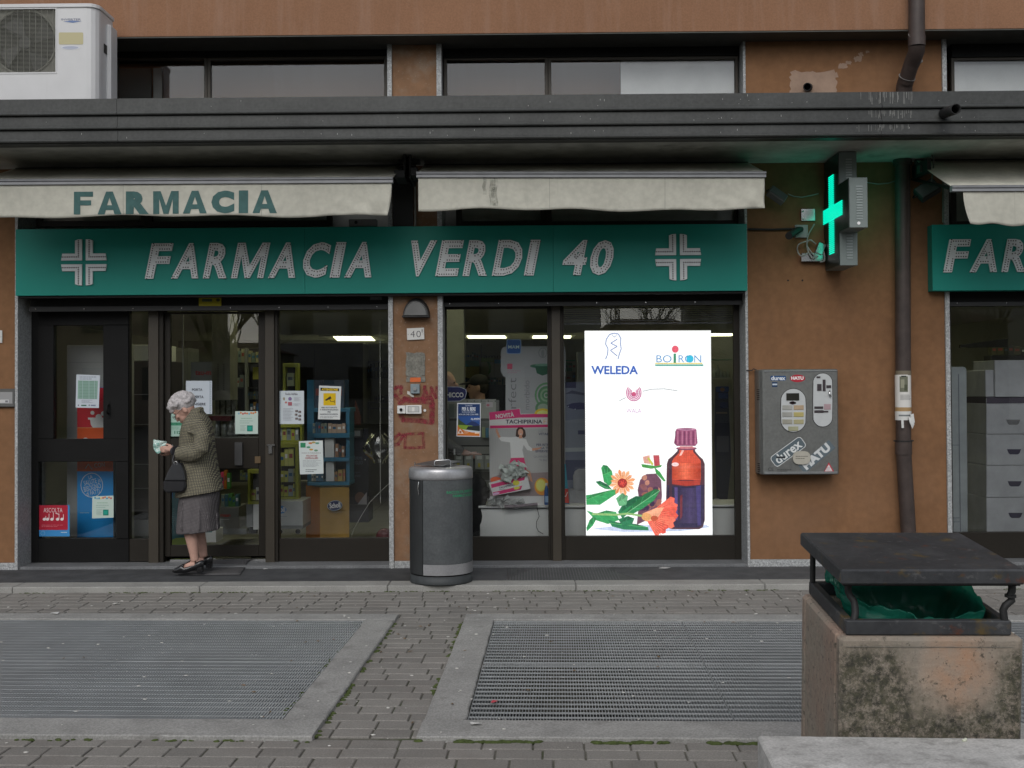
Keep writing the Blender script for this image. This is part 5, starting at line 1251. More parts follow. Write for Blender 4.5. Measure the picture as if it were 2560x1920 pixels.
s_.text('CORSO DI FORMAZIONE', 754, 1131, 802, 1134, (140, 130, 130)).text('VOLONTARI', 765, 1137, 793, 1141.5, (165, 95, 100), .02).text('OSPEDALIERI', 763, 1143, 795, 1147.5, (165, 95, 100), .02).lines(757, 1150, 804, 1168, 6, (150, 155, 160)).lines(764, 1172, 793, 1181, 2, (90, 95, 100)); s_.build('sheet', t)

# --- behind the sliding door
Y2 = 1.5
t = item('shelf_wall', 'dark shelving with boxed perfumes and bottles behind the sliding door', 'shelving', 600, 1200, 2.2)
MB().pbox(540, 870, 665, 1205, 2.6, 2.65).build('back_panel', inner_dark, t)
for v, Y_ in ((906, 2.25), (968, 2.25), (1037, 1.9), (1092, 1.9)): shelf(t, 535 if v < 1000 else 530, 664, v, Y_, inner_dark if v < 1000 else inner_grey, 3, .3)
MB().pbox(612, 870, 617, 1100, 2.2, 2.3).build('upright', inner_grey, t)
boxes(t, 577, 612, 868, 906, 2.27, [(100, 112, 112), (85, 98, 100), (120, 120, 105)], 'bottle_box', 9, .08, 2)
boxes(t, 620, 660, 872, 906, 2.27, [(95, 105, 100), (130, 125, 100)], 'bottle_box', 10, .08, 3)
boxes(t, 580, 610, 935, 968, 2.27, [(90, 98, 98), (120, 125, 120)], 'bottle_box', 12, .08, 4)
MB().pbox(632, 918, 660, 948, 2.3, 2.4).build('yellow_pack', mat('yellow_pack', (.40, .38, .04), .5), t)
glb = glass_mat('clear_plastic', (.85, .87, .86), 2.5, .08)
for i, u in enumerate((538, 552, 566, 580)): MB().pbox(u, 990+i % 2*3, u+10, 1037, 1.95, 2.0).build('perfume_box', mat('perfume_silver', (.22, .23, .22), .25, .5, n=(30, .6)), t)
for i, u in enumerate((537, 556, 571, 583)): MB().lathe(tuple(W(u+5, 1092, 2.0)), [(0, 0), (.030, .0), (.034, .04), (.034, .16), (.016, .19), (.015, .22), (0, .22)], 12).build('jar', mat('jar_grey', (.33, .35, .34), .2, .3, n=(30, .4)), t)
boxes(t, 618, 662, 975, 998, 2.27, [(60, 66, 70), (90, 90, 60), (70, 50, 50), (110, 112, 110)], 'pack', 7, .08, 5)
boxes(t, 540, 612, 1100, 1130, 2.0, [(50, 60, 62), (80, 84, 80), (60, 50, 45)], 'pack', 7, .08, 6)
boxes(t, 600, 660, 1176, 1200, 2.0, [(90, 96, 60), (60, 70, 80), (100, 60, 50)], 'pack', 7, .08, 8)
boxes(t, 625, 660, 1000, 1037, 1.95, [(40, 60, 90), (120, 90, 40), (50, 80, 100)], 'bottle', 9, .05, 7)
MB().pbox(520, 1040, 575, 1052, 1.85, 1.9).build('price_rail', mat('wine_red', (.12, .015, .022), .5), t)
t = item('ceiling_column', 'grey column with small vent slots seen through the sliding door', 'column', 552, 985, 1.6)
MB().pbox(530, 700, 575, 1000, 1.6, 1.9).build('column_body', mat('warm_grey_wall', (.20, .195, .17), .8), t)
sl = MB()
for i in range(13):
    for u in (543, 557): sl.pbox(u, 910+i*5.3, u+4, 911.5+i*5.3, 1.595, 1.6)
sl.build('vent_slots', inner_dark, t)['kind'] = 'stuff'
t, s_ = notice('shelf_sign', 'grey shelf sign with small red lettering behind the sliding door', 'sign', 1.4, 477, 905, 530, 953)
s_.base(477, 905, 530, 1000, (98, 100, 98)).text('tau-m', 488, 926, 528, 938, (135, 35, 35), .03); s_.build('panel', t)
t = item('low_stand', 'grey counter stand with coloured packs behind the sliding door', 'stand', 570, 1335, 1.3)
MB().pbox(550, 1268, 597, 1334, 1.3, 1.7).build('cabinet', mat('grey_cabinet', (.20, .20, .19), .6), t, bevel=.003); MB().pbox(536, 1322, 616, 1336, 1.28, 1.8).build('foot_plate', inner_grey, t)
s_ = Sheet(1.299); s_.k = 0; s_.text('maan', 551, 1286, 576, 1292, (150, 50, 45), .02).lines(550, 1296, 574, 1301, 1, (150, 155, 150)); s_.build('cabinet_print', t)
boxes(t, 553, 597, 1232, 1267, 1.35, [(70, 110, 60), (60, 90, 95), (150, 160, 60), (110, 120, 110)], 'pack', 9, .08, 11)
boxes(t, 552, 577, 1176, 1222, 1.5, [(110, 120, 30), (60, 110, 50), (190, 60, 90), (160, 90, 30)], 'pack', 8, .06, 12)
def yframe(u0, v0, u1, v1, Y, label, th=6, rows=None, seed=1):
    t = item('display_stand', label, 'display stand', (u0+u1)/2, v1, Y); ym = mat('lime_frame', (.33, .35, .03), .5)
    MB().pbox(u0, v0, u1, v1, Y+.12, Y+.14).build('back_board', inner_dark, t)
    for a in ((u0, v0, u0+th, v1), (u1-th, v0, u1, v1), (u0+th, v0, u1-th, v0+th*1.4), (u0+th, v1-th*1.2, u1-th, v1)): MB().pbox(a[0], a[1], a[2], a[3], Y, Y+.11).build('frame_bar', ym, t, bevel=.003)
    r_ = random.Random(seed)
    for (a, b) in rows or []: boxes(t, u0+th+1, u1-th-1, a, b, Y+.04, [(150, 150, 60), (170, 172, 165), (120, 130, 130), (160, 160, 90)], 'blister_pack', 13, .03, seed+int(a))
    return t
yframe(619, 1174, 662, 1261, 1.0, 'lime green framed display low behind the right edge of the sliding door', 7, [(1215, 1250)], 3)
t = item('white_cart', 'white box cart beside the lime frame low behind the sliding door', 'display cart', 640, 1325, 1.0)
MB().pbox(633, 1261, 664, 1324, 1.0, 1.3).build('cart_body', inner_white, t); MB().pbox(616, 1261, 632, 1318, 1.02, 1.3).build('cart_side', inner_grey, t); MB().pbox(622, 1320, 640, 1334, 1.05, 1.12).build('caster', rubber, t)
t, s_ = notice('floor_poster', 'teal poster with a lime green curve standing low behind the sliding door', 'poster', .75, 424, 1215, 470, 1365)
s_.base(424, 1215, 472, 1364, (28, 80, 88)).poly([(424, 1352), (440, 1345), (472, 1343), (472, 1364), (424, 1364)], (105, 125, 20)).lines(426, 1270, 436, 1308, 8, (70, 110, 115)).rect(427, 1225, 432, 1245, (40, 80, 130)); s_.build('board', t)
t = item('white_box', 'small white and turquoise carton on the shop floor behind the woman\'s legs', 'carton', 522, 1358, .85)
MB().pbox(505, 1325, 540, 1356, .85, 1.1).build('carton', inner_white, t, bevel=.002); MB().pbox(507, 1325.5, 530, 1331, .846, .85).build('label_band', mat('turquoise', (.15, .38, .40), .5), t)
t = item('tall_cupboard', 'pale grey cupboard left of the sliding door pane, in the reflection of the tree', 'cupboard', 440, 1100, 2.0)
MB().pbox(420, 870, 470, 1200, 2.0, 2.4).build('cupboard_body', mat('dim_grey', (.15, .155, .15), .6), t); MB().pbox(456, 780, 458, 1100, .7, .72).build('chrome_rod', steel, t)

# --- behind the fixed pane: foot care displays
t = yframe(707, 908, 745, 1062, 1.6, 'narrow lime framed display above the Studio sheet', 7, None, 5)
boxes(t, 717, 738, 925, 965, 1.62, [(130, 135, 110)], 'hanging_pack', 20, .03, 9)
yframe(690, 1062, 755, 1107, 1.2, 'lime framed display with hanging foot care packs, upper part left of the volunteer notice', 5, [(1063, 1105)], 15)
yframe(690, 1108, 746, 1251, 1.1, 'tall lime framed display of yellow topped foot care packs on the white cart', 8, [(1120, 1165), (1170, 1205), (1208, 1243)], 21)
t = item('display_cart', 'white wheeled display cart with a cut off blue oval badge', 'display cart', 725, 1322, .95)
MB().pbox(670, 1252, 757, 1318, .95, 1.35).build('cart_body', mat('cart_white', (.52, .54, .55), .45), t, bevel=.004); MB().pbox(670, 1314, 757, 1322, .94, 1.35).build('cart_base', inner_grey, t)
for u in (745, 700): MB().tube([W(u, 1329, 1.05), W(u, 1329, 1.10)], .024, 14).build('caster', rubber, t)
s_ = Sheet(.949); s_.k = 0; s_.ell(700, 1274, 16, 10.5, (40, 105, 160)).text('oll', 699, 1267, 713, 1280, (215, 225, 230), .03).lines(697, 1289, 718, 1293, 1, (90, 110, 130)); s_.build('logo', t)
t = item('foot_care_stand', 'blue and orange cardboard foot care stand with a navy oval badge', 'display stand', 815, 1325, 1.3)
om = mat('orange_card', (.55, .19, .02), .6, n=(1.5, .1)); om2 = mat('ochre_card', (.38, .22, .04), .6); bl = mat('blue_card', (.03, .17, .29), .55)
A_, B_, C_, D_ = W(765, 1325, 1.55), W(800, 1326, 1.2), W(873, 1318, 1.25), W(873, 1318, 1.7)
zt2 = ZZ(800, 1214, 1.2); z0_ = .061
def wall_(a, b, z0, z1, m_, nm): return MB().add([(a.x, a.y, z0), (b.x, b.y, z0), (b.x, b.y, z1), (a.x, a.y, z1), (a.x, a.y+.01, z0), (b.x, b.y+.01, z0), (b.x, b.y+.01, z1), (a.x, a.y+.01, z1)], [(0, 1, 2, 3), (5, 4, 7, 6), (3, 2, 6, 7), (0, 4, 5, 1), (0, 3, 7, 4), (1, 5, 6, 2)]).build(nm, m_, t)
wall_(A_, B_, z0_, zt2-.02, om, 'side_panel'); wall_(B_, C_, z0_, zt2-.02, om2, 'front_panel')
def tray(v0, v1, u0=768, u1=874, Y0=1.2): MB().pbox(u0, v0, u1, v1, Y0, Y0+.34).build('tray', bl, t, bevel=.003)
tray(1205, 1214); tray(1144, 1154, 790, 874, 1.25); tray(1083, 1095, 785, 874, 1.25); tray(1020, 1030, 785, 876, 1.3)
MB().pbox(768, 950, 785, 1210, 1.45, 1.6).build('side_card', bl, t); MB().pbox(865, 1030, 874, 1205, 1.3, 1.6).build('side_card', bl, t); MB().pbox(785, 950, 872, 1205, 1.6, 1.62).build('back_card', mat('deep_blue_card', (.02, .06, .11), .6), t)
MB().pbox(812, 1096, 835, 1144, 1.3, 1.4).build('white_card', inner_white, t); MB().pbox(815, 1154, 835, 1204, 1.3, 1.4).build('white_card', inner_white, t)
boxes(t, 779, 808, 1178, 1203, 1.26, [(120, 120, 110), (150, 150, 140), (70, 100, 120)], 'pack', 6, .05, 31); boxes(t, 836, 864, 1172, 1203, 1.3, [(140, 120, 70), (120, 90, 60)], 'pack', 12, .05, 32)
boxes(t, 782, 818, 1055, 1083, 1.3, [(70, 90, 105), (110, 115, 105), (50, 80, 100)], 'pack', 6, .05, 33); boxes(t, 820, 868, 1055, 1083, 1.3, [(150, 130, 115), (90, 100, 105)], 'pack', 10, .05, 34)
boxes(t, 786, 862, 945, 1020, 1.4, [(110, 70, 30), (60, 70, 85), (50, 60, 75)], 'pack', 22, .05, 35); boxes(t, 838, 862, 1110, 1143, 1.32, [(60, 65, 65), (130, 100, 80)], 'pack', 10, .05, 36)
s_ = Sheet(1.17); s_.k = 0; s_.ell(837, 1264, 19, 13, (130, 140, 150), -8).ell(837, 1264, 17.5, 11.5, (18, 28, 68), -8).text('Scholl', 823.5, 1257, 851, 1270, (190, 196, 200), .03, -6).lines(822, 1278, 856, 1282, 1, (60, 55, 40)); s_.build('logo', t)
t, s_ = notice('sleep_stand', 'black display stand reading DORMI MEGLIO beside the foot care stand', 'display stand', 1.7, 873, 1072, 921, 1305)
s_.base(873, 1072, 921, 1305, (16, 18, 26)).text('DORMI', 877, 1141, 905, 1150, (72, 78, 92), .0).text('MEGLIO', 877, 1152, 907, 1161, (72, 78, 92), .0).text('Sogno', 882, 1178, 901, 1184, (60, 64, 76), .01).text('sereno', 884, 1187, 901, 1193, (60, 64, 76), .01)
s_.ell(900, 1244, 13, 14, (85, 60, 50)).poly([(890, 1266), (917, 1230), (917, 1265)], (120, 118, 120)).ell(913, 1149, 1.6, 1.6, (150, 150, 150)); s_.thick = .25; s_.build('board', t)
MB().pbox(874, 1262, 921, 1306, 1.66, 2.0).build('base', inner_dark, t)
MB().pbox(872, 1072, 906, 1094, 1.62, 1.7).build('header_tray', mat('black_tray', (.03, .03, .03), .5), t, bevel=.004); MB().pbox(876, 1077, 900, 1090, 1.60, 1.62).build('tester_card', inner_grey, t)
t = item('leaflet_board', 'dark orange leaning board behind the black sleep display', 'board', 895, 1060, 1.9)
MB().add([W(888, 1000, 1.9), W(902, 1040, 1.9), W(902, 1062, 1.9), W(886, 1062, 1.9)], [(0, 1, 2, 3)]).build('board', mat('rust_board', (.14, .04, .02), .6), t, solid=.01)
t = item('back_shelving', 'lit shelving with dark bottles at the rear, left of the pilaster', 'shelving', 945, 1100, 9)
MB().pbox(915, 858, 985, 1240, 9.3, 9.4).build('back_panel', mat('yellow_white', (.33, .33, .25), .7), t); MB().pbox(915, 858, 918, 1240, 9.0, 9.3).build('upright', inner_grey, t)
for v in (902, 945, 1005, 1020): MB().pbox(916, v, 985, v+2, 9.0, 9.3).build('shelf', inner_grey, t)
boxes(t, 919, 983, 905, 945, 9.05, [(30, 45, 45), (60, 60, 40), (25, 30, 35), (90, 90, 70)], 'bottle', 6, .1, 41); boxes(t, 935, 975, 985, 1005, 9.05, [(40, 40, 42), (80, 80, 75)], 'pack', 10, .1, 42)
t = item('rear_dark_block', 'added dark block darkening the back wall behind the fixed pane', 'cupboard', 800, 1100, 8.5)
MB().pbox(700, 858, 908, 1200, 8.5, 9.2).build('cupboard_body', mat('rear_block_dark', (.05, .048, .042), .5), t, bevel=.01); MB().pbox(786, 870, 788, 1200, 8.49, 8.5).build('dark_block_seam', inner_dark, t)  # block added only to darken this stretch of back wall
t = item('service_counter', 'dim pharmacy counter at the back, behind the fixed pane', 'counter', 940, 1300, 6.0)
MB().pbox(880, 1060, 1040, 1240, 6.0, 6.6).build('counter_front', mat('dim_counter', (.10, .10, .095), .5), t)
t = item('plastic_bag', 'transparent crumpled plastic bag hanging behind the fixed pane', 'plastic bag', 950, 1155, .8)
bgm = glass_mat('bag_film', (.86, .86, .84), 1.6, .02)
def bagf(a, b):
    r_ = .05+.07*sin(pi*min(1, b*1.1)); th = 2*pi*a; c = W(945, 1085, .8).lerp(W(948, 1158, .8), b)
    return c+Vector((r_*cos(th)*(1+.3*sin(5*th+b*7)), r_*.5*sin(th), .01*sin(3*th)))
MB().grid(bagf, 24, 12).build('film', bgm, t)
tag(MB().tube([W(975, 1207, .6), W(955, 1225, .6), W(925, 1255, .62), (W(903, 1290, .64)), W(885, 1322, .66), W(878, 1342, .66)], .0028, 6).build('cable', mat('white_cable', (.5, .5, .48), .5)), 'thin white cable curving down behind the fixed pane', 'cable')
tag(MB().tube([W(950, 800, .62), W(951, 1258, .62)], .003, 6).build('pull_cord', mat('white_cable', (.5, .5, .48))), 'thin vertical pull cord behind the fixed pane', 'cord')
t = item('red_chair', 'dark red rounded chair back in the corner of the fixed pane', 'chair', 958, 1343, .7)
MB().ell(W(962, 1343, .72), (.085, .05, .085)).build('seat_back', mat('dark_red', (.10, .02, .025), .5), t); MB().tube([W(945, 1360, .75), W(945, 1390, .75)], .012, 8).build('leg', rubber, t)
blb = MB()
for i in range(2): blb.pbox(700, 795+i*7, 972, 800+i*7, .5, .51)

# --- first right pane
Y3 = .75
t = item('shop_counter', 'long white window counter running under posters and screen', 'counter', 1450, 1342, .55)
MB().pbox(1200, 1266, 1900, 1354, .62, 1.05).build('counter_front', inner_white, t, bevel=.003); MB().pbox(1196, 1263, 1900, 1268, .58, 1.08).build('counter_top', inner_white, t, bevel=.002)
MB().pbox(1201, 1269, 1900, 1270.3, .612, .62).build('shadow_gap', inner_dark, t)
t = item('wall_column', 'plain grey wall column at the left of the first right pane', 'column', 1135, 1200, 2.6)
MB().pbox(1095, 700, 1160, 1230, 2.6, 2.9).build('column_body', mat('grey_column', (.20, .20, .19), .8), t)
t = item('rear_cabinets', 'white rear cabinets with green and blue health packs behind the man in the cap', 'shelving', 1210, 1000, 8.2)
MB().pbox(1160, 850, 1460, 1200, 9.0, 9.1).build('back_panel', mat('yellow_white', (.33, .33, .25)), t)
MB().pbox(1202, 862, 1204, 905, 8.95, 9.0).build('cabinet_seam', inner_dark, t)
s_ = Sheet(8.9); s_.k = 0
s_.rect(1160, 901, 1198, 916, (60, 120, 95)).poly([(1162, 905), (1180, 920), (1182, 926), (1162, 930)], (40, 125, 125)).rect(1162, 917, 1198, 945, (170, 165, 120)).rect(1203, 894, 1234, 942, (150, 155, 140)).rect(1203, 894, 1234, 905, (110, 140, 50)).poly([(1217, 903), (1224, 905), (1228, 915), (1227, 930), (1220, 938), (1223, 922)], (70, 120, 50)).rect(1236, 899, 1262, 909, (45, 120, 170)).rect(1236, 909, 1262, 942, (140, 140, 130))
s_.text('amn', 1209, 889, 1252, 896, (40, 45, 40), -.005); s_.rect(1414, 900, 1437, 903, (60, 120, 90)); s_.build('product_posters', t)
boxes(t, 1413, 1440, 902, 928, 8.8, [(60, 110, 80), (120, 130, 110), (40, 90, 70)], 'pack', 9, .1, 51); boxes(t, 1415, 1440, 930, 955, 8.8, [(50, 60, 55), (120, 120, 110)], 'pack', 12, .1, 52)
boxes(t, 1162, 1262, 943, 962, 8.5, [(90, 96, 80), (60, 90, 80), (120, 116, 90), (60, 62, 70)], 'pack', 7, .1, 53); boxes(t, 1160, 1200, 880, 900, 8.9, [(110, 120, 100), (80, 100, 90)], 'pack', 6, .1, 54)
MB().pbox(1160, 962, 1500, 1100, 8.4, 8.9).build('dark_counter', inner_dark, t)
t, s_ = notice('hanging_rack', 'white rack with rows of hanging accessory packs behind the blue mountain poster', 'display rack', 1.1, 1115, 1000, 1250, 1240)
s_.base(1115, 1000, 1248, 1250, (88, 90, 88)).rect(1117, 998, 1240, 1046, (128, 130, 126))
for i in range(5): s_.text('R', 1167+i*17.5, 1001, 1171+i*17.5, 1005, (50, 50, 52), .02).lines(1173+i*17, 1002, 1181+i*17, 1010, 2, (100, 100, 102))
s_.rect(1215, 1005, 1232, 1018, (150, 145, 150)).ell(1220, 1013, 4, 3, (150, 90, 100)).rect(1122, 1010, 1136, 1044, (100, 108, 106))
s_.rect(1117, 1046, 1248, 1052, (60, 62, 60)).rect(1134, 1113, 1240, 1116, (28, 28, 28)).rect(1134, 1117, 1240, 1135, (112, 114, 110)).rect(1134, 1135, 1240, 1137, (30, 30, 30)).rect(1120, 1180, 1240, 1200, (50, 50, 48)); s_.build('rack_board', t)
for i, u in enumerate((1136, 1161, 1188, 1211)):
    mb = MB().pbox(u, 1138, u+21, 1173, 1.04, 1.08, lin((130, 134, 130))).pbox(u+4, 1140, u+17, 1148, 1.036, 1.04, lin((165, 168, 165))).pbox(u+7, 1158, u+13, 1168, 1.036, 1.04, lin((150, 140, 60)))
    mb.build('hanging_pack', PRINT, t)
for i, u in enumerate((1205, 1214, 1222)): MB().pbox(u, 1068+i*2, u+8, 1094, 1.04, 1.07, lin(((110, 120, 90), (60, 100, 120), (130, 125, 110))[i])).build('hanging_pack', PRINT, t)
MB().pbox(1134, 1122, 1138, 1137, .95, 1.09).build('rail_end', inner_white, t)
t, s_ = notice('brand_sign', 'navy blue rounded sign with white capitals half hidden by the window edge', 'sign', .80, 1104, 966, 1167, 1004)
pts = [(1100, 966), (1150, 967), (1165, 973), (1167, 982), (1163, 996), (1150, 1003), (1100, 1005)]
s_.base(0, 0, 0, 0, (150, 155, 175), pts).poly([(1100, 967.5), (1150, 968.5), (1163.5, 974), (1165, 982), (1161.5, 995), (1149, 1001.5), (1100, 1003)], (24, 28, 84)).text('CHICCO', 1106, 981, 1159, 993.5, (196, 200, 214), .035); s_.build('board', t)
t, s_ = notice('poster', 'blue and orange mountain lake poster taped on the first right pane', 'poster', YG, 1142, 1006, 1202, 1091)
s_.base(0, 0, 0, 0, (200, 205, 210), [(1143, 1007), (1202, 1008), (1201, 1092), (1141, 1091)])
s_.rect(1145, 1010, 1200, 1060, (22, 52, 98)).rect(1145, 1040, 1200, 1062, (35, 75, 140)).poly([(1165, 1062), (1180, 1052), (1190, 1056), (1200, 1063), (1200, 1070), (1160, 1068)], (28, 48, 95)).poly([(1145, 1045), (1152, 1052), (1163, 1060), (1175, 1066), (1145, 1066)], (48, 68, 40)).poly([(1145, 1062), (1180, 1064), (1200, 1072), (1200, 1078), (1145, 1072)], (120, 150, 50)).poly([(1170, 1066), (1200, 1064), (1200, 1078), (1165, 1074)], (30, 40, 40))
s_.poly([(1144, 1062), (1150, 1070), (1162, 1077), (1180, 1081), (1199, 1081), (1199, 1090), (1143, 1089)], (198, 112, 42)).poly([(1150, 1072), (1159, 1084), (1143.5, 1084)], (225, 215, 205)).ell(1151, 1080, 3, 3, (170, 100, 60)).lines(1160, 1074, 1172, 1084, 4, (235, 205, 175)).rect(1187, 1081, 1198, 1084, (235, 205, 175))
s_.text('QUANDO', 1163, 1012, 1181, 1016.5, (205, 215, 228), -.01).text('PER IL BERE', 1155, 1018, 1189, 1026.5, (222, 228, 236), .02).text('DI QUALCUNA PERSONA', 1155, 1028.5, 1189, 1032, (200, 210, 226), .01).text('NON SAI CHE COSA FARE...', 1147, 1034, 1198, 1038, (200, 210, 226), .01).text('AL-ANON', 1177, 1045, 1199, 1049.5, (220, 226, 236), .03).lines(1179, 1051, 1198, 1053, 1, (150, 165, 190)); s_.build('sheet', t)
t, s_ = notice('baby_stand', 'tall white baby product display with a blue square tab and sideways grey lettering', 'display stand', .95, 1262, 848, 1415, 1245)
s_.base(1264, 866, 1413, 1245, (132, 134, 138)); s_.poly([(1252, 876), (1258, 868), (1408, 868), (1414, 876), (1414, 940), (1266, 944), (1258, 940), (1252, 930)], (134, 136, 141)).rrect(1266, 848, 1303, 885, 5, (110, 135, 170)).rrect(1268, 850, 1301, 883, 4, (22, 75, 145)).text('MAM', 1270.5, 863, 1298, 871.5, (165, 190, 220), .01)
s_.rrect(1268, 909, 1281, 923, 2, (165, 70, 95)).lines(1268, 925, 1303, 934, 2, (150, 110, 125))
s_.text('perfect', 1225, 991, 1343, 1017, (88, 88, 92), -.012, -90).text('morbido', 1281, 981, 1353, 994, (96, 96, 100), -.012, -90)
s_.ell(1357, 882, 11, 13, (112, 118, 118)).ell(1357, 882, 9, 11, (134, 136, 141)).ell(1357, 884, 4, 10, (115, 120, 122)).ell(1358, 915, 33, 6, (50, 92, 75)).poly([(1338, 917), (1378, 917), (1372, 934), (1356, 939), (1342, 933)], (40, 78, 62)).ell(1358, 912, 22, 3, (90, 125, 110))
for r_, c in ((32, (82, 120, 88)), (27, (132, 134, 138)), (23, (72, 112, 82)), (17, (110, 135, 112)), (12, (72, 112, 82)), (7, (132, 140, 134)), (4, (72, 112, 82))): s_.ell(1366, 988, r_*.92, r_, c)
s_.ell(1358, 1020, 20, 17, (72, 108, 80)).ell(1358, 1020, 14, 11, (120, 134, 122)); s_.build('board', t)
t, s_ = notice('poster_stand', 'large pink and white medicine poster with a woman in a white jumper', 'poster', .62, 1223, 1022, 1372, 1265)
s_.base(0, 0, 0, 0, (170, 170, 172), [(1223, 1032), (1300, 1021), (1302, 1034), (1378, 1034), (1378, 1264), (1225, 1264)])
s_.poly([(1223, 1031), (1299, 1022), (1301, 1036), (1380, 1033), (1380, 1043), (1300, 1044), (1224, 1050)], (178, 42, 98)).text('NOVITÀ', 1239, 1031, 1285, 1044, (225, 205, 215), .03, -6).ell(1357, 1035, 21, 14, (205, 160, 40), 0, 20, 180, 360).ell(1357, 1035, 15, 9, (225, 195, 110), 0, 20, 180, 360)
s_.poly([(1224, 1050), (1300, 1045), (1380, 1044), (1380, 1062), (1224, 1064)], (182, 180, 180)).text('TACHIPIRINA', 1264, 1049, 1356, 1059, (44, 46, 62), .03).text('FLU', 1359, 1049, 1390, 1059, (205, 140, 90), -.01)
s_.poly([(1225, 1064), (1380, 1061), (1380, 1067.5), (1225, 1071)], (176, 40, 92)).rect(1225, 1071, 1380, 1240, (150, 150, 150))
for i in range(24): s_.rect(1226+i*4.2, 1071, 1227+i*4.2, 1185, (143, 143, 143))
s_.poly([(1225, 1195), (1250, 1186), (1380, 1180), (1380, 1240), (1225, 1240)], (125, 112, 114))
skin = (176, 128, 104)
s_.poly([(1239, 1073), (1243, 1071), (1245, 1078), (1252, 1094), (1247, 1097), (1240, 1080)], skin).poly([(1247, 1095), (1253, 1092), (1276, 1093), (1290, 1092), (1300, 1094), (1315, 1098), (1322, 1114), (1331, 1122), (1330, 1128), (1318, 1125), (1309, 1112), (1306, 1125), (1310, 1145), (1277, 1146), (1276, 1120), (1275, 1106), (1253, 1103)], (186, 186, 186)).poly([(1330, 1121), (1348, 1119), (1356, 1116), (1352, 1121), (1342, 1125), (1331, 1127)], skin)
s_.poly([(1291, 1074), (1296, 1068), (1306, 1068), (1313, 1076), (1315, 1090), (1310, 1095), (1304, 1092), (1294, 1093), (1289, 1090)], (62, 44, 38)).ell(1301.5, 1081, 6.5, 9, (190, 140, 118)).poly([(1298, 1089), (1305, 1089), (1306, 1096), (1297, 1096)], skin).poly([(1298.5, 1084.5), (1305, 1084), (1302, 1087)], (215, 205, 200))
s_.poly([(1277, 1145), (1310, 1144), (1318, 1180), (1308, 1182), (1300, 1160), (1282, 1185), (1268, 1178)], (180, 45, 95)).poly([(1315, 1172), (1322, 1200), (1332, 1206), (1326, 1180)], skin)
s_.text('CON', 1346, 1075, 1357, 1080, (120, 122, 130), -.01).text('VITAMINA', 1346, 1082, 1392, 1088, (68, 70, 92), .02).text('PER RITROVARE', 1341, 1109, 1398, 1115, (68, 70, 92), .02).text('LA TUA', 1352, 1117, 1380, 1122.5, (68, 70, 92), .01).text('EFFERVESCENZA', 1339, 1125, 1400, 1131, (68, 70, 92), .02).text('QUANDO LA', 1334, 1139, 1385, 1145, (96, 98, 112), -.01).text('TI BUTTA', 1348, 1148, 1384, 1153, (96, 98, 112), -.01)
s_.ell(1355, 1216, 19, 22, (190, 120, 40)).ell(1352, 1213, 13, 16, (215, 175, 70)).ell(1352, 1213, 10, 13, (222, 190, 100)).ell(1240, 1200, 14, 8, (185, 85, 50)).ell(1300, 1195, 26, 12, (165, 140, 130)); s_.build('board', t)
t, s_ = notice('medicine_carton', 'tilted oversized white and pink medicine carton under the foil heap', 'carton', .53, 1222, 1190, 1326, 1240)
s_.thick = .05; s_.base(0, 0, 0, 0, (180, 180, 182), [(1222, 1208), (1316, 1182), (1326, 1222), (1233, 1240)]); s_.poly([(1227, 1211), (1313, 1190), (1311, 1200), (1229, 1220)], (178, 42, 98)).text('TACHIPIRINA', 1247, 1213, 1287, 1218.5, (52, 50, 70), .02, -13).text('FLU', 1288, 1206, 1304, 1211, (215, 160, 110), -.01, -13).lines(1248, 1222, 1298, 1226, 1, (110, 110, 125)).poly([(1232, 1231), (1306, 1214), (1302, 1224), (1234, 1239)], (178, 42, 98)).ell(1290, 1207, 8, 7, (215, 180, 60)).ell(1240, 1234, 9, 3, (220, 150, 185), -12).ell(1292, 1220, 8, 3.5, (215, 190, 70), -12); s_.build('carton', t)
fo = item('foil_heap', 'crumpled silver foil heap in front of the medicine poster', 'foil', 1285, 1195, .5)
r_ = random.Random(4); mb = MB()
for i in range(46):
    u = 1252+62*r_.random(); v = 1158+36*r_.random()+(8 if u < 1275 else 0); c = W(u, v, .50); R = Matrix.Rotation(r_.random()*6, 3, Vector((r_.random(), r_.random(), r_.random())).normalized())
    s = .022+.022*r_.random(); mb.add([c+R @ Vector(p)*s for p in ((-1, -.6, 0), (.9, -.8, .3), (1, .7, -.2), (-.7, .9, .3), (0, 0, .7))], [(0, 1, 4), (1, 2, 4), (2, 3, 4), (3, 0, 4), (3, 2, 1, 0)])
mb.build('foil', mat('silver_foil', (.62, .67, .65), .35), fo)['kind'] = 'stuff'
fo = item('plastic_wrap', 'crumpled clear plastic wrap lying on the white window counter', 'plastic wrap', 1270, 1262, .5)
mb = MB()
for i in range(40):
    u = 1222+86*r_.random(); v = 1248+13*r_.random(); c = W(u, v, .55); R = Matrix.Rotation(r_.random()*6, 3, Vector((r_.random(), r_.random(), r_.random())).normalized()); s = .02+.03*r_.random()
    mb.add([c+R @ Vector(p)*s for p in ((-1, -.4, 0), (.9, -.5, .3), (1, .4, -.2), (-.7, .5, .3))], [(0, 1, 2, 3)])
mb.build('film', mat('wrap_white', (.50, .52, .52), .25), fo)['kind'] = 'stuff'
t = item('rolled_tube', 'mauve rolled tube lying on the edge of the white window counter', 'rolled tube', 1302, 1266, .52)
MB().tube([W(1261, 1267, .53), W(1300, 1265, .53), W(1344, 1260, .53)], [.016, .014, .014], 10).build('roll', mat('mauve_wrap', (.24, .20, .23), .5, n=(20, .3)), t)
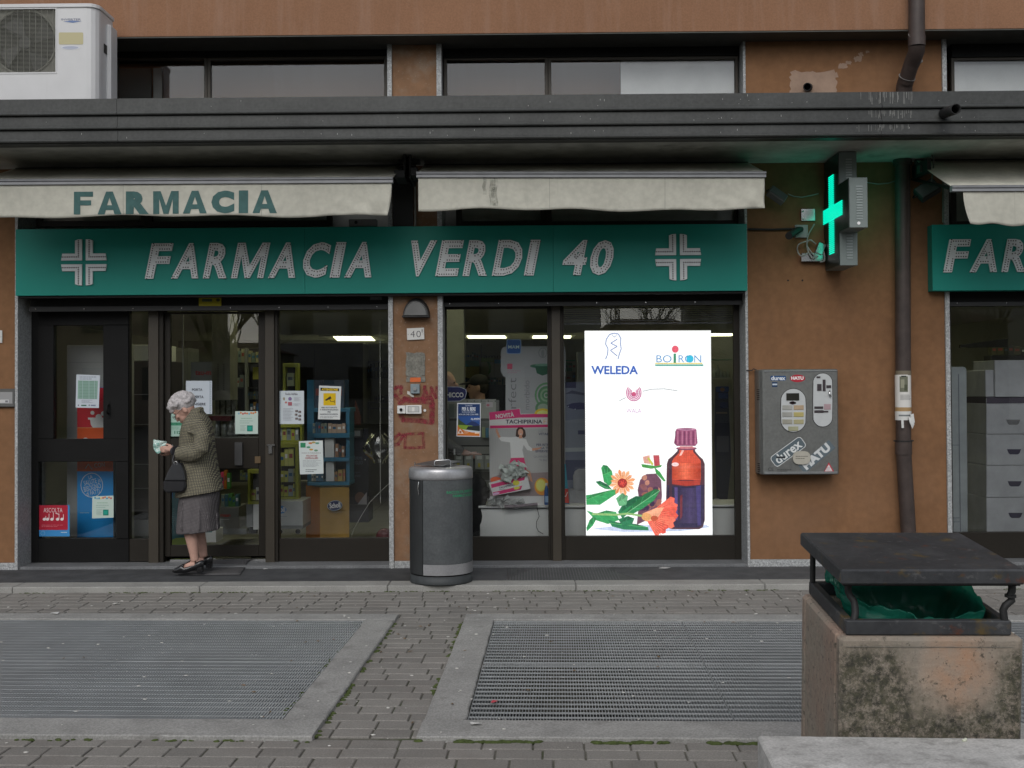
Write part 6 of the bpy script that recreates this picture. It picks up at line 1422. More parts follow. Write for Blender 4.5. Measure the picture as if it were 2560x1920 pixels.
tag(MB().tube([W(1342, 1266, .53), W(1346, 1283, .56), W(1348, 1291, .56), W(1341, 1305, .57), (W(1341, 1318, .57)), W(1346, 1328, .57), W(1358, 1335, .57)], .003, 6).build('cable', rubber), 'thin black cable hanging down the white window counter', 'cable')
t = item('spray_bottle', 'small blue bottle with a pale cap on the white window counter beside the post', 'bottle', 1366, 1263, .5)
c = W(1366.5, 1262, .48)
MB().lathe(tuple(c), [(0, 0), (.019, 0), (.021, .01), (.021, .12), (.012, .165), (.010, .175), (0, .175)], 16).build('bottle_body', mat('bottle_blue', (.02, .10, .34), .25), t); MB().lathe((c.x, c.y, c.z+.175), [(0, 0), (.012, 0), (.012, .022), (0, .022)], 12).build('cap', white_m, t)
s_ = Sheet(.455); s_.k = 0; s_.rect(1363, 1240, 1371, 1256, (120, 150, 185)); s_.build('label', t)

# --- second right pane
t = item('venetian_blind', 'raised white venetian blind at the top of the second right pane', 'blind', 1630, 800, .45)
for i in range(7): MB().box(xx(1410, .5), xx(1845, .5), .48, .505, ZZ(1600, 770+i*5.4, .49), ZZ(1600, 767.6+i*5.4, .49)).build('slat', mat('blind_slat', (.26, .26, .27), .5), t)
MB().pbox(1408, 806, 1848, 810, .47, .52).build('bottom_rail', mat('blind_slat', (.26, .26, .27)), t)
t, s_ = notice('poster', 'large blue tinted poster of a face with closed eyelids left of the screen', 'poster', 1.0, 1405, 955, 1465, 1263)
s_.base(1405, 955, 1480, 1263, (98, 104, 122)).rect(1405, 955, 1440, 970, (45, 48, 78)).poly([(1412, 985), (1430, 976), (1448, 980), (1470, 985), (1470, 990), (1430, 984)], (62, 66, 88)).poly([(1416, 1014), (1430, 1008), (1450, 1006), (1470, 1009), (1470, 1022), (1440, 1024), (1422, 1020)], (50, 52, 86)).ell(1421, 1016, 1.3, 1.3, (150, 156, 175)).ell(1438, 1023, 1.3, 1.3, (150, 156, 175)).poly([(1405, 1052), (1480, 1044), (1480, 1120), (1405, 1120)], (112, 118, 130)).poly([(1405, 1120), (1480, 1118), (1480, 1128), (1405, 1130)], (140, 146, 152)).rect(1445, 1076, 1470, 1086, (62, 66, 92)).rect(1405, 1150, 1480, 1200, (60, 66, 92)).build('sheet', t)
t, s_ = notice('leaflet', 'narrow teal and red leaflet standing just right of the window post', 'leaflet', .7, 1405, 1165, 1424, 1262)
s_.base(0, 0, 0, 0, (40, 120, 140), [(1400, 1160), (1414, 1160), (1424, 1262), (1400, 1262)]).poly([(1400, 1222), (1420, 1222), (1423, 1258), (1400, 1257)], (170, 50, 40)).line([(1411, 1238), (1414, 1242), (1419, 1230)], 1.5, (225, 190, 180)).build('sheet', t)
t = item('white_chair', 'rounded white plastic chair back left of the bright screen', 'chair', 1452, 1262, .8)
flat = [(1433, 1225), (1433, 1190), (1437, 1178), (1446, 1173), (1470, 1172), (1500, 1173), (1500, 1225)]
P_ = [(W(u, v, .85).x, W(u, v, .85).z) for u, v in flat]; MB().prism(P_, .85, .88).build('backrest', mat('chair_white', (.40, .41, .44), .4), t, bevel=.004); MB().pbox(1422, 1225, 1500, 1263, .80, 1.0).build('seat', mat('chair_white', (.40, .41, .44), .4), t, bevel=.01)
t = item('fridge_cabinet', 'pale panel edge with blue tint behind the left side of the screen', 'panel', 1452, 960, 1.5)
MB().pbox(1443, 880, 1500, 960, 1.5, 1.6).build('panel', inner_grey, t)
t, s_ = notice('perfume_poster', 'dark blue display figure right of the bright screen', 'display', 1.4, 1786, 965, 1826, 1255)
s_.base(0, 0, 0, 0, (34, 38, 52), [(1788, 968), (1820, 966), (1824, 1060), (1828, 1160), (1818, 1255), (1792, 1252), (1786, 1100)]).rrect(1790, 966, 1822, 980, 3, (30, 50, 95)).ell(1806, 974, 6, 5, (95, 70, 45)).rect(1796, 982, 1820, 996, (30, 48, 90)).rrect(1800, 1005, 1820, 1020, 3, (24, 34, 66)).rect(1790, 1030, 1818, 1034, (90, 80, 65)).rect(1792, 1090, 1822, 1130, (62, 64, 72)).ell(1792, 1249, 7, 4, (150, 150, 155)); s_.build('board', t)
t = item('toiletries', 'group of white bottles on the glass shelf right of the bright screen', 'bottles', 1800, 942, 2.2)
MB().pbox(1775, 944, 1830, 947, 2.2, 2.4).build('shelf', inner_grey, t); MB().pbox(1775, 898, 1830, 900, 2.2, 2.4).build('shelf', mat('green_edge', (.08, .18, .13), .4), t)
for u, h in ((1786, .10), (1795, .13), (1803, .08), (1811, .07), (1820, .09)): MB().lathe(tuple(W(u, 944, 2.3)), [(0, 0), (.018, 0), (.019, h*.7), (.007, h*.85), (.007, h), (0, h)], 12).build('bottle', mat('pale_bottle', (.36, .40, .40), .4), t)
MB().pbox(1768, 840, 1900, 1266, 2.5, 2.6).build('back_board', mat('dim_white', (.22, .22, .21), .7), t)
# ---- far right shop window
t = item('drawer_cabinet', 'stepped white drawer cabinet with dark cut-out handles in the far right window', 'cabinet', 2520, 1330, .75)
cm = mat('cabinet_white', (.40, .41, .44), .5); Y_ = .75
MB().pbox(2487, 900, 2700, 992, Y_, Y_+.5).build('upper_box', cm, t, bevel=.004); MB().pbox(2464, 925, 2486, 992, Y_+.03, Y_+.5).build('side_box', cm, t, bevel=.004)
MB().pbox(2466, 992, 2700, 1008, Y_+.02, Y_+.5).build('plum_band', mat('plum', (.06, .05, .075), .5), t)
vs_ = [1008, 1085, 1163, 1243, 1345]
for i, (a, b) in enumerate(zip(vs_, vs_[1:])):
    MB().pbox(2467, a+.6, 2700, b-.6, Y_, Y_+.5).build('drawer', cm, t, bevel=.003)
for i, v in enumerate((1049, 1123, 1203, 1282)):
    u = 2516+i*1.8; flatpoly([(u, v), (u+35, v), (u+31, v+10), (u+27, v+13), (u+8, v+13), (u+4, v+10)], Y_-.004, .004, 'handle_cutout', mat('cutout_plum', (.035, .03, .06) if i else (.18, .18, .19), .5) if i else mat('cutout_pale', (.16, .16, .17), .5), t)
P_ = [W(2466, 995, Y_), W(2467, 1345, Y_), W(2448, 1345, Y_+.5), W(2450, 1015, Y_+.5)]
MB().add(P_, [(0, 1, 2, 3)]).build('side_panel', mat('cabinet_side', (.30, .31, .34), .5), t, solid=.004)
t = item('cupboard_panel_door', 'rounded white panel door at the left of the far right window', 'panel', 2398, 1330, .55)
P_ = [(W(u, v, .55).x, W(u, v, .55).z) for u, v in ((2360, 917), (2408, 917), (2414, 919), (2416.5, 926), (2420, 1345), (2360, 1345))]; MB().prism(P_, .55, .60).build('panel_board', mat('panel_bluewhite', (.33, .36, .38), .5), t, bevel=.004)
MB().pbox(2398, 935, 2400, 1345, .545, .549).build('panel_groove', mat('groove', (.14, .16, .2), .5), t)
for v in (1112, 1294, 1304): MB().pbox(2378, v, 2399, v+1.4, .545, .549).build('panel_groove', mat('groove', (.14, .16, .2)), t)
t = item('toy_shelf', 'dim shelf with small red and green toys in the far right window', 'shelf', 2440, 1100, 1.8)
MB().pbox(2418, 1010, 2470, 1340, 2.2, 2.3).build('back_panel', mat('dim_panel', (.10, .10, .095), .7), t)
for u, v, w, h, c in ((2420, 1045, 14, 30, (130, 40, 45)), (2425, 1065, 12, 40, (40, 110, 90)), (2440, 1120, 9, 150, (30, 100, 75)), (2430, 1020, 18, 20, (110, 112, 105)), (2446, 1060, 16, 14, (60, 60, 62))): MB().pbox(u, v, u+w, v+h, 1.8, 1.9, lin(c)).build('toy', PRINT, t, bevel=.004)
t = item('ceiling_wedge', 'dark triangular ceiling duct in the far right window', 'duct', 2460, 860, 2.0)
P_ = [(W(u, v, 2.0).x, W(u, v, 2.0).z) for u, v in ((2402, 862), (2520, 846), (2520, 868), (2402, 869))]; MB().prism(P_, 2.0, 2.05).build('duct', inner_dark, t)
t = item('back_shelf', 'dim cluttered shelf at the top right of the far right window', 'shelving', 2520, 895, 2.5)
MB().pbox(2478, 888, 2700, 900, 2.5, 2.7).build('shelf', inner_dark, t); boxes(t, 2480, 2600, 862, 887, 2.5, [(70, 70, 55), (90, 88, 70), (50, 52, 48)], 'pack', 14, .1, 71)

# ================================================================== LED SCREEN
YL = .36
t = thing('led_screen', 'large bright advertising LED screen in the right window, brown bottle and orange flowers', 'led screen', tuple(W(1620, 1340, YL)))
Q = [(1461.5, 827), (1777, 826), (1781.5, 1339), (1465, 1341)]
P_ = [W(u, v, YL) for u, v in Q]; 
MB().add([p+Vector((0, .004, 0)) for p in P_]+[p+Vector((0, .09, 0)) for p in P_], [(0, 3, 2, 1), (4, 5, 6, 7), (0, 1, 5, 4), (1, 2, 6, 5), (2, 3, 7, 6), (3, 0, 4, 7)]).build('housing', dark_m, t)
MB().pbox(1590, 1341, 1650, 1352, YL+.02, YL+.09).build('stand', dark_m, t)
s = Sheet(YL); s.base(0, 0, 0, 0, (255, 255, 255), Q)
bl_ = (40, 85, 175)
oc = [(1514, 898), (1519, 885), (1520, 872), (1514, 860), (1516, 848), (1524, 836), (1535, 833), (1546, 835), (1552, 846), (1551, 860), (1553, 872), (1548, 886), (1545, 898)]
s.line(oc, 2.2, (120, 140, 190)).line([(1543, 848), (1527, 858), (1543, 866), (1526, 876), (1543, 890)], 2.1, (110, 130, 185)).line([(1530, 837), (1536, 843), (1542, 837)], 1.3, (120, 140, 190))
s.text('WELEDA', 1478, 914.5, 1595, 936, (50, 95, 185), .03)
s.text('BO', 1641, 888, 1679, 906, (70, 140, 200), -.005).text('RON', 1696.5, 888, 1753, 906, (70, 140, 200), -.005).ell(1725, 897, 9, 9.5, (60, 190, 225)).rect(1684, 884, 1690, 907, (60, 145, 110)).ell(1688, 873, 8.5, 9, (225, 90, 110)).rect(1638, 907, 1756, 910, (225, 205, 120)).rect(1638, 911, 1758, 915, (70, 165, 150))
for r_ in (18, 14, 10, 6.5):
    pts = [(1584.5+r_*cos(RAD(a)), 984-(0 if 0 < a < 180 else 4)+r_*sin(RAD(a))) for a in range(-40, 221, 20)]; s.line(pts, 2.6, (200, 95, 150))
s.ell(1584.5, 985, 5, 5.5, (210, 90, 130)).text('WALA', 1566, 1022, 1603, 1032, (190, 120, 185), -.01).line([(1548, 1002), (1564, 994)], 1.6, (150, 150, 160)).line([(1607, 978), (1630, 973), (1660, 972), (1694, 977)], 1.6, (150, 150, 160))
# soft shadow under the still life printed in the advert
s.poly([(1480, 1322), (1560, 1312), (1700, 1314), (1765, 1312), (1775, 1318), (1700, 1328), (1560, 1330)], (200, 210, 238))
# small jar
s.poly([(1598, 1250), (1594, 1225), (1600, 1200), (1616, 1185), (1640, 1184), (1653, 1200), (1655, 1240), (1650, 1280), (1618, 1300), (1592, 1312)], (112, 72, 92))
rj = random.Random(2)
for i in range(26): s.ell(1600+50*rj.random(), 1192+88*rj.random(), 6, 7, rj.choice([(82, 48, 78), (140, 88, 92), (190, 130, 112), (62, 40, 72), (160, 100, 90)]), rj.random()*90, 10)
s.poly([(1607, 1142), (1624, 1138), (1626, 1160), (1610, 1158)], (225, 165, 150)).poly([(1633, 1138), (1648, 1138), (1650, 1165), (1636, 1166)], (190, 75, 85)).poly([(1603, 1160), (1640, 1165), (1655, 1162), (1652, 1168), (1628, 1172), (1606, 1168)], (70, 150, 70)).poly([(1636, 1168), (1650, 1180), (1664, 1202), (1660, 1204), (1640, 1184)], (60, 150, 75)).poly([(1622, 1143), (1634, 1160), (1630, 1164), (1618, 1146)], (200, 195, 80))
# big bottle
bot = [(1696, 1118), (1737, 1118), (1738, 1128), (1748, 1140), (1757, 1148), (1762, 1160), (1762, 1300), (1757, 1318), (1748, 1323), (1680, 1323), (1668, 1318), (1664, 1300), (1667, 1160), (1671, 1148), (1681, 1140), (1693, 1128)]
s.poly(bot, (84, 50, 60)).poly([(1700, 1116), (1732, 1116), (1733, 1130), (1744, 1142), (1752, 1152), (1752, 1200), (1678, 1200), (1679, 1156), (1684, 1146), (1698, 1132)], (214, 84, 62)).poly([(1678, 1198), (1700, 1202), (1730, 1202), (1752, 1198), (1750, 1212), (1715, 1215), (1680, 1210)], (175, 62, 52)).poly([(1668, 1212), (1684, 1214), (1715, 1217), (1760, 1212), (1760, 1300), (1755, 1314), (1746, 1319), (1682, 1319), (1672, 1314), (1668, 1300)], (50, 44, 74))
for i in range(12):
    x = 1679.5+i*6; e = abs(i-5)/6; s.rect(x, 1158, x+6, 1197, (int(236-60*e), int(112-52*e), int(82-42*e)))
    x = 1670+i*7.4; e = abs(i-7)/7; s.rect(x, 1220, x+7.4, 1308, (int(74-34*e), int(62-28*e), int(100-44*e)))
s.poly([(1672, 1150), (1680, 1152), (1680, 1310), (1674, 1306)], (72, 46, 62)).poly([(1686, 1218), (1694, 1218), (1694, 1300), (1688, 1300)], (90, 74, 128)).poly([(1700, 1240), (1706, 1236), (1706, 1290), (1700, 1300)], (120, 52, 62)).poly([(1740, 1216), (1752, 1214), (1752, 1312), (1744, 1314)], (74, 64, 118)).ell(1688, 1161, 9, 5, (250, 215, 215)).poly([(1706, 1122), (1712, 1122), (1704, 1138), (1698, 1140)], (252, 190, 180))
s.ell(1716, 1121, 26, 4.5, (118, 62, 92)).ell(1716, 1119.5, 22, 3, (200, 120, 130))
s.poly([(1690, 1074), (1741, 1074), (1744, 1108), (1738, 1115), (1692, 1115), (1685, 1108)], (150, 78, 112)).ell(1715.5, 1073, 25, 3.4, (190, 130, 160)).ell(1715.5, 1072.6, 14, 1.6, (140, 90, 120))
for i in range(10): s.rect(1688+i*5.5, 1078, 1690+i*5.5, 1111, (190, 125, 150) if i % 2 else (110, 52, 86))
# leaves, flowers
g1, g2, g3 = (60, 160, 95), (45, 125, 85), (95, 185, 110)
def leaf(pts, c, c2=None):
    s.poly(pts, c); n = len(pts); k = n//2
    A = ((pts[0][0]+pts[-1][0])/2, (pts[0][1]+pts[-1][1])/2); s.poly([A]+list(pts[1:k+1]), tuple(int(q*.80) for q in c))
    for i in range(1, n-1):
        f = i/(n-1) if i <= k else 1-i/(n-1); m_ = (A[0]+(pts[k][0]-A[0])*min(1, f*1.6), A[1]+(pts[k][1]-A[1])*min(1, f*1.6)); s.line([m_, (m_[0]*.25+pts[i][0]*.75, m_[1]*.25+pts[i][1]*.75)], .9, tuple(min(255, int(q*1.18)+8) for q in c))
    if c2: s.line([((pts[0][0]+pts[-1][0])/2, (pts[0][1]+pts[-1][1])/2), ((pts[len(pts)//2][0]), (pts[len(pts)//2][1]))], 1.4, c2)
leaf([(1503, 1170), (1508, 1162), (1518, 1164), (1530, 1178), (1534, 1200), (1524, 1215), (1510, 1205)], g1, g3); leaf([(1489, 1204), (1500, 1202), (1520, 1212), (1530, 1224), (1512, 1222), (1498, 1214)], g2, g3)
leaf([(1465, 1238), (1480, 1236), (1500, 1240), (1518, 1230), (1540, 1222), (1545, 1232), (1524, 1246), (1500, 1262), (1466, 1262)], g1, g3)
leaf([(1545, 1280), (1560, 1256), (1590, 1240), (1630, 1244), (1640, 1240), (1600, 1262), (1575, 1280), (1556, 1296)], g2, g3); leaf([(1548, 1284), (1580, 1262), (1610, 1236), (1638, 1222), (1650, 1226), (1636, 1250), (1606, 1272), (1576, 1288)], (50, 140, 85), (140, 200, 150))
leaf([(1466, 1276), (1490, 1284), (1516, 1276), (1540, 1280), (1548, 1300), (1520, 1310), (1488, 1300)], g1, g3); leaf([(1466, 1320), (1474, 1300), (1484, 1290), (1492, 1296), (1482, 1314), (1468, 1328)], g1); leaf([(1520, 1300), (1545, 1306), (1590, 1310), (1620, 1318), (1622, 1326), (1560, 1324), (1530, 1316)], g2, g3)
leaf([(1540, 1246), (1556, 1232), (1570, 1240), (1566, 1262), (1548, 1266)], (110, 180, 130)); leaf([(1545, 1298), (1570, 1290), (1586, 1296), (1580, 1312), (1556, 1314)], g2)
s.line([(1480, 1285), (1540, 1287), (1570, 1284), (1606, 1290)], 5, (150, 190, 120))
for i in range(16):
    a = RAD(i*22.5+8); L = 34 if i % 2 else 30; cu, cv = 1556, 1206; w_ = .17
    s.poly([(cu+8*cos(a-w_*1.5), cv+8*sin(a-w_*1.5)), (cu+L*.8*cos(a-w_), cv+L*.8*sin(a-w_)), (cu+L*cos(a), cv+L*sin(a)), (cu+L*.8*cos(a+w_), cv+L*.8*sin(a+w_)), (cu+8*cos(a+w_*1.5), cv+8*sin(a+w_*1.5))], ((245, 165, 115), (250, 185, 140), (238, 150, 100))[i % 3])
for i in range(48):
    a = RAD(i*7.5); s.line([(1556+12*cos(a), 1206+12*sin(a)), (1556+27*cos(a), 1206+27*sin(a))], .8, ((222, 132, 86), (255, 205, 165))[i % 2])
s.ell(1556, 1208, 12, 12, (165, 50, 50))
for i in range(14): s.ell(1556+9*cos(i*2.4)*(i/14), 1208+9*sin(i*2.4)*(i/14), 1.8, 1.8, (225, 80, 70))
for a0, a1, L, c in ((-38, -14, 88, (245, 110, 90)), (-20, 4, 84, (235, 95, 78)), (0, 24, 78, (248, 120, 96)), (18, 44, 66, (232, 88, 74)), (36, 62, 60, (245, 105, 88))):
    cu, cv = 1612, 1292; s.poly([(cu, cv)]+[(cu+L*(1 if i in (1, 3) else .93)*cos(RAD(a0+(a1-a0)*i/4)), min(1339, cv+L*(1 if i in (1, 3) else .93)*sin(RAD(a0+(a1-a0)*i/4)))) for i in range(5)], c)
for i in range(30):
    a = RAD(-34+i*3.1); L = 48+20*((i*7) % 5)/5; s.line([(1612+22*cos(a), 1292+22*sin(a)), (1612+L*cos(a), min(1338, 1292+L*sin(a)))], 1.0, ((212, 74, 62), (255, 150, 122))[i % 2])
s.poly([(1606, 1284), (1640, 1270), (1660, 1268), (1650, 1286), (1640, 1300), (1614, 1304)], (250, 175, 140)).ell(1616, 1292, 12, 10, (235, 170, 110)); s.ell(1636, 1296, 9, 7, (200, 90, 60))
s.build('display_picture', t, SCREEN)
# ================================================================== ROUND LITTER BIN AT THE PILASTER
p = G(1097.5, 1465, .048); bc = Vector((p.x, p.y+.252, .048)); RB = .254
bn = thing('medicine_bin', 'round charcoal and silver collection bin with green lettering in front of the pilaster', 'bin', tuple(bc))
def hz(v): return ZZ(1097, v, bc.y-RB)-bc.z
z_base, z_b0, z_b1, z_s0, z_top = 0, hz(1440), hz(1413), hz(1201), hz(1180)
MB().lathe(bc, [(0, 0), (RB*.985, 0), (RB*.99, .01), (RB*.975, z_b0-.012), (0, z_b0-.012)], 48).build('plinth', mat('plinth_grey', (.045, .050, .052), .6, n=(20, .2), spots=[(30, .66, .74, .5, (.16, .05, .02))]), bn)
MB().lathe(bc, [(RB*.96, z_b0-.013), (RB*.96, z_b0-.002)], 48).build('shadow_gap', dark_m, bn)
# body is an open lathe with the door section cut out on the left
def arc(a0, a1, r, z0, z1, name, m_, th=.004, n=24):
    mb = MB(); P_ = [(RAD(a0+(a1-a0)*i/n)) for i in range(n+1)]
    vs = [(bc.x+r*sin(a), bc.y-r*cos(a), bc.z+z) for z in (z0, z1) for a in P_]+[(bc.x+(r-th)*sin(a), bc.y-(r-th)*cos(a), bc.z+z) for z in (z0, z1) for a in P_]
    k = n+1; fs = [(i, i+1, i+1+k, i+k) for i in range(n)]+[(2*k+i+1, 2*k+i, 3*k+i, 3*k+i+1) for i in range(n)]
    mb.add(vs, fs, None, True); mb.add(vs, [(i+k, i+1+k, 3*k+i+1, 3*k+i) for i in range(n)]+[(i+1, i, 2*k+i, 2*k+i+1) for i in range(n)]+[(0, k, 3*k, 2*k), (k-1, 3*k-1, 4*k-1, 2*k-1)])
    return mb.build(name, m_, bn)
arc(-29.5, 200, RB, z_b1+.002, z_s0-.003, 'body_shell', greyd); arc(-29.5, 200, RB, z_b0, z_b1, 'lower_band', silver)
arc(-160, -31, RB-.002, z_b0, z_s0-.003, 'door', mat('charcoal_dark', (.036, .039, .040), .42, .2, n=(8, .12)))
MB().lathe(bc, [(RB-.012, z_b0), (RB-.012, z_s0)], 32).build('inner_drum', dark_m, bn)
MB().lathe(bc, [(RB*.99, z_s0-.002), (RB*1.012, z_s0), (RB*1.015, z_s0+.02), (RB*1.012, z_top-.004), (RB*.985, z_top+.018), (RB*.93, z_top+.026), (0, z_top+.030)], 48).build('top_cap', silver, bn)
hh = MB(); a = RAD(-38); 
for z0, z1 in ((hz(1238), hz(1206)),): hh.tube([(bc.x+(RB+.003)*sin(a), bc.y-(RB+.003)*cos(a), bc.z+z0), (bc.x+(RB+.014)*sin(a), bc.y-(RB+.014)*cos(a), bc.z+(z0+z1)/2), (bc.x+(RB+.003)*sin(a), bc.y-(RB+.003)*cos(a), bc.z+z1)], .005, 8)
hh.build('door_latch', chrome, bn)
zt_ = bc.z+z_top+.030
fl = MB(); P_ = [Vector((bc.x-.215, bc.y-.02, zt_)), Vector((bc.x+.03, bc.y-.15, zt_)), Vector((bc.x+.16, bc.y+.05, zt_)), Vector((bc.x-.04, bc.y+.19, zt_))]
lift = [.012, .004, .03, .035]; fl.add([p_+Vector((0, 0, .002+l)) for p_, l in zip(P_, lift)]+[p_+Vector((0, 0, .006+l)) for p_, l in zip(P_, lift)], [(3, 2, 1, 0), (4, 5, 6, 7), (0, 1, 5, 4), (1, 2, 6, 5), (2, 3, 7, 6), (3, 0, 4, 7)]); fl.build('hatch', mat('hatch_grey', (.10, .105, .11), .4, .3), bn)
c_ = W(1106, 1165, bc.y-.05); w_ = .062
MB().tube([c_+Vector((-w_, 0, -.02)), c_+Vector((-w_, 0, .035)), c_+Vector((-w_+.01, .0, .043)), c_+Vector((w_-.01, .01, .050)), c_+Vector((w_, .01, .042)), c_+Vector((w_, .01, -.02))], .0065, 8).build('wire_handle', chrome, bn)
MB().tube([(bc.x-.205, bc.y-.03, zt_), (bc.x-.205, bc.y-.03, zt_+.035)], .004, 6).build('hinge_pin', chrome, bn)
grn = mat('green_lettering', (.02, .30, .13), .5, n=None)
def cyltext(s, a0, a1, v0, v1, off, name):
    vs, fs = text2d(s, off); z0, z1 = hz(v1), hz(v0); bm = bmesh.new(); V = [bm.verts.new((x, y, 0)) for x, y in vs]
    for f in fs:
        try: bm.faces.new([V[i] for i in f])
        except ValueError: pass
    for k in range(1, 40): bmesh.ops.bisect_plane(bm, geom=bm.verts[:]+bm.edges[:]+bm.faces[:], plane_co=(k/40, 0, 0), plane_no=(1, 0, 0))
    bm.verts.index_update(); r = RB+.0012; q = []
    for v in bm.verts: a = RAD(a0+(a1-a0)*v.co.x); q.append((bc.x+r*sin(a), bc.y-r*cos(a), bc.z+z0+(z1-z0)*v.co.y))
    MB().add(q, [[v.index for v in f.verts] for f in bm.faces]).build(name, grn, bn); bm.free()
cyltext('RACCOLTA DIFFERENZIATA', 14.5, 96, 1228.5, 1235, .02, 'lettering'); cyltext('FARMACI SCADUTI', 26, 80, 1238, 1244.5, .02, 'lettering')

# ================================================================== CONCRETE LITTER BIN WITH STEEL LID
YFr, YBk = -6.02, -5.42
FL_, FR_, BL2 = W(2102, 1424, YFr), W(2565, 1424, YFr), W(1997, 1331, YBk)
FR_.y = FL_.y-.012; FR_ = W(2565, 1424, FR_.y)
ex_ = (FR_-FL_); LW = ex_.length; ex_.normalize(); ey_ = (BL2-FL_); ey_ -= ex_*ey_.dot(ex_); LD = ey_.length; ey_.normalize(); ez_ = ex_.cross(ey_)
cb = thing('concrete_litter_bin', 'square lichen stained concrete litter bin with a rusty black steel lid and green bag', 'litter bin', tuple(FL_))
Mb = Matrix((ex_, ey_, ez_)).transposed().to_4x4(); Mb.translation = FL_; cb.matrix_world = Mb
rust = mat('rusty_black_steel', (.038, .040, .044), .55, .25, coord='O', n=(4, .2), n2=(40, .12), bump=(60, .3, .002),
           spots=[(3.0, .46, .66, .55, (.085, .088, .092)), (22, .60, .68, .5, (.15, .15, .15)), (7, .57, .68, .75, (.13, .085, .02)), (9, .60, .70, .8, (.12, .04, .02)), (13, .66, .70, .35, (.16, .16, .16))])
ld = MB(); b_ = .009; ld.box(0, LW, 0, LD, -.052, 0); ld.build('lid', rust, cb, bevel=.006, local=True)
MB().box(.012, LW-.012, .012, LD-.012, -.058, -.0525).build('lid_underside', dark_m, cb, local=True)
def ltube(pts, r, name, n=10): return MB().tube([Vector(q) for q in pts], r, n).build(name, rubber, cb, local=True)
fz0, fz1 = -.232, -.182
fx0, fx1, fy0, fy1 = .028, LW-.030, .030, LD-.03
MB().box(fx0, fx1, fy0, fy0+.03, fz0, fz1).box(fx0, fx1, fy1-.03, fy1, fz0, fz1).box(fx0, fx0+.03, fy0+.03, fy1-.03, fz0, fz1).box(fx1-.03, fx1, fy0+.03, fy1-.03, fz0, fz1).build('steel_frame', rust, cb, bevel=.004, local=True)
ltube([(fx0+.01, fy1-.02, -.05), (fx0+.01, fy1-.02, fz1)], .011, 'post'); ltube([(fx1-.01, fy1-.02, -.05), (fx1-.01, fy1-.02, fz1)], .011, 'post')
ltube([(.052, .10, -.05), (.052, .10, -.10), (.058, .095, -.115), (.068, .085, -.130), (.070, .080, -.145), (.066, .06, -.165), (.058, .05, -.19)], .012, 'post')
ltube([(LW-.02, .06, -.05), (LW-.02, .06, -.09), (LW-.026, .06, -.10), (LW-.022, .055, -.118), (LW-.045, .05, -.135), (LW-.052, .05, -.15), (LW-.048, .045, -.19)], .013, 'post')
ltube([(LW-.028, .052, -.098), (LW-.028, .052, -.106)], .019, 'weld')
# concrete body
cm_ = bpy.data.materials.new('lichen_concrete'); cm_.use_nodes = True; t_ = cm_.node_tree; N = t_.nodes; L = t_.links; b_ = N['Principled BSDF']; b_.inputs['Roughness'].default_value = .95
tc = N.new('ShaderNodeTexCoord')
def nz(s, d=8, r=.65, off=(0, 0, 0)):
    mp = N.new('ShaderNodeMapping'); mp.inputs['Location'].default_value = off; L.new(tc.outputs['Object'], mp.inputs[0]); x = N.new('ShaderNodeTexNoise'); x.inputs['Scale'].default_value = s; x.inputs['Detail'].default_value = d; x.inputs['Roughness'].default_value = r; L.new(mp.outputs[0], x.inputs[0]); return x.outputs['Fac']
def mrr(f, a, b, c, d):
    x = N.new('ShaderNodeMapRange'); L.new(f, x.inputs[0]); [setattr(x.inputs[i+1], 'default_value', q) for i, q in enumerate((a, b, c, d))]; return x.outputs[0]
def mth(op, a, b=None):
    x = N.new('ShaderNodeMath'); x.operation = op; x.use_clamp = False
    for i, q in enumerate((a, b)):
        if q is None: continue
        if isinstance(q, (int, float)): x.inputs[i].default_value = q
        else: L.new(q, x.inputs[i])
    return x.outputs[0]
def mixc(f, a, b):
    x = N.new('ShaderNodeMix'); x.data_type = 'RGBA'; L.new(f, x.inputs[0])
    for i, q in ((6, a), (7, b)):
        if isinstance(q, tuple): x.inputs[i].default_value = q+(1,)
        else: L.new(q, x.inputs[i])
    return x.outputs[2]
sp = N.new('ShaderNodeSeparateXYZ'); L.new(tc.outputs['Object'], sp.inputs[0])
def gauss(ax, c, w): return mth('POWER', mth('DIVIDE', mth('SUBTRACT', sp.outputs[ax], c), w), 2)
dist = mth('SQRT', mth('ADD', gauss('X', .375, .17), gauss('Z', -.34, .17)))       # clean patch in the middle of the front
dist = mth('ADD', dist, mth('MULTIPLY', mth('SUBTRACT', nz(9, 4), .5), 1.6))
side = mrr(sp.outputs['Y'], .01, .06, 0, 1)
grime = mth('MULTIPLY', mrr(dist, .52, 1.2, 0, 1), mth('SUBTRACT', 1, mth('MULTIPLY', side, .72)))
top_ = mrr(sp.outputs['Z'], -.30, -.25, 1, .25); grime = mth('MULTIPLY', grime, top_)
spk = mrr(nz(32, 12, .85), .40, .53, 0, 1); spk2 = mrr(nz(90, 4, .6), .45, .6, 0, 1)
base_ = mixc(mrr(nz(5, 5), .3, .7, 0, 1), (.27, .24, .20), (.34, .28, .22))
rustp = mth('SUBTRACT', 1, mrr(mth('SQRT', mth('ADD', gauss('X', .40, .11), gauss('Z', -.33, .16))), .3, 1.3, 0, 1))
base_ = mixc(mth('MULTIPLY', rustp, mrr(nz(12, 6), .35, .6, .25, .9)), base_, (.40, .235, .145))
base_ = mixc(mth('MULTIPLY', mrr(nz(3, 4, .6, (3, 1, 2)), .45, .65, 0, .7), side), base_, (.33, .215, .165))
base_ = mixc(mrr(nz(150, 2), .62, .72, 0, .5), base_, (.45, .38, .30))
dk = mixc(mrr(nz(40, 5, .7, (5, 0, 0)), .4, .6, 0, 1), (.030, .030, .022), (.075, .072, .045))
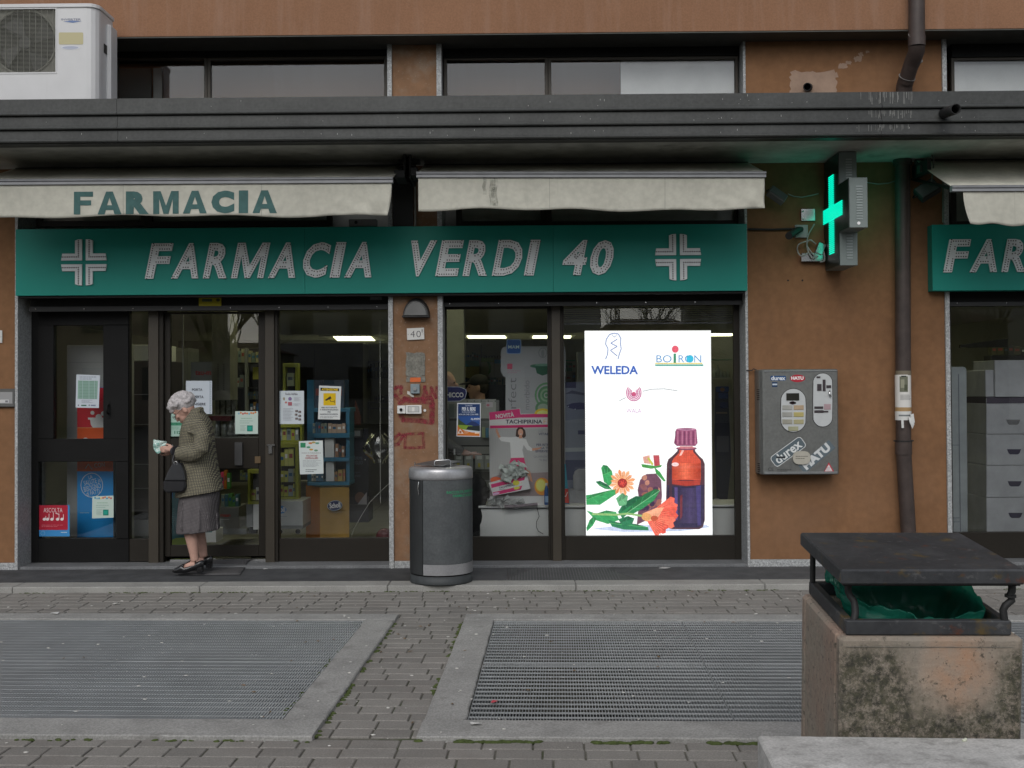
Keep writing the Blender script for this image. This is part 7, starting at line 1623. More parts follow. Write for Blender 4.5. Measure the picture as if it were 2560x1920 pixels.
c_o = mixc(mth('MULTIPLY', grime, mth('MAXIMUM', spk, mth('MULTIPLY', spk2, .7))), base_, dk)
c_o = mixc(mrr(nz(34, 8, .8, (9, 2, 4)), .56, .62, 0, .8), c_o, (.04, .04, .03))
L.new(c_o, b_.inputs['Base Color'])
bp = N.new('ShaderNodeBump'); bp.inputs['Strength'].default_value = .8; bp.inputs['Distance'].default_value = .006; L.new(nz(70, 8, .7), bp.inputs['Height']); L.new(bp.outputs[0], b_.inputs['Normal'])
MATS['lichen_concrete'] = cm_
bw = .004; H0 = -1.02
oc_ = [(bw, .012), (LW-.012, .012), (LW-.012, LD-.02), (bw, LD-.02)]
body = MB()
body.box(bw, LW+.004, .012, .072, H0, fz0-.002).box(bw, LW+.004, LD-.08, LD-.02, H0, fz0-.002).box(bw, .062, .072, LD-.08, H0, fz0-.002).box(LW-.056, LW+.004, .072, LD-.08, H0, fz0-.002).box(bw, LW+.004, .072, LD-.08, H0, H0+.1)
body.build('concrete_body', cm_, cb, bevel=.012, local=True)
MB().box(bw+.02, LW-.032, .0085, .0115, fz0-.0335, fz0-.0325).build('mould_line', mort, cb, local=True)
MB().box(.062, LW-.072, .072, LD-.08, -.62, -.60).build('inside_dark', dark_m, cb, local=True)
# bag
bagm = bpy.data.materials.new('green_film'); bagm.use_nodes = True; t_ = bagm.node_tree; t_.nodes.clear(); o_ = t_.nodes.new('ShaderNodeOutputMaterial')
d1 = t_.nodes.new('ShaderNodeBsdfTranslucent'); d1.inputs[0].default_value = (.05, .48, .36, 1); d2 = t_.nodes.new('ShaderNodeBsdfPrincipled'); d2.inputs['Base Color'].default_value = (.03, .26, .19, 1); d2.inputs['Roughness'].default_value = .22
d3 = t_.nodes.new('ShaderNodeBsdfTransparent'); d3.inputs[0].default_value = (.30, .62, .50, 1); m1 = t_.nodes.new('ShaderNodeMixShader'); m1.inputs[0].default_value = .5; m2 = t_.nodes.new('ShaderNodeMixShader'); m2.inputs[0].default_value = .45
t_.links.new(d1.outputs[0], m1.inputs[1]); t_.links.new(d2.outputs[0], m1.inputs[2]); t_.links.new(m1.outputs[0], m2.inputs[1]); t_.links.new(d3.outputs[0], m2.inputs[2]); t_.links.new(m2.outputs[0], o_.inputs[0]); MATS['green_film'] = bagm
def wl(q): return Mb @ Vector(q)
def bagf(a, b):
    th = 2*pi*a; cx_, cy_ = LW*.5, LD*.5; rx, ry = LW*.455, LD*.42
    sq = (abs(cos(th))**4+abs(sin(th))**4)**-.25*.9
    n1 = mnoise.noise(Vector((cos(th)*2.2, sin(th)*2.2, b*2.5)))*.022+mnoise.noise(Vector((cos(th)*9, sin(th)*9, b*5)))*.010
    front = max(0, -sin(th)); left = max(0, -cos(th)); right = max(0, cos(th))
    zr = -.148+.055*left*(1-front*.6)-.028*front*(1-left*.3)+.035*max(0, sin(th))*.6-.012*right*front
    if b < .35: r_ = 1.0-.03*(.35-b)/.35; z = zr-(.35-b)*.16
    else:
        f = (b-.35)/.65; r_ = 1.0-.20*min(1, f*2.2)-.10*f; z = zr-f*.30
    x = cx_+rx*sq*cos(th)*r_+n1; y = cy_+ry*sq*sin(th)*r_+n1; return wl((x, y, z+n1*.9))
bg = thing('bin_bag', 'shiny translucent green bag lining the concrete litter bin', 'bin bag', tuple(wl((LW/2, LD/2, -.4))))
MB().grid(bagf, 120, 30).build('film', bagm, bg)
tag(MB().cbox(wl((LW*.5, LD*.5, -.36)), (.44, .40, .02), Mb.to_3x3()).build('bag_contents', mat('dark_rubbish', (.015, .016, .015), .9)), 'dark rubbish deep inside the green bag', 'rubbish')

# ================================================================== BENCH
bz = .42; q0, q1 = G(1893, 1838, bz), G(2560, 1846, bz)
q3 = G(1944, 1920, bz)
bex = (q1-q0); bex.normalize(); bey = Vector((-bex.y, bex.x, 0)); Ls = 2.0
be = thing('concrete_bench', 'pale weathered concrete bench slab in the lower right corner', 'bench', (q0.x, q0.y-.5, 0))
bm_ = mat('pale_bench_concrete', (.50, .49, .47), .9, n=(7, .12), n2=(110, .14), bump=(120, .6, .003), spots=[(13, .50, .66, .6, (.20, .195, .18)), (3, .48, .70, .5, (.26, .255, .24)), (45, .60, .70, .5, (.22, .22, .20))])
def bb(x0, x1, y0, y1, z0, z1, nm, bv=.008):
    P_ = [q0+bex*x+bey*y for x, y in ((x0, y0), (x1, y0), (x1, y1), (x0, y1))]
    return MB().add([Vector((p_.x, p_.y, z)) for z in (z0, z1) for p_ in P_], [(3, 2, 1, 0), (4, 5, 6, 7), (0, 1, 5, 4), (1, 2, 6, 5), (2, 3, 7, 6), (3, 0, 4, 7)]).build(nm, bm_, be, bevel=bv)
bb(0, Ls, -.52, 0, bz-.11, bz, 'seat_slab'); bb(.02, .22, -.48, -.04, .0, bz-.112, 'leg'); bb(1.5, 1.7, -.48, -.04, .0, bz-.112, 'leg')
tag(MB().ell(G(2410, 1851, bz+.004), (.008, .006, .005), 8, 5).ell(G(2414, 1849, bz+.004), (.006, .006, .006), 8, 5).build('chewing_gum', mat('gum_white', (.6, .62, .5), .6)), 'small whitish blob on the back edge of the bench slab', 'gum')

# ================================================================== STREET OPPOSITE (seen mirrored in the glass)
def Mr(u, v, Yv): p_ = W(u, v, Yv); p_.y = .56-p_.y; return p_
def block(u0, u1, vt, Yv, col, label, name='apartment_building', dep=8, pitched=0):
    a, b = Mr(u0, vt, Yv), Mr(u1, vt, Yv); x0, x1, z1, y = min(a.x, b.x), max(a.x, b.x), a.z, a.y
    t = thing(name, label, 'building', ((x0+x1)/2, y, 0)); m_ = mat('far_wall_%d' % int(col[0]*1000), col, .9, n=(.5, .1))
    MB().box(x0, x1, y-dep, y, -.1, z1).build('wall', m_, t)
    if pitched:
        MB().add([(x0-.3, y+.3, z1), (x1+.3, y+.3, z1), (x1+.3, y-dep, z1), (x0-.3, y-dep, z1), (x0+1, y-dep/2, z1+pitched), (x1-1, y-dep/2, z1+pitched)], [(0, 1, 5, 4), (2, 3, 4, 5), (1, 2, 5), (3, 0, 4)]).build('roof', mat('far_roof', (.10, .05, .035), .9), t)
    else: MB().box(x0-.2, x1+.2, y-dep, y+.3, z1, z1+.25).build('roof', mat('far_cornice', (.22, .21, .20), .8), t)
    z = 1.2
    while z < z1-1.6:
        x = x0+1
        while x < x1-1.6:
            f = MB().box(x, x+1.1, y+.005, y+.05, z, z+1.5).build('window', mat('far_window', (.03, .035, .04), .2), t); x += 2.8
        z += 3.1
block(-900, 455, 470, 42, (.40, .31, .24), 'ochre apartment block across the street, seen mirrored at the left of the glass front')
block(672, 1500, 520, 44, (.38, .38, .36), 'grey apartment block across the street, seen mirrored in the middle of the glass front')
block(1760, 2366, 480, 42, (.38, .28, .22), 'brownish apartment block across the street, mirrored right of the bright screen')
block(2506, 3600, 480, 42, (.42, .40, .37), 'pale apartment block across the street, mirrored at the far right')
block(455, 672, 882, 36, (.25, .24, .22), 'low garage row across the street between two taller blocks', 'garage', 5, .5)
block(1490, 1770, 842, 36, (.25, .24, .22), 'low house with a dark hipped roof across the street', 'house', 6, .9)
block(2300, 2520, 806, 36, (.10, .09, .08), 'low house across the street, mirrored in the far right window', 'house', 6, .7)
barkm = mat('dark_bark', (.035, .03, .026), .9)
def bare_tree(u, Yv, h, label, seed, lean=0, rad=.16):
    base = Mr(u, 1200, Yv); base.z = 0; t = thing('bare_tree', label, 'tree', tuple(base)); r_ = random.Random(seed)
    tr = MB(); br = MB()
    th_ = h*.33; top = base+Vector((lean, 0, th_)); tr.tube([base, base+Vector((lean*.4, 0, th_*.5)), top], [rad*1.3, rad, rad*.8], 9); tr.build('trunk', barkm, t)
    def grow(p0, d, L, r, k):
        if k == 0 or r < .006: return
        P_ = [p0]; dd = d.copy()
        for i in range(4): dd = (dd+Vector((r_.uniform(-.25, .25), r_.uniform(-.25, .25), r_.uniform(-.05, .22)))).normalized(); P_.append(P_[-1]+dd*L/4)
        br.tube(P_, [r*(1-.13*i) for i in range(5)], 5 if r > .03 else 3, cap=False)
        for i in range(3 if k > 1 else 2):
            q = P_[r_.choice([2, 3, 4])]; a = (dd+Vector((r_.uniform(-.9, .9), r_.uniform(-.9, .9), r_.uniform(-.1, .7)))).normalized(); grow(q, a, L*r_.uniform(.6, .8), r*.55, k-1)
    for i in range(5): a = 2*pi*i/5+r_.random(); grow(top-Vector((0, 0, .1*i)), Vector((cos(a)*.6, sin(a)*.6, 1)).normalized(), h*.26, rad*.5, 4)
    br.build('branches', barkm, t)
bare_tree(508, 24, 7.5, 'bare dark tree across the street, mirrored in the sliding door', 3, .4)
bare_tree(640, 28, 7.0, 'bare tree with drooping twigs across the street, mirrored beside the door post', 8, -.3, .12)
bare_tree(1585, 27, 6.5, 'bare twiggy tree across the street, mirrored above the bright screen', 14, .2, .12)
bare_tree(2440, 24, 7.5, 'bare tree across the street, mirrored at the top of the far right window', 21, .3, .14)
def conifer(u, Yv, h, label, seed):
    base = Mr(u, 1200, Yv); base.z = 0; t = thing('conifer', label, 'tree', tuple(base)); r_ = random.Random(seed); MB().tube([base, base+Vector((0, 0, h))], [.14, .03], 7).build('trunk', barkm, t); mb = MB()
    for i in range(900):
        f = r_.random()**.7; z = h*(.12+.88*f); R_ = (1-f)*h*.22*(.5+.6*r_.random())+.05; a = r_.random()*2*pi; p0 = base+Vector((R_*cos(a), R_*sin(a), z)); d = Vector((cos(a), sin(a), -.35))*.28; w = Vector((-sin(a), cos(a), 0))*.09
        mb.add([p0-w, p0+d, p0+w, p0-d*.4], [(0, 1, 2, 3)])
    mb.build('needles', mat('needle_green', (.03, .045, .025), .9), t)
conifer(1752, 32, 6.2, 'dark conifer across the street, mirrored at the upper right of the screen window', 5)
# ================================================================== PEOPLE
skin_m = mat('skin', (.50, .30, .235), .55, n=(30, .08), coord='O'); stock_m = mat('stocking_skin', (.45, .30, .21), .5, n=(20, .05))
hair_m = mat('white_hair', (.50, .47, .47), .8, n=(60, .22), n2=(160, .2), bump=(140, .9, .006))
def tweed(name, ca, cb_, pitch, lo=.42):
    M = bpy.data.materials.new(name); M.use_nodes = True; t = M.node_tree; N = t.nodes; L = t.links; b = N['Principled BSDF']; b.inputs['Roughness'].default_value = .95; b.inputs['Specular IOR Level'].default_value = .1
    g_ = N.new('ShaderNodeNewGeometry'); mp = N.new('ShaderNodeMapping'); mp.inputs['Rotation'].default_value = (0, RAD(-6), 0); L.new(g_.outputs['Position'], mp.inputs[0]); s_ = N.new('ShaderNodeSeparateXYZ'); L.new(mp.outputs[0], s_.inputs[0])
    dn = N.new('ShaderNodeTexNoise'); dn.inputs['Scale'].default_value = 5; L.new(g_.outputs['Position'], dn.inputs[0]); fs = []
    for ax in ('X', 'Z'):
        a = N.new('ShaderNodeMath'); a.operation = 'MULTIPLY_ADD'; a.inputs[1].default_value = 1/pitch; L.new(s_.outputs[ax], a.inputs[0])
        k = N.new('ShaderNodeMath'); k.operation = 'MULTIPLY'; k.inputs[1].default_value = 3.0; L.new(dn.outputs['Fac'], k.inputs[0]); L.new(k.outputs[0], a.inputs[2])
        f = N.new('ShaderNodeMath'); f.operation = 'FRACT'; L.new(a.outputs[0], f.inputs[0]); c = N.new('ShaderNodeMath'); c.operation = 'GREATER_THAN'; c.inputs[1].default_value = lo; L.new(f.outputs[0], c.inputs[0]); fs.append(c.outputs[0])
    m_ = N.new('ShaderNodeMath'); m_.operation = 'MULTIPLY'; L.new(fs[0], m_.inputs[0]); L.new(fs[1], m_.inputs[1])
    n2 = N.new('ShaderNodeTexNoise'); n2.inputs['Scale'].default_value = 14; L.new(g_.outputs['Position'], n2.inputs[0]); r2 = N.new('ShaderNodeMapRange'); r2.inputs[3].default_value = .75; r2.inputs[4].default_value = 1.25; L.new(n2.outputs['Fac'], r2.inputs[0])
    x = N.new('ShaderNodeMix'); x.data_type = 'RGBA'; x.inputs[6].default_value = ca+(1,); x.inputs[7].default_value = cb_+(1,); L.new(m_.outputs[0], x.inputs[0])
    v = N.new('ShaderNodeVectorMath'); v.operation = 'SCALE'; L.new(x.outputs[2], v.inputs[0]); L.new(r2.outputs[0], v.inputs['Scale']); L.new(v.outputs[0], b.inputs['Base Color']); MATS[name] = M; return M
coat_m = tweed('tweed_coat', (.075, .068, .062), (.30, .28, .185), .0125); skirt_m = tweed('houndstooth_skirt', (.085, .078, .080), (.165, .150, .153), .0110)
WY = -.30
def Q(u, v, dy=0): return W(u, v, WY+dy)
wo = thing('person', 'stooped white haired woman in tweed coat and checked skirt stepping out of the door', 'person', tuple(Vector((Q(480, 1425).x, WY, .052))))
k_ = (DIST+WY)/FPX        # metres per pixel at her plane
def ringloft(mb, rings, n=28, p=2.3, close=True):
    """rings: (u_left, u_right, v, depth_half, dy, slant) -> horizontal slices"""
    vs = []
    for ul, ur, v, dh, dy, sl in rings:
        c = Q((ul+ur)/2, v, dy); rx = (ur-ul)/2*k_
        for i in range(n):
            a = 2*pi*i/n; ca, sa = cos(a), sin(a); e = (abs(ca)**p+abs(sa)**p)**(-1/p)
            vs.append((c.x+rx*ca*e, c.y+dh*sa*e, c.z+sl*ca*e))
    m = len(rings); fs = [(j*n+i, (j+1)*n+i, (j+1)*n+(i+1) % n, j*n+(i+1) % n) for j in range(m-1) for i in range(n)]
    if close: fs += [tuple(range(n)), tuple(range((m-1)*n, m*n))[::-1]]
    mb.add(vs, fs, None, True); return mb
# body: one continuous surface
bdy = MB()
Rh = Matrix.Rotation(RAD(-42), 3, 'Y')      # head tipped forward and down (facing -X)
hc = Q(459, 1020, 0)
bdy.ell(hc, (.088, .072, .098), 20, 14, Rh)
def hp(fx, fz, fy=0): return hc+Rh @ Vector((-fx, fy, fz))
bdy.ell(hp(.045, -.055), (.052, .052, .060), 16, 10, Rh)       # lower face
bdy.ell(hp(.062, -.098), (.026, .030, .024), 12, 8, Rh)        # chin
bdy.ell(hp(.098, -.032), (.018, .013, .024), 10, 8, Rh); bdy.ell(hp(.108, -.044), (.013, .012, .011), 10, 8, Rh)   # nose
bdy.ell(hp(.078, .012), (.016, .055, .012), 12, 8, Rh)         # brow
bdy.ell(hp(.088, -.072), (.014, .024, .008), 10, 6, Rh)        # upper lip
bdy.ell(hp(.085, -.084), (.013, .022, .007), 10, 6, Rh)
for s in (-1, 1):
    bdy.ell(hp(.072, -.028, s*.040), (.022, .022, .022), 10, 8, Rh)     # cheeks
    bdy.ell(hp(-.012, -.030, s*.073), (.020, .010, .033), 12, 8, Rh)    # ears
bdy.tube([hp(-.02, -.06), Q(478, 1046), Q(492, 1062)], [.048, .05, .062], 14)
bdy.tube([Q(492, 1060), Q(502, 1110), Q(504, 1170), Q(500, 1230)], [.09, .11, .11, .12], 16)
for s in (-1, 1):
    dy = s*.12
    bdy.tube([Q(496, 1066, dy), Q(503, 1098, s*.17), Q(500, 1126, s*.17), Q(470, 1132, s*.14), Q(436, 1128, -.09 if s < 0 else -.02)], [.045, .040, .034, .030, .022], 12)
for s, ank, kn in ((-1, (487, 1402), (476, 1335)), (1, (509, 1392), (497, 1332))):
    d0 = -.09 if s < 0 else .10
    bdy.tube([Q(498, 1232, s*.07), Q(488 if s < 0 else 500, 1290, s*.08), Q(kn[0]-1, kn[1]-18, d0), Q(kn[0], kn[1], d0), Q(kn[0]+5, kn[1]+22, d0), Q(ank[0]-2, ank[1]-16, d0), Q(ank[0], ank[1], d0)], [.085, .075, .054, .053, .048, .036, .034], 14)
    bdy.tube([Q(ank[0]+3, ank[1]+8, d0), Q(ank[0]-14, ank[1]+13, d0), Q(ank[0]-34, ank[1]+21, d0), Q(ank[0]-44, ank[1]+24, d0)], [.034, .030, .023, .014], 10)
# hands
def hand(c, dirv, side, curl=.6):
    d = dirv.normalized(); sd = Vector((0, side, 0)); up = d.cross(sd).normalized()
    bdy.tube([c-d*.045, c-d*.015, c+d*.020, c+d*.040], [.022, .027, .029, .024], 12, flat=.75)
    for i in range(4):
        o = c+d*.032+up*(.021-.014*i)+sd*.004; L = (.058, .066, .062, .050)[i]
        bdy.tube([o-d*.02, o+d*L*.42, o+d*L*.72-sd*.012-up*.004, o+d*L*.92-sd*.030-up*.006], [.0085, .0082, .0075, .0062], 7)
    bdy.tube([c-d*.02+up*.018, c+d*.008+up*.036-sd*.012, c+d*.036+up*.040-sd*.022, c+d*.058+up*.034-sd*.028], [.011, .0105, .0095, .007], 7)
h1 = Q(425, 1124, -.12); hand(h1, Vector((-1, 0, .08)), -1); h2 = Q(422, 1127, -.02); hand(h2, Vector((-1, -.15, .2)), 1)
body_o = remesh(bdy, 'body', skin_m, wo, .0055, 2); body_o.data.materials.append(skin_m)
# eyes, mouth, glasses
for s in (-1, 1):
    MB().ell(hp(.088, -.014, s*.028), (.010, .011, .008), 10, 8, Rh).build('eye', mat('eye_dark', (.06, .045, .04), .2), wo)
gl_ = MB()
for s in (-1, 1):
    cc = hp(.108, -.016, s*.032); gl_.tube([cc+Rh @ Vector((0, .024*cos(a), .017*sin(a))) for a in [2*pi*i/14 for i in range(15)]], .0018, 5, cap=False)
    gl_.tube([hp(.106, -.012, s*.056), hp(.02, -.012, s*.078), hp(-.012, -.016, s*.082)], .002, 5)
gl_.tube([hp(.110, -.012, -.010), hp(.110, -.012, .010)], .002, 5); gl_.build('glasses', mat('glasses_metal', (.10, .09, .09), .3, .6), wo)
MB().ell(hp(.098, -.078), (.004, .020, .003), 10, 6, Rh).build('mouth', mat('lips', (.30, .12, .10), .5), wo)
# hair: a full short perm made of many soft curls
hr = MB(); hcn = Q(456, 1005, 0)
hr.ell(hp(-.030, .032), (.098, .092, .088), 20, 12, Rh); hr.ell(hp(.032, .062), (.060, .080, .050), 18, 10, Rh)
r_ = random.Random(11)
for i in range(150):
    a, b = r_.uniform(0, 2*pi), r_.uniform(-1, 1); s_ = math.sqrt(1-b*b); d = Vector((s_*cos(a), s_*sin(a), b)); fx = -d.x
    if d.z < -.35 or (fx > .30 and d.z < .38) or (abs(d.y) > .6 and d.z < -.05 and fx > -.45): continue
    c = hp(-.012, .030)+Rh @ Vector((d.x*.108, d.y*.094, d.z*.094)); hr.ell(c, (.024, .022, .020), 8, 6)
for i in range(18): hr.ell(hp(.070+r_.uniform(-.02, .016), .052+r_.uniform(-.018, .03), r_.uniform(-.06, .06)), (.024, .022, .020), 8, 6)
ho = remesh(hr, 'hair', hair_m, wo, .0065, 1); ho.data.materials.append(hair_m)
# coat
ct = MB()
ringloft(ct, [(480, 501, 1020, .062, 0, .012), (474, 507, 1030, .085, 0, .012), (466, 517, 1042, .130, 0, .010), (459, 526, 1056, .170, 0, .006), (455, 531, 1072, .185, 0, 0), (452, 534, 1092, .180, 0, 0), (450, 537, 1120, .175, 0, 0), (449, 541, 1150, .180, 0, 0), (448, 546, 1180, .195, 0, .004), (445, 552, 1208, .212, 0, .014), (442, 557, 1234, .225, 0, .030)])
for s in (-1, 1):
    e = -.235 if s < 0 else .20
    ct.tube([Q(494, 1058, s*.11), Q(500, 1070, s*.165), Q(506, 1096, s*.205), Q(503, 1122, e*.98), Q(488, 1133, e*.95), Q(465, 1134, s*.19), Q(446, 1133, -.165 if s < 0 else .08)], [.060, .068, .070, .070, .066, .062, .060], 16)
# collar
ct.tube([Q(478, 1036, .07), Q(497, 1026, .075), Q(503, 1024, 0), Q(497, 1026, -.075), Q(476, 1040, -.075)], [.016, .024, .026, .024, .016], 8)
# folds
for (a, b, c_) in (((468, 1078), (492, 1084), (506, 1098)), ((468, 1110), (488, 1112), (500, 1120)), ((455, 1150), (480, 1149), (502, 1140))):
    ct.tube([Q(a[0], a[1], -.20), Q(b[0], b[1], -.245), Q(c_[0], c_[1], -.262)], [.012, .016, .010], 8)
co = remesh(ct, 'coat', coat_m, wo, .0075, 3); co.data.materials.append(coat_m)
MB().tube([Q(441, 1128, -.158), Q(434, 1128, -.135)], [.046, .036], 16).build('sleeve_lining', mat('dark_lining', (.03, .03, .035), .8), wo)
# skirt
sk_ = MB(); ringloft(sk_, [(452, 546, 1226, .185, 0, 0), (450, 547, 1250, .19, 0, 0), (447, 545, 1280, .195, 0, 0), (445, 546, 1310, .20, 0, .006), (444, 548, 1328, .205, 0, .014)])
for i in range(5): sk_.tube([Q(455+i*21, 1252, -.185), Q(452+i*23, 1326, -.205)], [.004, .009], 6)
so = remesh(sk_, 'skirt', skirt_m, wo, .009, 3); so.data.materials.append(skirt_m)
# shoes
leather = mat('black_leather', (.010, .010, .011), .22, spec=.6, n=(30, .1))
def shoe(du, dv, dy, name='shoe'):
    st = [(432, 1426, 1431, .010), (437, 1421, 1432, .028), (446, 1416, 1432.5, .038), (456, 1410, 1432.5, .042), (463, 1417, 1432, .043), (472, 1414, 1430, .038), (484, 1409, 1426, .034), (496, 1403, 1422, .033), (504, 1400, 1420, .030), (509, 1401, 1419, .014)]
    mb = MB(); n = 16; vs = []
    for u, vt, vb, hw in st:
        a, b = Q(u+du, vt+dv, dy), Q(u+du, vb+dv, dy); cz = (a.z+b.z)/2; hh = (a.z-b.z)/2
        for i in range(n):
            t = 2*pi*i/n; e = (abs(cos(t))**3+abs(sin(t))**3)**(-1/3); vs.append((a.x, WY+dy+hw*cos(t)*e, cz+hh*sin(t)*e))
    mb.add(vs, [(j*n+i, j*n+(i+1) % n, (j+1)*n+(i+1) % n, (j+1)*n+i) for j in range(len(st)-1) for i in range(n)], None, True); mb.add(vs[:n], [tuple(range(n))[::-1]]); mb.add(vs[-n:], [tuple(range(n))])
    o = mb.build(name, leather, wo)
    MB().box(Q(494+du, 1420+dv, dy).x, Q(508+du, 1420+dv, dy).x, WY+dy-.028, WY+dy+.028, Q(500, 1430.5+dv, dy).z, Q(500, 1417+dv, dy).z).build('heel', leather, o, bevel=.004)
    MB().cbox(Q(459+du, 1413+dv, dy)+Vector((0, 0, .004)), (.022, .075, .012), Matrix.Rotation(-.5, 3, 'Y')).build('shoe_strap', leather, o, bevel=.003)
    MB().cbox(Q(459+du, 1413.5+dv, dy)+Vector((.0, -.036, .004)), (.008, .003, .006)).build('buckle', steel, o)
shoe(0, 0, -.09); shoe(22, -11, .10)
MB().tube([Q(431, 1113, -.10), Q(432, 1128, -.148), Q(433, 1136, -.12)], .006, 6).build('watch_strap', steel, wo)
# paper packet and handbag
t = thing('tissue_packet', 'pale turquoise patterned packet held in the woman\'s hand', 'packet', tuple(Q(401, 1116, -.1)))
pk = MB()
def pkf(a, b):
    u = 384+33*a; v = 1101+(1-a)*2+26*b*(.55+.75*sin(pi*min(1, a*1.1+.12)))+8*a-4; return Q(u, v, -.085-.012*sin(pi*a)+.01*sin(b*9+a*7))
pk.grid(pkf, 10, 8); pk.build('packet', mat('packet_print', (.55, .66, .62), .35, n=(40, .1), spots=[(55, .5, .56, .8, (.10, .36, .30)), (38, .60, .66, .8, (.85, .88, .85))]), t, solid=.012)
hb = thing('handbag', 'black leather handbag with a pale metal ring hanging from the woman\'s arm', 'handbag', tuple(Q(435, 1228, -.16)))
blk = mat('bag_leather', (.016, .016, .018), .38, n=(20, .2)); gry = mat('bag_flap', (.030, .031, .034), .42, n=(20, .15))
def slabp(pts, y0, y1, name, m_, b=.008):
    P_ = [(Q(u, v, y0).x, Q(u, v, y0).z) for u, v in pts]; return MB().prism(P_, WY+y0, WY+y1).build(name, m_, hb, bevel=b)
slabp([(431, 1158), (449, 1158), (459, 1180), (463, 1203), (409, 1203), (418, 1180)], -.255, -.13, 'bag_flap', gry, .012)
slabp([(407, 1201), (463, 1201), (463, 1222), (457, 1231), (414, 1233), (406, 1224)], -.25, -.12, 'bag_body', blk, .014)
MB().tube([Q(436, 1168, -.22), Q(432, 1150, -.20), Q(436, 1134, -.17), Q(444, 1126, -.15), Q(448, 1140, -.13), Q(447, 1168, -.14)], .009, 8).build('handle', blk, hb)
rg = Q(439, 1158, -.25); MB().tube([rg+Vector((.014*cos(a), 0, .014*sin(a))) for a in [2*pi*i/16 for i in range(17)]], .0032, 6, cap=False).build('metal_ring', chrome, hb)

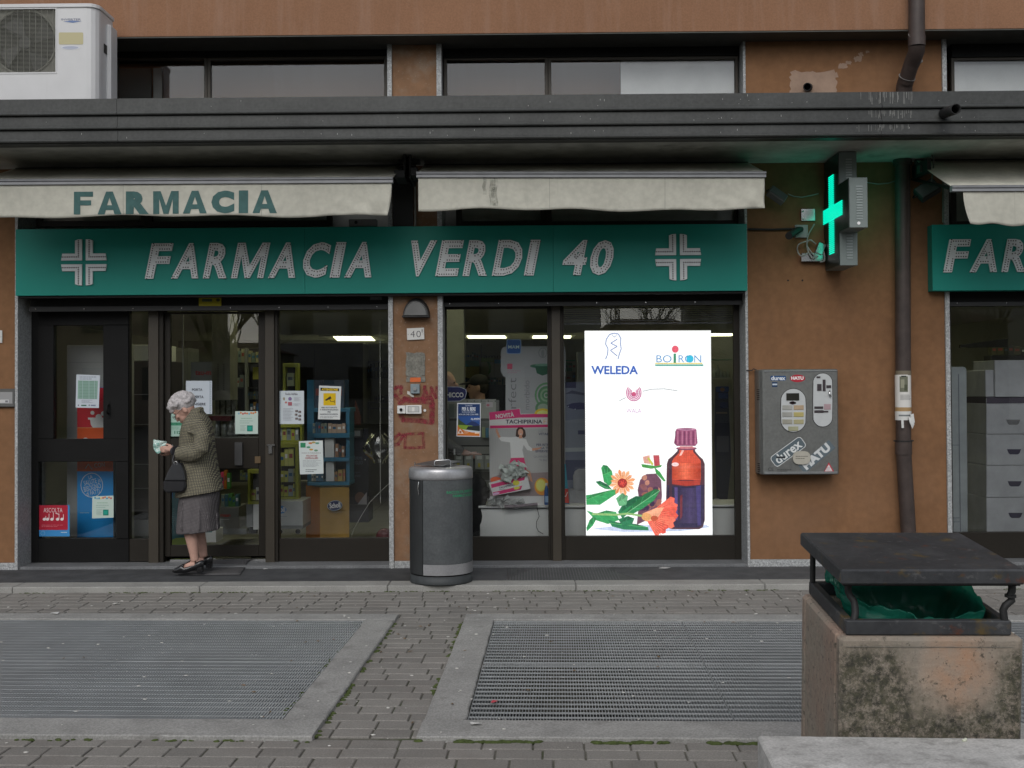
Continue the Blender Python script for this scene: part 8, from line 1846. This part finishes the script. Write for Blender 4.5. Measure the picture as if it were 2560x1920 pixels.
# men inside the shop
def man(u, v, Y, face, label, top, bare=True, cap=None, hgt=None, lean=0):
    hcx = W(u, v, Y); H_ = hcx.z+.12; fz = .061; t = thing('person', label, 'person', (hcx.x, Y, fz)); m = MB(); f = face
    def p_(x, y, z): return Vector((hcx.x+x*f, Y+y, z))
    z = hcx.z; m.ell((hcx.x, Y, z), (.098, .076, .118), 18, 12); m.ell(p_(.035, 0, z-.07), (.058, .055, .055), 14, 9); m.ell(p_(.112, 0, z-.028), (.018, .014, .026), 10, 8); m.ell(p_(.088, 0, z+.018), (.014, .052, .012), 10, 8); m.ell(p_(.085, 0, z-.080), (.014, .024, .012), 10, 8); m.ell(p_(.062, 0, z-.108), (.026, .03, .018), 10, 8)
    for s in (-1, 1): m.ell(p_(-.012, s*.078, z-.01), (.020, .010, .034), 10, 8)
    sh = z-.27; m.tube([p_(-.02, 0, z-.06), p_(-.03, 0, sh+.02)], [.055, .065], 12)
    m.tube([p_(-.03, 0, sh), p_(-.03, 0, sh-.25), p_(-.02, 0, sh-.55)], [.10, .13, .12], 14)
    for s in (-1, 1):
        m.tube([p_(-.03, s*.18, sh-.02), p_(-.02, s*.24, sh-.28), p_(.18, s*.20, sh-.40), p_(.24, s*.19, sh-.42)], [.05, .042, .034, .028], 10)
        hd_ = p_(.28, s*.185, sh-.43); m.ell(hd_, (.042, .016, .038), 10, 8)
        for i in range(4): m.tube([hd_+Vector((.02*f, 0, .02-.014*i)), hd_+Vector((.065*f, 0, .016-.014*i)), hd_+Vector((.085*f, -s*.012, .004-.014*i))], [.0085, .008, .007], 6)
        m.tube([hd_+Vector((-.01*f, -s*.01, .02)), hd_+Vector((.03*f, -s*.03, .035))], [.010, .008], 6)
        m.tube([p_(-.02, s*.09, sh-.55), p_(-.01, s*.10, .5*(sh-.55)+.04), p_(-.02, s*.10, .12)], [.085, .062, .042], 10)
    o = remesh(m, 'body', skin_m, t, .010, 2); o.data.materials.append(skin_m)
    c = MB(); tm = mat(top[0], top[1], .85, n=(12, .12))
    c.tube([p_(-.03, 0, sh+.06), p_(-.03, 0, sh+.02), p_(-.03, 0, sh-.08), p_(-.03, 0, sh-.3), p_(-.02, 0, sh-.62)], [.085, .13, .17, .17, .18], 18)
    for s in (-1, 1): c.tube([p_(-.03, s*.12, sh+.0), p_(-.03, s*.20, sh-.05), p_(-.02, s*.255, sh-.28), p_(.17, s*.215, sh-.40)], [.07, .078, .066, .050], 12)
    o = remesh(c, 'jacket', tm, t, .014, 2); o.data.materials.append(tm)
    tr = MB(); trm = mat('dark_trousers', (.02, .02, .024), .9)
    for s in (-1, 1): tr.tube([p_(-.02, s*.085, sh-.5), p_(-.01, s*.10, .5*(sh-.55)+.04), p_(-.02, s*.10, .10)], [.115, .085, .07], 12); tr.box(min(hcx.x-.08*f, hcx.x+.18*f), max(hcx.x-.08*f, hcx.x+.18*f), Y+s*.10-.045, Y+s*.10+.045, fz, .15)
    o = remesh(tr, 'trousers', trm, t, .016, 2); o.data.materials.append(trm)
    for s in (-1, 1): MB().ell(p_(.082, s*.032, z+.0), (.012, .012, .009), 8, 6).build('eye', mat('eye_dark', (.06, .045, .04), .2), t)
    if cap:
        cm = mat(cap[0], cap[1], .8); k = MB(); R = Matrix.Rotation(.12*f, 3, 'Y'); k.ell(p_(-.01, 0, z+.055), (.108, .088, .085), 18, 10, R); k.ell(p_(.115, 0, z+.040), (.085, .062, .014), 16, 6, R)
        o = remesh(k, 'cap', cm, t, .008, 1); o.data.materials.append(cm)
        hr_ = MB().ell(p_(-.03, 0, z+.0), (.088, .082, .085), 16, 10); hr_.build('hair', mat('dark_hair', (.02, .016, .013), .8), t)
    return t
man(1114, 957, 1.25, 1, 'bald man in grey shirt half hidden at the left of the right window', ('grey_shirt', (.16, .165, .17)))
man(1194, 968, 2.1, -1, 'man in a black peaked cap and dark jacket behind the first right pane', ('black_jacket', (.016, .016, .018)), cap=('black_cap', (.012, .012, .013)))
bt = thing('black_coat', 'black coat heaped over a stool behind the round bin, left of the white counter', 'coat', tuple(W(1190, 1343, .62)))
m = MB()
for u, v, r, rz in ((1186, 1200, .07, .08), (1195, 1215, .085, .09), (1205, 1235, .085, .08), (1190, 1250, .10, .12), (1188, 1290, .085, .14), (1180, 1320, .085, .12), (1180, 1345, .085, .10), (1213, 1245, .05, .03), (1165, 1240, .08, .15), (1165, 1300, .08, .2)):
    p_ = W(u, v, .66); m.ell(p_, (r, .07, rz), 12, 8)
for i in range(14): p_ = W(1215+6*sin(i), 1220+i*2.2, .62); m.ell(p_, (.018, .02, .012), 8, 6)
o = remesh(m, 'cloth', mat('black_cloth', (.010, .010, .011), .9, n=(30, .3)), bt, .009, 1); o.data.materials.append(MATS['black_cloth'])
print('objects', len(bpy.data.objects))
